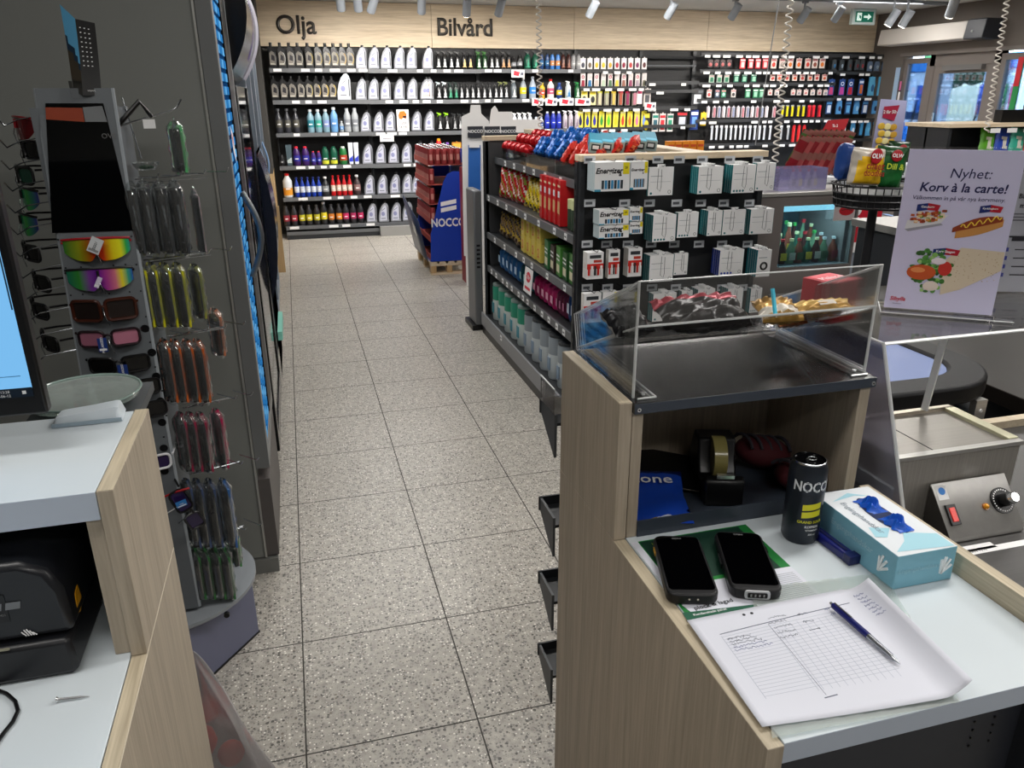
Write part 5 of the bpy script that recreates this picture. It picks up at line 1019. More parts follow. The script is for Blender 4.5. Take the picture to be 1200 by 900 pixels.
for row,(x,z) in enumerate(((1.345,1.262),(1.43,1.290),(1.52,1.305))):
    bagrow('b','red orange patterned sweets bag, nearest top bin %s'%['front layer','middle layer','back layer'][row],'sweets bag',5,3.94,3.46,x,z,.11,.11,.045,['#c42a20','#e2562a','#b81c2c','#e88a5a','#c42a20'],(.55,-.25,1.1),'red orange sweets bags in the near top bin',40+row)
# teal cartons in a tilted stack on the near top
t0=None
for i in range(6):
    v=ony(705+i*9.5,173-i*1.4,3.62+.02*i); t=thing('carton','teal striped flat carton leaning on the gondola top, %s'%ordn(i,6),'carton',(1.345+.060*i,3.46+.012*i,1.333),rot=(.26,.10,-.30),group='teal cartons on the gondola top')
    MB().box((-.030,-.01,-.0),(.030,.13,.05),K('#9fb0ac'),fronts={'t':K('#2c86a0'),'k':K('#2f86a6'),'l':K('#257f9c')}).build('carton_body',t,bevel=.001); MB().box((-.02,-.0108,.012),(.02,-.010,.042),K('#2a2f33')).box((-.014,-.0112,.02),(.014,-.0108,.036),WP).box((-.026,.0,.0501),(.026,.03,.0505),K('#55b0cc')).build('print',t)
for k in range(5): 
    t=thing('carton','orange and white small carton behind the gondola spine, %s'%ordn(k,5),'carton',(ony(785+8.6*k,166,3.95).x,3.95,1.263),group='orange cartons behind the spine rail')
    MB().box((-.019,-.02,0),(.019,.02,.085),K('#e08a1e')).build('carton_body',t,bevel=.001); MB().box((-.014,-.021,.012),(.014,-.020,.035),WP).box((-.016,-.0215,.055),(.016,-.0205,.068),K('#c44a1a')).build('print',t)
for k,c in enumerate(('#2f9a4a','#3a2a9a','#c23a8a')):
    tag(MB().cyl((1.92+.075*k,4.1,1.281),(1.975+.075*k,4.14,1.281),.018,K(c)).build('roll_pack'),'%s roll lying behind the gondola spine rail'%['green','violet','pink'][k],'roll')
# tier 2 (z .958)
z=.960
def crinkle(lab,n,y0,y1,cols,seed,w=.13,h=.19,d=.06,z=z,x=1.33,tilt=-.18,group='',rz=-1.2):
    bagrow('b',lab,'food bag',n,y0,y1,x,z,w,h,d,cols,(tilt,0,rz),group or 'bags: '+lab.split(',')[0],seed,name='food_bag')
crinkle('red white green net bag on the second shelf of the gondola',4,5.02,4.56,['#c41e26','#e8e0d8','#b81c2c','#8a9a3a','#c41e26'],51,h=.20)
crinkle('yellow sweets bag on the second shelf of the gondola',4,4.50,4.14,['#e2c41e','#f0e6a0','#d8a81a','#3a3a2a','#e8d030'],52,h=.17,d=.05)
for i in range(5):
    t=thing('carton','tall red carton with gold pictures on the second gondola shelf, %s'%FAR(i,5),'carton',(1.33,4.05-.075*i,z),rz=-.12,group='red cartons on the second gondola shelf')
    MB().box((-.055,-.033,0),(.055,.033,.225),K('#b8161c')).build('carton_body',t,bevel=.001); MB().box((-.0562,-.024,.06),(-.0552,.024,.12),K('#d8b07a')).box((-.0564,-.02,.14),(-.0554,.02,.17),WP).box((-.0562,-.028,.19),(-.0552,.028,.2),K('#e8d8b0')).build('print',t)
for i in range(3):
    t=thing('tin','small dark patterned tin with pale lid on the second gondola shelf, %s'%FAR(i,3),'tin',(1.31,3.64-.055*i,z),group='dark tins on the second gondola shelf')
    MB().lathe([(.026,0),(.026,.1),(.022,.106)],K('#2c3a2a'),n=14).build('tin_body',t); MB().lathe([(.0265,.10),(.0265,.145),(.01,.147)],K('#c8cc9a'),n=14).build('lid',t)
t=thing('bottle','red bottle with green cap at the near end of the second gondola shelf','bottle',(1.31,3.46,z)); MB().lathe([(.024,0),(.026,.02),(.026,.12),(.018,.15),(.018,.155)],K('#b81c24'),n=14).build('bottle_body',t); MB().lathe([(.022,.155),(.022,.19),(.01,.192)],K('#1e9a4a'),n=14).build('cap',t)
# tier 3 (z .706)
z=.708
crinkle('brown and yellow snack bag on the third shelf of the gondola',6,5.05,4.50,['#5a4636','#c8a83a','#3a3442','#8a7a6a','#a8823a'],61,h=.16,z=z,d=.07)
for i in range(4):
    for j in range(2):
        t=thing('carton','yellow carton with red figure two on the third gondola shelf, %s %s column'%(['lower,','upper,'][j],FAR(i,4)),'carton',(1.33,4.42-.105*i,z+.105*j+.001*j),rz=-.08,group='yellow cartons on the third gondola shelf')
        MB().box((-.05,-.047,0),(.05,.047,.1035),K('#dcc65a')).build('carton_body',t,bevel=.001); MB().text('2',.07,K('#c8281e'),(-.0512,0,.045),x=(0,-1,0),y=(0,0,1),bold=.02).build('numeral',t)
for i,(c,cn) in enumerate((('#2c6b3a','green'),('#3a2a26','dark brown'),('#4a8a3a','light green'),('#2a5a2c','deep green'),('#3c7a30','grass green'))):
    t=thing('carton','%s snack carton on the third gondola shelf near the end rack'%cn,'carton',(1.31,3.93-.1*i,z),rz=-.1,group='snack cartons on the third gondola shelf'); MB().box((-.04,-.045,0),(.04,.045,.15-.01*(i%2)),K(c)).build('carton_body',t,bevel=.001); MB().box((-.0415,-.03,.02),(-.0405,.03,.06),K('#e0d8b8')).box((-.0415,-.03,.08),(-.0405,.035,.088),WP).box((-.0415,-.03,.1),(-.0405,.035,.108),WP).build('print',t)
# tier 4 (z .478)
z=.480
def blocks(lab,n,y0,y1,c,c2,h,group,d=.05,cat='packet'):
    for i in range(n):
        y=y0+(y1-y0)*(i+.5)/n; w2=abs(y1-y0)/n*.46
        t=thing('packet','%s, %s'%(lab,FAR(i,n)),cat,(1.33,y,z),rz=-.05,group=group)
        m=bag_mesh(2*w2,h,.08,film(c,.35,.05),seed=i+int(y*10),wr=.05,nu=10,nv=10); o=m.build('wrapper',t); o.rotation_euler=(0,0,-PI/2)
        MB().box((-.0455,-w2*.6,h*.35),(-.044,w2*.6,h*.65),K(c2)).build('print',t)
blocks('blue packet on the fourth shelf of the gondola',5,5.05,4.55,'#2f6fae','#a8c8e4',.15,'blue packets on the fourth gondola shelf')
blocks('dark teal packet on the fourth shelf of the gondola',3,4.53,4.28,'#1f5a6a','#7ab0b8',.14,'teal packets on the fourth gondola shelf')
blocks('pink packet on the fourth shelf of the gondola',5,4.24,3.84,'#c82a72','#f0a8c8',.13,'pink packets on the fourth gondola shelf')
blocks('plum packet on the fourth shelf of the gondola',3,3.82,3.66,'#6a1f44','#a85a80',.14,'plum packets on the fourth gondola shelf')
blocks('dark blue striped packet on the fourth shelf of the gondola',4,3.64,3.40,'#1f4a8a','#c8d4e8',.17,'dark blue packets on the fourth gondola shelf')
t=thing('price_sign','white price sign with red offer print clipped to the third gondola shelf','price sign',(1.225,4.12,.60),rot=(0,.1,0)); MB().box((-.001,-.075,-.07),(.001,.075,.07),WP).build('sign_card',t); MB().ball((-.0015,.0,.02),(.0006,.045,.03),K('#d01c3c'),14,6).box((-.0022,-.05,-.05),(-.0012,.05,-.035),K('#d01c3c')).text('2 för',.035,WP,(-.0028,0,.02),x=(0,-1,0),y=(0,0,1),bold=.02).build('print',t)
# base canisters
for i in range(10):
    y=5.03-.155*i; tl=i<5
    t=thing('canister','%s cleaning wipes canister on the gondola base shelf, %s'%('white and green' if tl else 'grey white dark topped',FAR(i,10)),'canister',(1.30,y,.1305),group='canisters on the gondola base shelf')
    g_=K('#2f8a6e' if tl else '#8a9298'); W2=K('#c9d2cf' if tl else '#c2c9cb'); MB().lathe([(.052,0),(.055,.008),(.055,.14),(.055,.225),(.05,.235)],W2,n=18,ms=[W2,W2,g_,g_]).build('canister_body',t); MB().lathe([(.053,.2352),(.053,.25),(.03,.256),(.001,.256)],K('#8a9a96' if tl else '#3a3e42'),n=18).build('lid',t); MB().box((-.0575,-.02,.05),(-.053,.02,.12),K('#3a8a9a' if tl else '#7f93a8')).build('label',t)
# ============================================================ WALL SHELVING
YS=9.55; BKP=mat('shelf_back_black','#131315',.6); SHM=mat('shelf_dark','#2b2c2e',.5)
def bx_(px,py=100,y=YS): return ony(px,py,y).x
RZ={'top':1.874,'second':1.542,'third':1.192,'fourth':.832,'fifth':.478,'sixth':.149}
def shelving(name,lab,x0,x1,zs,base=True,hooks=None,seed=0,tick=.55):
    t=thing(name,lab,'shelving',((x0+x1)/2,9.7,0),group='wall shelving along the back wall')
    WM(t).box((x0,9.78,0),(x1,9.795,2.10),BKP).build('back_panel',t)
    for i,z in enumerate(zs):
        if hooks is None:
            par=WM(t).box((x0+.005,YS+.012,z-.028),(x1-.005,9.779,z-.003),SHM).build('shelf',t)
            m=WM(t).box((x0,YS,z-.045),(x1,YS+.012,z),RAIL)
        else:
            par=t; m=WM(t).box((x0,YS+.02,z-.02),(x1,YS+.04,z+.02),SHM)
        r=random.Random(seed*10+i); k=x0+.04
        while k<x1-.09:
            w=r.uniform(.06,.11); 
            if r.random()<tick: m.box((k,YS-.003,z-.036),(k+w,YS-.0005,z-.006),WP)
            k+=w+r.uniform(.02,.09)
        m.build('price_rail',par)
    for x in (x0,x1-.02): WM(t).box((x,9.74,0),(x+.02,9.78,2.10),DARK).build('upright',t)
    if base: WM(t).box((x0+.002,YS-.05,.0),(x1-.002,9.779,.05),DARK).box((x0+.002,YS-.055,.05),(x1-.002,YS-.05,.09),RAIL).build('base_shelf',t)
    return t
A_,B_,C_,D_,E_,F_,G_=-.13,.945,2.26,3.50,4.37,5.11,7.13
shelving('wall_shelving','dark wall shelving under the word Olja, leftmost',A_,B_,[RZ[k] for k in RZ],seed=1)
tb=shelving('wall_shelving','dark wall shelving holding silver jugs, second from the left',B_+.001,C_,[RZ[k]-.004 for k in RZ],seed=2)
shelving('wall_shelving','dark wall shelving full of spray bottles left of the hanging air fresheners',C_+.001,D_,[RZ[k] for k in ('top','second','third','fourth')],seed=3)
HZ_=[1.857,1.661,1.422,1.179]; H2=[1.858,1.703,1.51,1.255,.951]
shelving('wall_shelving','dark wall rack full of hanging air fresheners',D_+.001,E_,HZ_,hooks=1,seed=4,tick=.8)
te=shelving('wall_shelving','mostly empty dark wall rack in the middle of the back wall',E_+.001,F_,[1.72,1.62,1.42,1.20],hooks=1,seed=5,tick=.3)
WM(te).tube([(E_+.02,9.70,2.02),(F_-.02,9.70,2.02)],.02,SHM).tube([(E_+.02,9.66,1.92),(F_-.02,9.66,1.92)],.012,RAIL).build('cross_bar',te)
shelving('wall_shelving','dark wall rack with green red and white small packs',F_+.001,G_,[2.052]+H2,hooks=1,seed=6,tick=.8)
shelving('wall_shelving','dark wall rack with blue packs, rightmost by the entrance wall',G_+.001,7.83,[2.052,1.84,1.53,1.24,.98],hooks=1,seed=7,tick=.8)
LBX=WM(tb); LBX.box((B_+.01,YS-.13,0),(C_,YS-.05,.11),mat('plinth_grey','#8b8a87',.45)); LBX.build('front_plinth',tb)
_pm={}
def mesh_of(key,fn):
    if key not in _pm: _pm[key]=fn().mesh('p')
    return _pm[key]
def oil(c2,h=.25):
    m=MB(); b=K('#121214',.3); m.prism([(-.042,0),(.042,0),(.044,.12),(.038,.165),(.018,.20),(.0,.22),(-.022,.22),(-.034,.20),(-.043,.15)],'y',-.03,.03,b); m.cyl((-.012,0,.22),(-.012,0,h),.017,BLK,10)
    m.prism([(-.034,.03),(.030,.03),(.036,.10),(.022,.155),(-.010,.175),(-.034,.15)],'y',-.0315,-.0302,K('#77726a')); m.tube([(.035*math.cos(a),-.032,.10+.06*math.sin(a)) for a in [-1.2+i*.3 for i in range(9)]],.0028,K(c2),4); m.prism([(-.02,.085),(.018,.07),(.02,.12),(-.01,.14)],'y',-.0325,-.0316,K('#1b1920')); m.box((-.03,-.0325,.035),(.02,-.0316,.05),K('#b8b2a6')); return m
def jug(cap='#1c1c1e',lc='#b9bbca',body='#8b8e95',s=1.0):
    m=MB(); P=[(-.062,0),(.058,0),(.060,.17),(.050,.205),(.030,.222),(.005,.218),(-.022,.185),(-.045,.135),(-.060,.07)]
    m.prism([(x*s,z*s) for x,z in P],'y',-.035*s,.035*s,K(body,.3,metal=.25)); m.cyl((.022*s,0,.218*s),(.022*s,0,.243*s),.016*s,K(cap),10)
    m.prism([(x*s,z*s) for x,z in [(-.05,.015),(.035,.015),(.036,.17),(.018,.2),(-.012,.165),(-.036,.115)]],'y',-.0365*s,-.0352*s,K(lc)); m.box((.042*s,-.0365*s,.03*s),(.050*s,-.035*s,.175*s),K('#3a3c42'))
    m.ball((-.008*s,-.037*s,.095*s),(.022*s,.001,.026*s),K('#7f82a8'),10,6); m.box((-.035*s,-.0372*s,.035*s),(.02*s,-.0362*s,.045*s),K('#6a6c78')); m.prism([(-.02*s,.13*s),(.02*s,.16*s),(.02*s,.168*s),(-.02*s,.138*s)],'y',-.0372*s,-.0362*s,K('#55586a')); return m
def spray(body='#141416',lab='#c8cacc',head='#0d0d0e',h=.15,w=.030,white=False):
    m=MB(); m.lathe([(w*.92,0),(w,.01),(w,h*.8),(w*.7,h*.93),(w*.42,h),(w*.42,h+.012)],K(body,.3),n=10)
    m.prism([(-.012,h+.012),(.012,h+.012),(.016,h+.03),(-.034,h+.042),(-.040,h+.034),(-.018,h+.024)],'y',-.011,.011,K(head,.35)); m.tube([(-.016,0,h+.022),(-.026,0,h-.004)],.004,K(head,.35),5)
    m.prism([(-.010,.02),(.012,.02),(.014,.06),(.006,.08),(.006,.105),(-.004,.105),(-.004,.08),(-.014,.055)],'y',-w-.0015,-w+.0005,K(lab)); m.box((-w*.8,-w-.001,h*.12),(w*.8,-w+.002,h*.17),K(lab)); return m
def bottle(body,cap,lab,h=.20,w=.032,neck=.4,lz=(.25,.6),capr=.5,cone=False):
    m=MB(); 
    pr=[(w*.92,0),(w,h*.05),(w,h*.55),(w*(.75 if cone else .98),h*.68),(w*neck,h*.86),(w*neck*.9,h*.9)]
    m.lathe(pr,K(body,.3),n=12); m.lathe([(w*capr,h*.9),(w*capr,h*.99),(w*capr*.6,h)],K(cap,.35),n=10); m.lathe([(w*1.015,h*lz[0]*.9),(w*1.02,h*lz[0]),(w*1.02,h*min(.53,lz[1]))],K(lab,.4),n=12); m.box((-w*.5,-w*1.04,h*.33),(w*.5,-w*.98,h*.38),WP); return m
def tubep(c1,c2,h=.2,w=.05):
    m=MB(); m.prism([(-w*.4,0),(w*.4,0),(w*.45,h*.1),(w*.55,h),(-w*.55,h),(-w*.45,h*.1)],'y',-.015,.015,K(c1)); m.prism([(-w*.42,h*.12),(w*.42,h*.12),(w*.45,h*.4),(-w*.43,h*.25)],'y',-.0165,-.0152,K(c2)); return m
def card(c1,c2,c3,h=.13,w=.068,shape=0,dp=.012):
    m=MB(); m.box((-w/2,0,0),(w/2,dp,h),K(c1)); m.box((-.008,.002,h),(.008,.004,h+.012),K(c1))
    if shape==0: m.box((-w*.42,-.001,h*.72),(w*.42,0,h*.93),K(c2)); m.ball((0,-.001,h*.38),(w*.32,.004,h*.24),K(c3),10,6)
    elif shape==1: m.prism([(0,h*.80),(-w*.3,h*.42),(-w*.2,h*.2),(0,h*.12),(w*.2,h*.2),(w*.3,h*.42)],'y',-.0015,0,K(c3)); m.box((-w*.45,-.001,h*.86),(w*.45,0,h*.95),K(c2))
    elif shape==2: m.box((-w*.3,-.004,h*.1),(w*.3,0,h*.65),K(c3)); m.box((-w*.45,-.001,h*.75),(w*.45,0,h*.9),K(c2))
    elif shape==3: m.box((-w*.28,-.012,h*.05),(w*.28,0,h*.9),K(c3,.25)); m.box((-w*.5,-.001,h*.84),(w*.5,0,h),K(c2))
    elif shape==4: m.tube([(w*.25*math.cos(a),-.002,h*.72+w*.25*math.sin(a)) for a in [i*PI/5 for i in range(10)]],.005,K(c2),4,closed=True); m.prism([(-w*.4,h*.05),(w*.4,h*.05),(w*.3,h*.5),(-w*.3,h*.5)],'y',-.002,0,K(c3))
    elif shape==5:
        m.prism([(-w*.48,0),(w*.48,0),(w*.35,h*.3),(w*.5,h*.55),(w*.3,h),(-w*.36,h),(-w*.5,h*.5)],'y',-.012,.002,K(c2)); m.ball((w*.1,-.012,h*.4),(w*.25,.005,h*.2),K(c3),8,5)
    return m
SHN={'top':'top wall shelf','second':'second wall shelf','third':'third wall shelf','fourth':'fourth wall shelf','fifth':'fifth wall shelf','sixth':'lowest wall shelf'}
def place(row,pxs,name,lab,cat,keyfn,py=100,y=9.61,z=None,where=None,jit=.06):
    n=len(pxs); wh=where or SHN[row]
    wl='on '+wh
    for i,px in enumerate(pxs):
        key,fn=keyfn(i) if callable(keyfn) else keyfn
        me=mesh_of(key,fn); o=bpy.data.objects.new(name,me); COL.objects.link(o)
        o.location=(bx_(px,py,y),y,(RZ[row] if z is None else z)+.001); o.rotation_euler=(0,0,random.uniform(-jit,jit))
        tag(o,('%s on %s, %s'%(lab,wh,ordn(i,n))) if n>1 else '%s on the %s'%(lab,wh),cat,'%s on the %s'%(lab,wh) if n>1 else None)
def J(c='#1c1c1e',l='#b9bbca',b='#8b8e95',s=1.0): return (('jug',c,l,b,s),lambda:jug(c,l,b,s))
def O(c2='#a08c50',h=.25): return (('oil',c2,h),lambda:oil(c2,h))
def S(*a,**k): return (('spray',a,tuple(k.items())),lambda:spray(*a,**k))
def B(*a,**k): return (('bot',a,tuple(k.items())),lambda:bottle(*a,**k))
def T(*a,**k): return (('tube',a,tuple(k.items())),lambda:tubep(*a,**k))
def CD(*a,**k): return (('card',a,tuple(k.items())),lambda:card(*a,**k))
# row 1
place('top',[321,331.5,342,352,363.5,374,384,393.5,402.5,411.5],'oil_bottle','black oil bottle with gold curve','bottle',lambda i:O(['#55585c','#c8c8c8','#b8b8b8','#a8a49a','#b8a050','#b8a050','#c0a040','#a89a60','#c8a050','#c0a040'][i],.26),80)
place('top',[423.5,438,452.6,468,482],'oil_jug','large silver jug','jug',J(),80); place('top',[501],'oil_jug','silver jug with red lettering','jug',J(l='#e2c8c8'),80)
place('top',[514,521,529,536],'spray_bottle','black spray bottle with grey graphic','spray bottle',S(),80)
place('top',[544,551],'spray_bottle','black spray bottle with gold graphic','spray bottle',S('#141416','#d8b87a'),80)
place('top',[561,568],'spray_bottle','black and green spray bottle','spray bottle',S('#123818','#c8d4c8','#2c6a1c'),80)
place('top',[576,582],'spray_bottle','black spray bottle right of the green pair','spray bottle',S('#161618','#c8cacc','#0d0d0e',.152),80)
place('top',[589.5,596],'spray_bottle','black and copper spray bottle','spray bottle',S('#141416','#c8966a','#0d0d0e',.154),80)
place('top',[602],'spray_bottle','short dark bottle right of the copper spray pair','bottle',B('#1c1c1e','#101010','#8a8c90',h=.13),80); place('top',[609],'jar','black jar with grey label','jar',B('#141414','#101010','#8a8c90',h=.15,w=.035,neck=.8),80)
place('top',[618,627],'spray_bottle','green spray bottle with black head','spray bottle',S('#0f4a38','#3a9a78','#0d0d0e',.16,.04),80)
place('top',[634.5,641],'spray_can','dark blue spray can','can',B('#1a3a6a','#141416','#2a6a9a',h=.18,w=.026,neck=.7),80); place('top',[647,653.5],'spray_can','light blue and orange spray can','can',B('#3f7ac0','#2a2a2c','#d8905a',h=.18,w=.028,neck=.7),80)
place('top',[659.5,666],'spray_bottle','dark brown spray bottle','spray bottle',S('#3a1a16','#9a6a5a','#0d0d0e',.16,.03),80); place('top',[671.5,677.5],'spray_can','translucent grey can','can',B('#8f8f90','#5a5a5c','#a8a8a8',h=.17,w=.028,neck=.8),80)
# row 2
place('second',[323.5,334,344,354,363.5,373,382,391],'oil_bottle','dark grey oil bottle with yellow curve','bottle',lambda i:O(['#77777a','#9a958c','#a8a49a','#b0aca0','#c0b060','#d0b040','#d8b830','#d8b830'][i],.25),117)
place('second',[404],'oil_canister','big white grey canister with handle','canister',J('#a8a8a8','#d8dade','#b8bcc4',1.25),117)
place('second',[423.5,438,452,468,483],'oil_jug','large silver jug','jug',J(),117); place('second',[498.5,502],'oil_jug','silver jug with red print','jug',J(l='#e8d0c4'),117)
place('second',[514.5,521.5],'spray_bottle','white capped black bottle','spray bottle',S('#141416','#c8cacc','#b8c4c8',.15),117); place('second',[528,534.5],'spray_bottle','black bottle with green foot','spray bottle',S('#12201c','#3a8a6a','#12201c',.15),117)
place('second',[541,547.5,554,560.5,567.5,574,581],'spray_bottle','black spray bottle with pale graphic','spray bottle',S('#131315','#b8babc','#0d0d0e',.145,.026),117); place('second',[587,593],'spray_bottle','black bottle with olive cap','spray bottle',S('#141416','#c8cacc','#6a7040',.15,.026),117)
place('second',[602],'spray_bottle','grey and black cleaner bottle','spray bottle',S('#5a6268','#d8dcdc','#8a8e90',.17,.036),117); place('second',[613],'cleaner_bottle','tapered grey bottle with yellow label','bottle',B('#8a9298','#c8c8c8','#d8c820',h=.24,w=.040,neck=.3,cone=True),117); place('second',[624],'cleaner_bottle','tapered blue grey bottle','bottle',B('#9aa4b0','#7a8088','#2a7ac8',h=.25,w=.042,neck=.35,cone=True),117)
for px,l_,s_ in ((635,'yellow and red cleaner bottle',B('#d8a820','#c8b030','#c84a3a',h=.18,w=.036)),(645,'white cleaner bottle with red cap',B('#dcd8d4','#c81e24','#b04a6a',h=.22,w=.042)),(655,'dark blue cleaner bottle with yellow label',B('#1c3a7a','#2a4a9a','#d8b830',h=.18,w=.036)),(665.5,'white trigger bottle with blue label',S('#c8d0d2','#3a7ab0','#d8dcdc',.16,.036)),(676,'green trigger bottle',S('#1c5a30','#c8d8c8','#1c7a3a',.15,.034))): place('second',[px],'cleaner_bottle',l_,'bottle',s_,117)
# row 3
place('third',[328,338,348],'additive_bottle','slim dark bottle','bottle',B('#33343a','#55575a','#5a5850',h=.26,w=.036,neck=.25,cone=True),155)
place('third',[365,374,383],'additive_bottle','pale blue bottle with silver top','bottle',lambda i:B('#7a9aa8','#c8ccd0',['#2a7a8a','#3a9a8a','#7a8ab8'][i],h=.25,w=.040,neck=.4),155); place('third',[392.5],'additive_bottle','taller sky blue bottle','bottle',B('#6a9ac8','#c8ccd0','#5a8ac0',h=.27,w=.042,neck=.4),155)
place('third',[401],'additive_bottle','tiny grey bottle','bottle',B('#9aa0a4','#c8ccd0','#5a8ac0',h=.12,w=.024),155); place('third',[408,417],'additive_bottle','silver grey bottle','bottle',B('#9a9ea2','#a8acb0','#7a7e84',h=.26,w=.040,neck=.5),155)
place('third',[429,444,457.5],'oil_jug','silver jug left of the dice like sign','jug',J(s=.97),155); place('third',[488,503],'oil_jug','silver jug right of the white sign','jug',J(s=.97),155)
place('third',[516,524],'spray_bottle','black spray bottle with lime green head','spray bottle',S('#141416','#c8cacc','#8ac81e',.16,.03),155); place('third',[533,539.5,546,552.5],'spray_bottle','black spray bottle right of the lime pair','spray bottle',S('#161618','#a8aaac','#2a2c2e',.15,.028),155)
place('third',[603,609,615,621],'spray_bottle','white trigger bottle with red band','spray bottle',S('#c8ccd0','#b83a50','#e0e2e4',.15,.028),155); place('third',[628,634],'bottle','white bottle with blue top','bottle',B('#c8ccd0','#a8b4c8','#2a4a8a',h=.14,w=.03),155)
place('third',[641,648,654.5],'bottle','royal blue bottle with white cap','bottle',B('#1f2f9a','#d8dce0','#2a3ab0',h=.20,w=.032,neck=.6),155); place('third',[662,668.5,675.5],'spray_bottle','pale lilac trigger bottle','spray bottle',S('#b8b0b8','#8a7a8a','#d8d8dc',.17,.03),155)
v=Vector((bx_(473,155),9.56,RZ['third'])); t=thing('shelf_sign','white upright sign with an orange tiger patch among the silver jugs','sign',v); MB().box((-.07,-.004,0),(.07,.004,.24),WP).build('sign_card',t); m=MB(); m.prism([(-.045,.14),(-.01,.13),(.0,.15),(.04,.135),(.045,.19),(.02,.225),(-.03,.22),(-.05,.18)],'y',-.006,-.004,K('#d86a1e')); m.box((.0,-.0065,.15),(.04,-.006,.17),BLK).text('SVEP',.04,BLK,(0,-.0055,.085),bold=.01).text('SKYR',.04,BLK,(0,-.0055,.045),bold=.01); m.build('print',t,weld=False)
t=thing('price_sign','white price card hanging from the third wall shelf','sign',(bx_(453,155),YS-.006,1.12)); MB().box((-.08,-.002,-.04),(.08,.002,.04),WP).build('sign_card',t); MB().box((-.05,-.0035,-.01),(.05,-.002,.0),K('#8a8a8e')).build('print',t)
for i,(px,py,w_,lab) in enumerate(((607,86,.16,'white and red offer card under the top spray bottles'),(630,119,.14,'white and red offer card under the cleaner bottles, leftmost'),(646,119,.15,'white and red offer card under the cleaner bottles, middle one'),(664,119,.18,'white and red offer card under the cleaner bottles, right of the red capped bottle'),(683,119,.2,'wide white and red offer card left of the lilac air fresheners'),(762,124,.15,'white and red offer card right of the air fresheners'),(642+0,0,0,''))):
    if not lab: continue
    v=ony(px,py,YS-.02); t=thing('offer_card',lab,'offer card',v,group='offer cards on the wall shelves'); MB().box((-w_/2,-.002,-.045),(w_/2,.002,.04),WP).build('sign_card',t); MB().prism([(-w_*.35,-.02),(w_*.05,-.03),(w_*.15,.015),(-w_*.3,.03)],'y',-.004,-.002,K('#c8283a')).box((w_*.2,-.0035,-.02),(w_*.42,-.002,.01),K('#5a5a6a')).build('print',t)
# row 4
place('fourth',[331],'tin','small black tin','tin',B('#1a1a1c','#2a2a2c','#3a3a3c',h=.12,w=.026,neck=.8),193); place('fourth',[340],'tube','dark tube with pale top','tube',T('#4a5a62','#b8c4c4',.23,.06),193)
place('fourth',[348.5,359],'additive_bottle','violet bottle with red cap','bottle',B('#3a1c5a','#c82a3a','#2a2a8a',h=.21,w=.042,neck=.6),193); place('fourth',[368,374.5],'additive_bottle','small violet bottle with red cap','bottle',B('#3a1c6a','#c83a4a','#2a3a9a',h=.155,w=.028,neck=.6),193)
place('fourth',[382,392],'additive_bottle','dark green round bottle','bottle',B('#14503c','#1c5a44','#c8c83a',h=.20,w=.042,neck=.8,lz=(.05,.25)),193); place('fourth',[403],'additive_bottle','green and white bottle','bottle',B('#1c6a34','#d8dcd8','#a83a2a',h=.20,w=.044,neck=.8),193)
place('fourth',[412,418.5],'tube','white tube with blue foot','tube',T('#d0d4e0','#2a3ab8',.24,.05),193)
place('fourth',[431,446.6,461.5,477,491.6,505],'oil_jug','large silver jug','jug',J(),193); place('fourth',[515],'cleaner_bottle','red cleaner bottle with orange top','bottle',B('#c81e24','#e0a020','#d8d8dc',h=.27,w=.045,neck=.6),193); place('fourth',[525],'cleaner_bottle','red bottle with violet cap','bottle',B('#b81e24','#8a5ac0','#e0e0e0',h=.22,w=.04),193); place('fourth',[536],'food_bag','orange and green pouch','pouch',CD('#b8782a','#d8a03a','#3a6a3a',h=.22,w=.11,dp=.04),193)
# row 5
place('fifth',[338.5],'additive_bottle','white bottle with red cap and orange label','bottle',B('#c8ccd0','#c81e24','#d8902a',h=.27,w=.052,neck=.45,lz=(.1,.4)),231); place('fifth',[349,355.5,362,368.5,375],'additive_bottle','slim blue bottle','bottle',B('#1c3a9a','#1c2a6a','#c8d0e0',h=.22,w=.028,neck=.3,cone=True),231)
place('fifth',[382.5],'additive_bottle','clear black bottle with white neck','bottle',B('#2a2c30','#d8d8d8','#8a8e92',h=.22,w=.040,neck=.25,cone=True),231); place('fifth',[391.5,398,404.5,411],'additive_bottle','slim red bottle','bottle',B('#b8141c','#a01018','#d8c8b8',h=.23,w=.028,neck=.3,cone=True),231); place('fifth',[419.5],'additive_bottle','dark bottle with white neck','bottle',B('#3a2c2e','#d8d8d8','#8a6a6a',h=.23,w=.040,neck=.25,cone=True),231)
place('fifth',[433.6,448.5,463.5,477.5,489],'oil_jug','large silver jug','jug',J(),231)
place('sixth',[337,346,355,363.5,372.5,381,389.5,398.5,406.5,415,423.5],'additive_bottle','dark grey bottle with coloured label','bottle',lambda i:B('#26262a','#4a4a4c' if i!=5 else '#d8d8dc',['#8a2a3a','#9a2a3a','#b8b02a','#c8b82a','#b8b02a','#d8c830','#c8742a','#d8842a','#b82a5a','#a82a5a','#b82a5a'][i],h=.23 if i!=5 else .26,w=.036,neck=.5),265)
place('sixth',[436.5,450.5,464.5,478],'oil_jug','large silver jug','jug',J(),265)
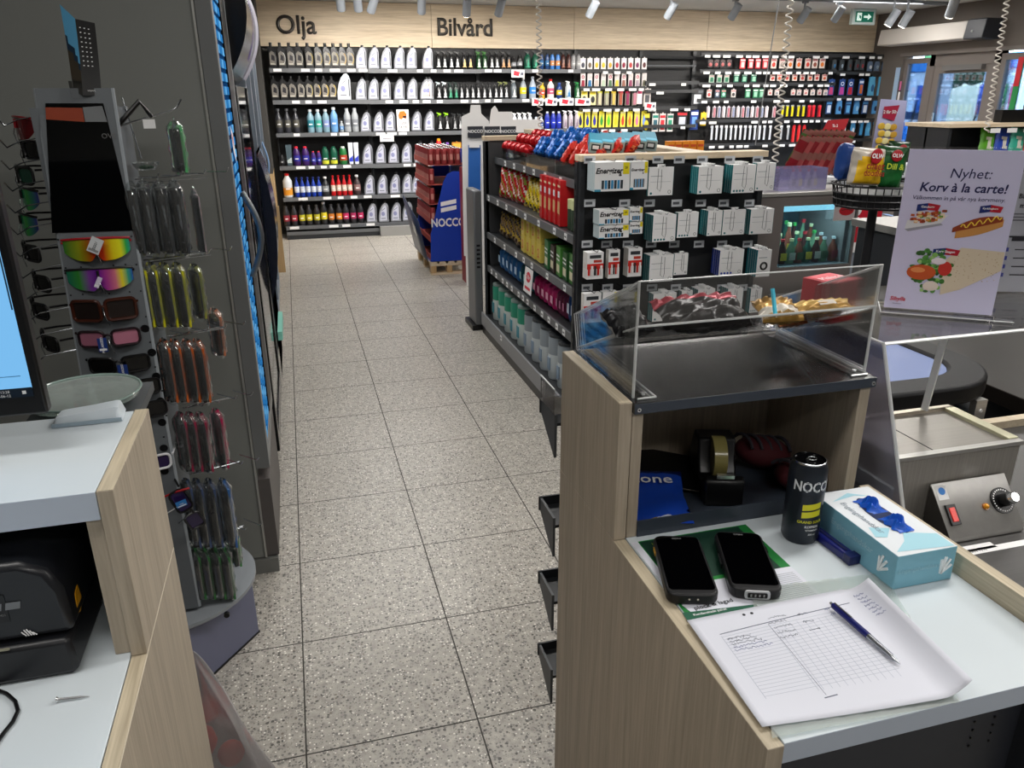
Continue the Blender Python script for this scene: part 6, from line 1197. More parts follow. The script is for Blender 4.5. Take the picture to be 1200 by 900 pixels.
# hanging racks
def hang(pxs,py_top,h,lab,cat,keyfn,where,name='hanging_pack'):
    n=len(pxs)
    for i,px in enumerate(pxs):
        key,fn=keyfn(i) if callable(keyfn) else keyfn
        me=mesh_of(key,fn); o=bpy.data.objects.new(name,me); COL.objects.link(o); v=ony(px,py_top,9.60)
        o.location=(v.x,9.60,v.z-h); tag(o,('%s, %s, %s'%(lab,ordn(i,n),where)) if n>1 else '%s in %s'%(lab,where),cat,'%s in the %s'%(lab,where) if n>1 else None)
rr=lambda l,i: l[i%len(l)]
hang([683.5+8*i for i in range(10)],68,.13,'white air freshener pack','air freshener',lambda i:CD('#d8d4d4',rr(['#c8c8d8','#e8e0e0'],i),rr(['#3a3a4a','#6a5a4a','#d8b82a','#e0c030','#c8a02a','#a81e34','#8a1c3a','#b83a3a','#7a2a5a','#5a2a2a'],i),h=.13,w=.066),'top air freshener row')
hang([683.5+8*i for i in range(10)],85.5,.165,'tall white air freshener pack','air freshener',lambda i:CD('#d4ccca',rr(['#b85a6a','#c8c8c8'],i),rr(['#8a1e34','#2a6a9a','#b8a8a0','#a8b8a0','#4a6a4a','#c8b83a','#8a5a4a','#8a3a5a','#9a8a94','#6a6a5a'],i),h=.165,w=.06,shape=4),'second air freshener row')
hang([685,695],106,.17,'yellow and black air freshener pack','air freshener',lambda i:CD('#d8cc9a','#d8c02a','#26262a',h=.17,w=.085,shape=0),'third air freshener row'); hang([703+8.2*i for i in range(6)],107,.165,'clear air freshener phial pack','air freshener',lambda i:CD('#8a8278',rr(['#c8c83a','#c8c83a','#d8b82a','#c83a4a','#b82a4a','#3a3a3a'],i),rr(['#c8c0a0','#a8a890','#c8b060','#a85a4a','#8a3a5a','#b87a8a'],i),h=.165,w=.062,shape=3),'third air freshener row'); hang([750],105,.17,'pink and white air freshener pack','air freshener',CD('#d8c8cc','#b82a5a','#e8d8dc',h=.17,w=.07),'third air freshener row')
hang([680.5+8.3*i for i in range(10)],130,.20,'yellow card tree shaped air freshener','air freshener',lambda i:CD('#d8cc4a',rr(['#e8e0a0','#d8c82a'],i),rr(['#1a1a4a','#1a2a8a','#2a2a9a','#2a8a3a','#5ab82a','#e0b820','#c83a2a','#d8742a','#c86a9a','#6a8ad8'],i),h=.20,w=.07,shape=1),'lowest air freshener row')
hang([759],104,.21,'white wiper pack with red top','pack',CD('#c8c0bc','#b81e24','#4a4a4e',h=.21,w=.095,shape=2),'middle rack'); hang([818],104,.2,'black and white wiper fluid pack','pack',CD('#26282c','#55585c','#d8dade',h=.2,w=.16,shape=2),'middle rack')
hang([758],131,.26,'black and yellow pack','pack',CD('#26241a','#d8c83a','#c8b81e',h=.26,w=.10),'middle rack lower row'); hang([768.5,777,786],133,.22,'white sponge pack with coloured ends','pack',lambda i:CD('#d0ccc8',rr(['#1c7a6a','#b81e2a','#1c6a5a'],i),rr(['#2a5a6a','#c82a34','#2a8a6a'],i),h=.22,w=.082,shape=2),'middle rack lower row'); hang([800],130,.21,'black pack with red stripe','pack',CD('#16161a','#c82a34','#b8bcc8',h=.21,w=.15,shape=2),'middle rack lower row'); hang([814.5],129,.24,'blue and white pack','pack',CD('#1c3a8a','#d8dce8','#6a9ad8',h=.24,w=.11,shape=2),'middle rack lower row'); hang([825],132,.16,'yellow pack','pack',CD('#d8b81e','#e8d83a','#26262a',h=.16,w=.08),'middle rack lower row')
W1='small pack rack top row'; W2='small pack rack second row'; W3='small pack rack third row'; W4='small pack rack fourth row'; W5='small pack rack lowest row'
hang([833,840,847.5,855],70,.09,'black blister pack with red print','blister pack',CD('#1c1416','#4a2a2a','#b85a5a',h=.09,w=.07),W1); hang([871,880.5,889,897.5],68.5,.12,'red and white bulb pack','bulb pack',CD('#c81e2a','#e0d0cc','#d8c8c4',h=.12,w=.075,shape=2),W1); hang([907.5,917.5,927,937,947.5,956,964.5],68.5,.12,'white bulb pack with orange circle','bulb pack',lambda i:CD('#d8ccc4','#b87a7a',rr(['#c83a2a','#8a4a3a','#d8742a','#e0641e'],i),h=.12,w=.08),W1)
hang([834.5,843.5,852],87.5,.095,'pale green bulb pack','bulb pack',CD('#a8bcae','#c8a0a0','#1c6a4a',h=.095,w=.07,shape=2),W2); hang([863.5,873,884],86.5,.10,'deep green bulb pack','bulb pack',CD('#14604a','#c8d8cc','#8ab8a0',h=.10,w=.075,shape=2),W2); hang([906,914,923,932,941,950,958,967],87,.08,'white fuse pack with red print','fuse pack',lambda i:CD('#d4c4bc','#c87a7a',rr(['#b83a34','#c85a3a'],i),h=.08,w=.07),W2)
hang([831.5,841,848.5,860],105,.095,'mixed white and green bulb pack','bulb pack',lambda i:CD(rr(['#d0c4c0','#4a5a6a','#2a7a5a','#c8c0bc'],i),'#b87a7a',rr(['#b83a3a','#c8d0d8','#a8d0c0','#3a3a3a'],i),h=.095,w=.066),W3); hang([877,886,893],104,.11,'green bulb pack','bulb pack',CD('#1a6a44','#c8d8cc','#8ab8a0',h=.11,w=.075,shape=2),W3); hang([903,911,930,937,945,953,961,968],105,.07,'small white fuse pack','fuse pack',lambda i:CD('#d0c4c0','#c8a8a4',rr(['#b86a6a','#8a8a90'],i),h=.07,w=.062),W3)
hang([830.5]+[837.5+5.6*i for i in range(12)]+[908],125,.135,'white slim bottle pack','pack',lambda i:CD('#c8bfc4','#b8b8c0',rr(['#d8d0d4','#b87a84','#8a90a8'],i),h=.135,w=.045,shape=3),W4); hang([917.5,923,929,936,942],123,.15,'black pack with yellow refill','pack',CD('#26262a','#8a9098','#d8c81e',h=.15,w=.05,shape=3),W4); hang([949,954,961],123.5,.15,'red scraper pack','pack',CD('#8a1c2a','#c83a44','#d82a34',h=.15,w=.05,shape=3),W4)
hang([834.5+5.6*i for i in range(12)]+[903],147,.19,'black and white marker pack','pack',CD('#101012','#d8dade','#c8ccd4',h=.19,w=.043,shape=3),W5); hang([916,924],147,.19,'black and white torch pack','pack',CD('#101012','#c8ccd0','#a8acb0',h=.19,w=.045,shape=3),W5); hang([931,937,943],147,.26,'long red tool handle','tool',CD('#b81e24','#c82a30','#d83a3a',h=.26,w=.04,shape=3),W5)
X1='rightmost rack top row'; X2='rightmost rack second row'; X3='rightmost rack third row'; X4='rightmost rack lowest row'
hang([978,987,996.5,1005,1011],70,.13,'dark pack','pack',lambda i:CD('#1c2024','#3a4044',rr(['#2a6a9a','#8a9aa8','#4a2a2a','#6a1c24','#8a2a30'],i),h=.13,w=.07,shape=5),X1); hang([1020,1028,1037],72,.12,'grey blue pouch pack','pouch',lambda i:CD('#2a3036','#5a6a80',rr(['#c8ccd0','#8a9aa8','#6a5a8a'],i),h=.12,w=.085,shape=5),X1)
hang([975.5,988,998],93,.20,'blue and red handle pack with white ring','pack',lambda i:CD('#2a4a8a','#d8dce4',rr(['#b83a6a','#b83a8a','#b81e2a'],i),h=.20,w=.085,shape=4),X2); hang([1010.5],93,.20,'blue and orange pack','pack',CD('#2a5a9a','#d0dae8','#c8642a',h=.20,w=.07,shape=2),X2); hang([1023,1034],90,.24,'light blue cloth pack','cloth pack',CD('#4a90b8','#5aa8d0','#2a5a8a',h=.24,w=.095,shape=5),X2)
hang([972.5,984,995,1004.5,1015,1026,1034],118,.17,'blue brush pack','brush pack',lambda i:CD('#2a4a7a','#4a8ac0',rr(['#c8d0dc','#1c2a4a','#5aa0d0','#8ab8d8'],i),h=.17,w=.085,shape=5 if i%2 else 2),X3)
hang([970,990,1000,1010,1018,1026],143,.18,'black and blue brush pack','brush pack',lambda i:CD('#16202c','#4a90c0',rr(['#5aa8d0','#d8dce0','#c8ccd0','#3a80b0'],i),h=.18,w=.075,shape=3 if i%2 else 5),X4)
# ============================================================ ENERGY DRINK PALLET
PX0,PX1,PY0,PY1=1.168,1.547,7.115,7.93
t=thing('pallet','light wooden pallet under the blue energy drink display','pallet',((PX0+PX1)/2,7.5,0)); 
m=WM(t); 
for y in (PY0,7.47,PY1-.1): m.box((PX0,y,.085),(PX1,y+.1,.105),BIRCHY)
for k in range(5): m.box((PX0+k*.0825,PY0,.105),(PX0+k*.0825+.06,PY1,.125),BIRCHY)
m.build('deck',t)
for x in (PX0,1.32,PX1-.05):
    for y in (PY0,7.49,PY1-.09): WM(t).box((x,y,.018),(x+.05,y+.09,.085),BIRCHZ).build('block',t)
WM(t).box((PX0,PY0,0),(PX1,PY0+.09,.018),BIRCH).box((PX0,7.49,0),(PX1,7.58,.018),BIRCH).box((PX0,PY1-.09,0),(PX1,PY1,.018),BIRCH).build('runner',t)
NBL=mat('display_blue','#123aa8',.45)
t=thing('display_box','blue cardboard energy drink display with a swooping side panel','display box',((PX0+PX1)/2,7.5,.126))
def PYp(px,py): v=ony(px,py,PY0); return (v.x,v.z)
poly=[PYp(505,306.7),PYp(547.7,304.5),PYp(546,201.5),PYp(531,200.5),PYp(524,204),PYp(519.5,213),PYp(513,240),PYp(505,274)]
poly=[(x,max(z,.127)) for x,z in poly]
m=WM(t); m.prism(poly,'y',PY0,PY0+.008,NBL); m.build('side_panel',t); m=WM(t); m.prism(poly,'y',PY1-.008,PY1,NBL); m.build('side_panel',t)
WM(t).box((PX1-.012,PY0+.009,.127),(PX1-.002,PY1-.009,1.12),NBL).build('back_panel',t); WM(t).box((PX0+.002,PY0+.009,.127),(PX1-.014,PY1-.009,.132),NBL).build('floor_panel',t)
v=ony(526,261,PY0-.001); m=WM(t); m.text('NOCCO',.105,WP,(v.x-.005,PY0-.001,v.z),bold=.03,sx=.80)
for k in (0,1): z0=ony(529,247,PY0).z+k*.055; m.add([(v.x-.07,PY0-.0012,z0-.012),(v.x+.075,PY0-.0012,z0+.012),(v.x+.075,PY0-.0012,z0+.050),(v.x-.07,PY0-.0012,z0+.026)],[(0,1,2,3)],WP)
m.build('lettering',t,weld=False)
# dark graphic front flap leaning out at the left
m=WM(t); P=[onx(489,293,1.15),onx(504,320,1.15)]; 
m.add([(1.14,7.12,.13),(1.14,7.92,.13),(1.04,7.94,.66),(1.07,7.14,.50)],[(0,1,2,3)],mat('flap_dark','#2a3550',.35)); fl_=o=m.build('front_flap',t); s_=o.modifiers.new('s','SOLIDIFY'); s_.thickness=.006
WM(t).add([(1.062,7.3,.43),(1.062,7.5,.46),(1.077,7.5,.36),(1.077,7.3,.34)],[(0,1,2,3)],WP).build('print',fl_)
CN=K('#9a3a3c',.3,metal=.4); TRY=K('#b0524a',.6)
cme=None
def canm():
    m=MB(); m.lathe([(.022,0),(.028,.006),(.028,.13),(.024,.14),(.022,.142)],CN,n=12,ms=[AL,CN,CN,AL]); m.box((-.0285,-.012,.04),(-.0265,.012,.09),K('#c88a80')); m.box((-.012,-.0285,.04),(.012,-.0265,.09),K('#c88a80')); return m
cme=canm().mesh('c')
LN_=['lowest','second','third','fourth','fifth','top']
for L in range(6):
    z=.133+L*.172
    o=MB().box((PX0+.008,PY0+.012,0),(PX1-.016,PY1-.02,.004),TRY).box((PX0+.008,PY0+.012,.004),(PX0+.012,PY1-.02,.05),TRY).build('can_tray',loc=(0,0,z)); tag(o,'red cardboard can tray in the drinks display, %s layer'%LN_[L],'tray','can trays in the drinks display')
    if L>=2: 
      for i in range(13):
        for j in range(1 if L<5 else 5):
            c=bpy.data.objects.new('drink_can',cme); COL.objects.link(c); c.location=(PX0+.043+j*.062,7.17+i*.059,z+.0045); tag(c,'red energy drink can, %s layer of the display, aisle side, %s'%(LN_[L],FAR(12-i,13)) if j==0 else 'red energy drink can, top layer, row %s from the aisle, %s'%(['','two','three','four','five'][j],FAR(12-i,13)),'can','red cans in the drinks display')
# white cut-out sign display behind
def Sil(pts,y): return [(ony(a,b,y).x,ony(a,b,y).z) for a,b in pts]
t=thing('cutout_display','white bottle shaped cardboard cut out display with blue panel','display',(2.0,6.6,0)); ys=6.6
WM(t).prism(Sil([(541,137),(551,132),(552,123),(563,123),(564,133),(573,142),(574,148),(574,300),(544,300)],ys),'y',ys,ys+.012,mat('cardboard_white','#e8e6e4',.6)).build('front_cutout',t)
WM(t).prism(Sil([(574,142),(576,128),(580,124),(583,128),(584,131),(600,131),(601,140),(633,140),(634,155),(574,155)],ys+.3),'y',ys+.3,ys+.312,mat('cardboard_white')).build('rear_cutout',t)
WM(t).prism(Sil([(549,170),(563,170),(563,300),(549,300)],ys-.01),'y',ys-.012,ys-.001,K('#2a62b0')).build('blue_panel',t)
for px,s_ in ((557,'NOCCO'),(577,'NOCCO'),(596,'NOCCO')):
    v=ony(px,154,ys-.02); m=WM(t); m.box((v.x-.065,ys-.02,v.z-.05),(v.x+.065,ys-.013,v.z+.04),K('#2a2c34')); m.text(s_,.034,WP,(v.x,ys-.0205,v.z),bold=.02); m.build('lettering_board',t,weld=False)
WM(t).prism(Sil([(550,168),(562,168),(562,173),(550,173)],ys-.03),'y',ys-.03,ys-.02,WP).build('price_card',t)
v0=ony(546,300,ys); WM(t).box((v0.x+.02,ys+.013,0),(v0.x+.45,ys+.28,1.0),K('#8a2a30')).build('carton_stack',t); WM(t).box((v0.x,ys-.001,0),(v0.x+.25,ys+.012,.4),mat('cardboard_white')).build('foot',t)
# ============================================================ MID GROUND RIGHT
# low display fridge
y=3.46; x0=ony(893,225,y).x+.06; x1=ony(1008,235,y).x; zt=ony(950,229,y).z; FD=y-3.1
t=thing('display_fridge','taupe framed display fridge with bottles, right of the gondola','fridge',((x0+x1)/2,3.4,0)); TP=mat('fridge_taupe','#6f6865',.4)
def q3(px,py): v=ony(px,py,y); return v
gl0=q3(919,242); gl1=q3(995.6,308); GT_=gl0.z; GB_=q3(950,312).z
WM(t).box((x0-.06,y,.0),(gl0.x,y+.05,zt),TP).box((gl1.x,y,0),(x1,y+.05,zt),TP).box((gl0.x,y,GT_),(gl1.x,y+.05,zt),TP).box((gl0.x,y,0),(gl1.x,y+.05,GB_),TP).build('front_frame',t)
WM(t).box((x0-.06,y+.05,0),(x0-.03,y+.65,zt),TP).box((x1-.03,y+.05,0),(x1,y+.65,zt),TP).box((x0-.03,y+.6,0),(x1-.03,y+.65,zt),TP).build('body',t)
WM(t).box((x0-.065,y-.01,zt),(x1+.01,y+.66,zt+.02),STEEL).build('top',t,bevel=.003)
WM(t).box((gl0.x,y+.01,GB_),(gl1.x,y+.014,GT_),clear('fridge_glass','#d8e8ee',.05,.4)).build('glass',t)
WM(t).box((gl0.x-.02,y+.08,GT_-.04),(gl1.x+.02,y+.085,GT_-.01),mat('led_strip','#a8e4f4',.5,emit=1.6)).build('light_strip',t)
WM(t).box((gl0.x-.02,y+.45,GB_-.02),(gl1.x+.02,y+.46,GT_+.01),mat('fridge_inner','#33464c',.5)).box((x0,y+.06,GB_-.02),(x1-.04,y+.5,GB_),mat('fridge_inner')).build('inner_liner',t)
ml=bpy.data.lights.new('fridge_lamp','AREA'); ml.shape='RECTANGLE'; ml.size=.4; ml.size_y=.03; ml.energy=3; ml.color=(.7,.95,1); lo=bpy.data.objects.new('fridge_lamp',ml); COL.objects.link(lo); lo.location=((x0+x1)/2,y+.12,GT_-.005)
rb=random.Random(5)
for r_ in range(3):
    for k in range(9):
        h=rb.uniform(.12,.2) if r_ else .13
        o=(MB().lathe([(.02,0),(.022,.01),(.022,h*.55),(.009,h*.8),(.009,h*.9)],mat('bottle_glass_%d'%(k%4),['#2f5a4a','#4a2c2a','#6a8a6a','#8a4a3a'][k%4],.12),n=10).lathe([(.011,h*.9),(.011,h)],K(rb.choice(['#c82a34','#d8d8a0','#3aa04a','#e0e0e0'])),n=8)).box((-.018,-.0235,h*.15),(.018,-.0215,h*.45),K(rb.choice(['#c8c0b0','#8a2a34','#3a5a3a','#d8b83a']))).build('bottle',loc=(gl0.x+.03+.052*k+rb.uniform(-.005,.005),y+.1+.1*r_,GB_+.001)); tag(o,'small bottle in the display fridge, %s row, %s'%(['front','middle','back'][r_],ordn(k,9)),'bottle','bottles in the display fridge')
t=thing('price_sign','white sign with red lips picture and price, hanging on the fridge front','price sign',ony(990,242,y-.02)); MB().box((-.06,-.002,-.07),(.065,.002,.07),K('#b8acac')).build('sign_card',t); m=MB(); m.box((-.058,-.004,-.0),(-.01,-.002,.066),BLK).text('75:-',.03,WP,(-.034,-.0045,.03),bold=.02); m.ball((.0,-.003,.035),(.03,.001,.022),K('#a01822'),12,6).ball((.012,-.003,-.02),(.045,.001,.026),K('#b01c26'),12,6).tube([(-.02,-.005,-.018),(.01,-.005,-.012),(.045,-.005,-.02)],.0025,K('#5a0c14'),4); m.build('print',t,weld=False)
# things on the fridge: acrylic box with small bottles, lollipop rack
t=thing('acrylic_box','clear acrylic box holding small bottles on top of the display fridge','acrylic box',(2.45,3.55,zt+.021)); a=ony(905,222,3.55); b=ony(963,200,3.55)
LVC=clear('lavender_acrylic','#d4d0ee',.05,.5,.18)
m=WM(t); m.box((a.x,3.5,zt+.022),(b.x,3.503,b.z+.02),LVC).box((a.x,3.64,zt+.022),(b.x,3.643,b.z+.02),LVC).box((a.x,3.503,zt+.022),(a.x+.003,3.64,b.z+.02),LVC).box((b.x-.003,3.503,zt+.022),(b.x,3.64,b.z+.02),LVC); m.build('box_shell',t)
for i,px in enumerate((928,936,946,953.5)):
    v=ony(px,215,3.57); o=MB().lathe([(.012,0),(.014,.005),(.014,.06),(.006,.075),(.006,.085)],mat('mini_bottle','#b8b4b0',.2),n=10).lathe([(.0075,.085),(.0075,.097)],K('#b81e2a'),n=8).box((-.009,-.0155,.015),(.009,-.0135,.05),K(['#6a4a4a','#c8c03a','#4a4a4a','#c8c03a'][i])).build('mini_bottle',loc=(v.x,3.57,zt+.023)); tag(o,'miniature bottle with red cap in the acrylic box, %s'%ordn(i,4),'bottle','miniature bottles in the acrylic box')
t=thing('packet_rack','rack of slanted red and green sweet packets with a red header card','sweets rack',(2.75,3.8,zt+.021))
def PL(px,py,y=3.75): return ony(px,py,y+(.33 if y<3.7 else 0))
m=WM(t); m.box((PL(915,205).x,3.70,zt+.022),(PL(980,205).x,3.90,zt+.03),ACR).box((PL(915,205).x,3.70,zt+.03),(PL(980,205).x,3.703,zt+.11),ACR).build('tray',t)
rk=random.Random(4)
for i in range(9):
    for j in range(2):
        px=930+6.2*i+j*3; base=PL(px-8,203-j*8,3.40+.05*j); top=PL(px+8,158-j*5,3.46+.05*j); d=top-base; o=bpy.data.objects.new('sweets_packet',mesh_of(('pk',(i*2+j)%4),lambda:bag_mesh(.055,.20,.012,film(['#8a1a24','#4a5a2a','#a84a4a','#6a2a2a'][(i*2+j)%4]),seed=i,wr=.1,nu=6,nv=10,cfn=lambda u,v,c=['#8a1a24','#4a6a34','#b05050','#5a2226'][(i*2+j)%4]: film(c) if int(v*7)%3 else film('#8f5a52')))); COL.objects.link(o)
        o.location=(base.x,base.y,max(base.z,zt+.04)); o.rotation_euler=(.1,.38,-.35); tag(o,'slanted striped sweets packet in the %s row of the packet rack, %s'%(['front','back'][j],ordn(i,9)),'sweets packet','sweets packets in the packet rack')
m=WM(t); P=[PL(962,156,3.56),PL(989,155,3.56),PL(995,139,3.56),PL(970,141,3.56)]; m.quad(P,K('#a82a30')); m.text('Ta 2',.02,WP,(P[0]+P[2])/2+Vector((0,-.001,0)),bold=.02); m.build('header_card',t,weld=False)
# wire basket of crisps on a pole
t=thing('basket_stand','black perforated round basket on a leaning black pole','basket stand',(2.19,2.6,0)); BC=Vector((2.235,2.66,0))
PB_=mat('basket_black','#17171a',.4)
m=WM(t); 
for zz,r in ((1.165,.15),(1.19,.155),(1.215,.16),(1.245,.165)): m.tube([(BC.x+r*math.cos(a),BC.y+r*math.sin(a),zz) for a in [i*PI/16 for i in range(32)]],.004,PB_,5,closed=True)
for i in range(36): a=i*PI/18; m.tube([(BC.x+.15*math.cos(a),BC.y+.15*math.sin(a),1.16),(BC.x+.165*math.cos(a),BC.y+.165*math.sin(a),1.25)],.0028,PB_,4)
m.lathe([(.149,1.16),(.152,1.19),(.156,1.215)],mat('basket_black'),n=32,c=(BC.x,BC.y,0)); m.lathe([(.001,1.158),(.15,1.158),(.15,1.163),(.001,1.163)],PB_,n=28,c=(BC.x,BC.y,0)); m.build('basket',t)
WM(t).cyl((BC.x,BC.y,.02),(BC.x,BC.y,1.158),.018,PB_,12).build('pole',t); WM(t).lathe([(.001,0),(.16,0),(.16,.012),(.03,.02),(.02,.03)],PB_,n=28,c=(BC.x,BC.y,0)).build('base',t)
def chips(lab,px0,px1,py0,py1,y,cols,seed,txt,tc,sub=None,emb='OLW',rz=0,tilt=.08):
    a=ony(px0,(py0+py1)/2,y); b=ony(px1,(py0+py1)/2,y); tp=ony((px0+px1)/2,py0,y); bt=ony((px0+px1)/2,py1,y); w_=b.x-a.x; h=tp.z-bt.z
    t=thing('crisp_bag',lab,'crisps bag',((a.x+b.x)/2,y+.03,bt.z),rot=(0,tilt,rz),group='crisps bags in the wire basket')
    m=bag_mesh(w_,h,.07,film(cols[0],.3,.1),seed=seed,wr=.06,cfn=lambda u,v: film(cols[1],.3,.1) if (abs(u-.5)<.42-(.35*max(0,v-.6)) and .04<v<.78) else film(cols[0],.3,.1)); m.build('wrapper',t)
    m=MB(); m.ball((0,-.041,h*.80),(w_*.18,.003,w_*.18),K('#a01a24'),16,8); m.text(emb,w_*.15,WP,(0,-.046,h*.80),bold=.03)
    for k,s_ in enumerate(txt): m.text(s_,w_*(.24 if len(s_)<7 else .20),tc,(0,-.0455,h*(.54-.19*k)),bold=.015)
    m.build('print',t,weld=False)
chips('yellow and silver cheese doodles crisps bag in the wire basket',999,1041,174,218,2.5,['#b8b0a4','#d8ac1c'],3,['cheez','doodles'],K('#8a1a24'),rz=.1)
chips('dark green dill crisps bag in the wire basket',1030,1062,172,222,2.52,['#14401e','#1a5a2a'],5,['Dill &'],K('#b8c83a'),rz=-.2)
chips('dark blue crisps bag at the left of the wire basket',986,1004,168,212,2.62,['#1c3c7a','#16346e'],6,[''],WP,rz=.5)
chips('second dark green bag at the back of the wire basket',1044,1066,166,205,2.72,['#12361a','#1c5224'],8,[''],WP,rz=-.3)
# blue bag & red stand behind pole
t=thing('poster_holder','clear holder with a lilac snack poster rising behind the crisps basket','poster',ony(1040,170,2.75)); 
def q4(px,py,y=2.78): return ony(px,py,y)
P=[q4(1020,186),q4(1053,190),q4(1063,118),q4(1033,116)]
m=WM(t); m.quad(P,K('#a3a2c4',.5)); o=m.build('poster_sheet',t); s_=o.modifiers.new('s','SOLIDIFY'); s_.thickness=.004
def pb(u,v,d=-.006): return bil([P[3],P[2],P[1],P[0]],u,v)+Vector((0,d,0))
m=WM(t); m.add([pb(.12,.12),pb(.70,.08),pb(.58,.34),pb(.12,.30)],[(0,1,2,3)],K('#a82040')); m.text('2 för 50:-',.018,WP,pb(.38,.2,-.008),bold=.02)
for k in range(12): c=pb(.15+.22*(k%3)+.04*(k//3%2),.44+.12*(k//3)); m.ball(c,(.018,.002,.013),K(['#d8b03a','#e8dca0','#c89a34'][k%3]),10,6)
m.build('poster_print',t,weld=False)
# basket of blue items left
t=thing('red_banner','red banner with white curl standing behind the black pole','banner',(2.9,3.9,0)); a=ony(1003,236,3.9); b=ony(1036,236,3.9); c=ony(1036,282,3.9)
WM(t).box((a.x,3.9,c.z),(b.x,3.92,a.z),K('#b8142a')).box((a.x,3.9,c.z-.06),(b.x,3.92,c.z),WP).box((a.x,3.92,0),(b.x,4.1,c.z-.06),K('#9aa4b4')).build('panel',t); m=WM(t); m.ball((a.x+.02,3.897,a.z-.04),(.03,.002,.045),WP,12,6).ball((a.x+.02,3.897,a.z-.12),(.035,.002,.03),WP,12,6); m.build('print',t)
# far right gondola with snacks
GZ2=1.35
t=thing('gondola','dark snack gondola with pale wooden top in front of the entrance','shop shelving',(6.2,5.5,0)); g2=t
X0,X1=5.10,7.3; Y0=5.35
WM(t).box((X0,Y0,GZ2-.03),(X1,Y0+.5,GZ2),BIRCH).build('top_rail',t,bevel=.002)
WM(t).box((X0+.02,Y0+.25,0),(X1,Y0+.27,GZ2-.03),DARK).box((X0+.02,Y0+.02,0),(X0+.05,Y0+.48,GZ2-.03),DARK).build('body',t)
for z in (.95,.6,.3,.1):
    m=WM(t); m.box((X0+.05,Y0,z-.02),(X1,Y0+.25,z),DARK); m.box((X0+.05,Y0-.006,z-.03),(X1,Y0,z+.01),RAIL); m.build('shelf',t)
m=WM(t)
for k in range(11): m.box((X0+.42+.17*k,Y0+.01,GZ2-.075),(X0+.52+.17*k,Y0+.012,GZ2-.04),WP)
m.build('price_rail',t)
cl=[('#5aa02a','green'),('#2a4ab0','blue'),('#3aa890','turquoise'),('#c82a34','red'),('#e0641e','orange'),('#d8321e','scarlet'),('#d8a01e','yellow'),('#b83a8a','pink')]
for i in range(10):
    c,cn=cl[i%8]; t=thing('crisp_bag','%s snack bag on the upper shelf of the entrance gondola, %s'%(cn,ordn(i,10)),'snack bag',(X0+.48+.155*i,Y0+.08,1.07),rot=(-.15,.12,0),group='snack bags on the entrance gondola')
    bag_mesh(.16,.24,.06,film(c,.3,.1),seed=i,cfn=lambda u,v,c=c: film('#d8d4c8',.3,.1) if abs(u-.5+.3*(v-.5))<.16 and .3<v<.7 else film(c,.3,.1),nu=8,nv=10).build('wrapper',t); 
for i in range(6):
    c,cn=cl[(i*3+3)%8]; t=thing('crisp_bag','%s snack bag on the lower shelf of the entrance gondola, %s'%(cn,ordn(i,6)),'snack bag',(X0+1.2+.17*i,Y0+.1,.70),rot=(-.1,.1,0),group='snack bags on the entrance gondola lower shelf'); bag_mesh(.16,.22,.06,film(c,.3,.1),seed=i+20,nu=8,nv=10).build('wrapper',t)
m=WM(g2); m.box((X0+.9,Y0+.02,1.035),(X1,Y0+.24,1.05),DARK); m.build('shelf',g2)
tag(MB().box((5.72,Y0+.12,GZ2+.0005),(7.2,Y0+.2,GZ2+.10),BLK).build('dark_box'),'long black box lying on the wooden top of the entrance gondola','box')
# card reader on right wall
tag(MB().box((WR-.05,6.55,1.35),(WR-.002,6.85,1.62),mat('reader_grey','#8d8a88',.4)).box((WR-.055,6.6,1.42),(WR-.05,6.8,1.58),K('#3c3f44')).build('wall_terminal',bevel=.01),'grey wall terminal with dark screen right of the entrance','wall terminal')
tag(MB().box((WR-.02,7.35,1.3),(WR-.002,7.42,1.95),K('#2a8a4a')).box((WR-.024,7.35,1.65),(WR-.02,7.42,1.95),K('#c82a34')).build('flag_strip'),'narrow red and green flag strip beside the entrance door','flag')
# white and silver fittings between
t=thing('service_island','pale blue grey serving island with steel shelf behind the crisps basket','serving island',(3.3,4.2,0)); SI=mat('island_blue_grey','#8fa0bc',.35)
a=ony(1005,290,4.0); WM(t).box((2.95,4.15,0),(4.6,4.8,.62),SI).box((2.9,4.1,.62),(4.65,4.85,.66),STEEL).build('body',t); WM(t).box((2.95,4.2,1.0),(4.6,4.7,1.03),STEEL).box((2.95,4.4,.66),(3.0,4.45,1.0),STEEL).box((4.5,4.4,.66),(4.55,4.45,1.0),STEEL).build('upper_shelf',t)
for i,(x,c) in enumerate(((3.1,'#c9ccd0'),(3.4,'#8a8e94'),(3.75,'#b8bcc4'))):
    tag(MB().box((x,4.3,1.031),(x+.22,4.5,1.09+.03*i),K(c)).box((x+.02,4.295,1.04),(x+.2,4.30,1.07),BLK).build('catering_box',bevel=.006),'grey catering box on the island upper shelf, %s'%ordn(i,3),'box','catering boxes on the island')
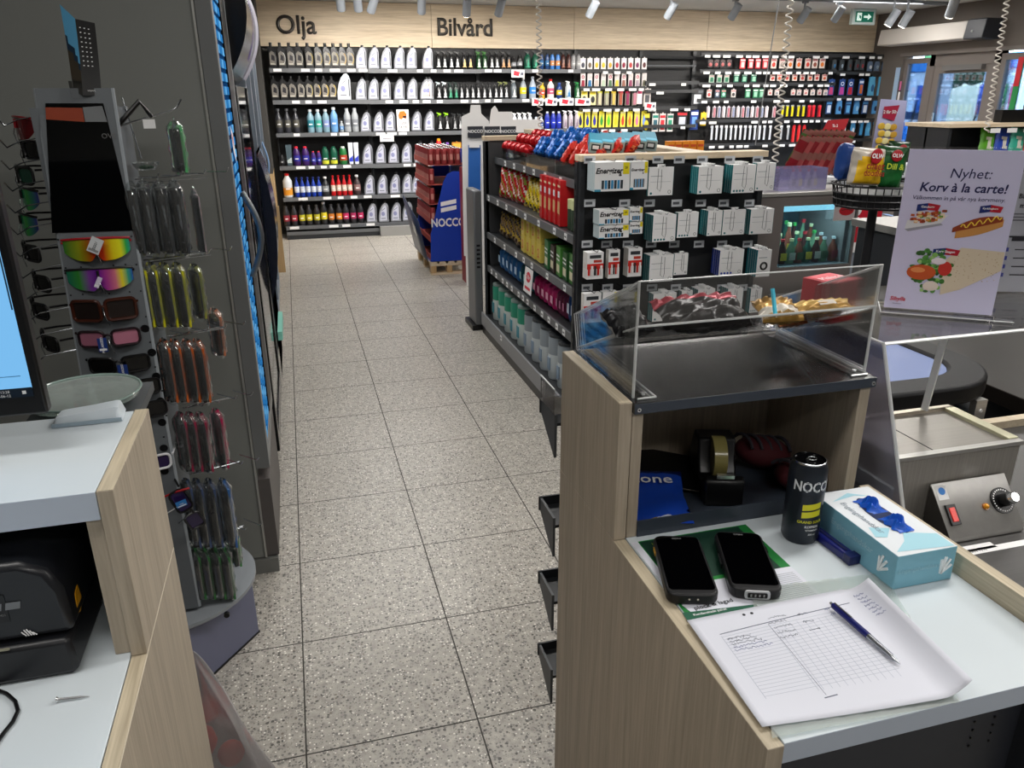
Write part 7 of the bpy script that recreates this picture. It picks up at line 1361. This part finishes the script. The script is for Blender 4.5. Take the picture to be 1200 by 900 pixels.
# tall machine seen through guard
t=thing('drink_machine','dark drinks machine with steel trim behind the menu poster','drinks machine',(2.8,2.6,0)); WM(t).box((2.45,2.45,0),(3.4,3.0,1.02),mat('machine_dark','#34363a',.35)).build('body',t,bevel=.01); WM(t).box((2.43,2.43,1.02),(3.42,3.02,1.05),STEEL).build('top',t); WM(t).box((2.55,2.44,.3),(3.3,2.449,.9),K('#5a6a80',.2)).build('front_panel',t)
# ============================================================ LIGHT
w=bpy.data.worlds.new('World'); SC.world=w; w.use_nodes=True; nt=w.node_tree; bg=nt.nodes['Background']
sky=nt.nodes.new('ShaderNodeTexSky'); sky.sky_type='NISHITA'; sky.sun_elevation=math.radians(38); sky.sun_rotation=math.radians(200); sky.sun_disc=False
nt.links.new(sky.outputs[0],bg.inputs[0]); bg.inputs[1].default_value=1.3
sn=bpy.data.lights.new('sun','SUN'); sn.energy=4.5; sn.angle=.01; sn.color=(1,.96,.9); so_=bpy.data.objects.new('sun',sn); COL.objects.link(so_); so_.rotation_euler=Vector((.75,.25,-.62)).to_track_quat('-Z','Y').to_euler()
PF=mat('fill_diffuser','#ffffff',.5,emit=2.0)
def panel(x,y,lx,ly,P,col=(1,.97,.93)):
    l=bpy.data.lights.new('ceiling_fill','AREA'); l.shape='RECTANGLE'; l.size=lx; l.size_y=ly; l.energy=P; l.color=col
    o=bpy.data.objects.new('ceiling_fill',l); COL.objects.link(o); o.location=(x,y,ZC-.03)  # added unseen fill light under the ceiling, no fixture there
for x,y,P in ((.5,3.2,28),(.5,5.6,30),(.8,7.8,30),(3.2,3.6,30),(3.2,6.0,30),(3.4,8.0,30),(5.8,4.2,30),(5.8,6.8,30),(6.6,8.4,26),(1.4,1.2,24),(3.2,1.4,26),(-.75,.5,13),(.6,-.9,16),(3.0,-.8,22)):  # some added beside and behind the camera to brighten near fronts
    panel(x,y,1.2,.25,P)
SC.view_settings.view_transform='Standard'; SC.view_settings.look='None'; SC.view_settings.gamma=1; SC.view_settings.exposure=EXPO
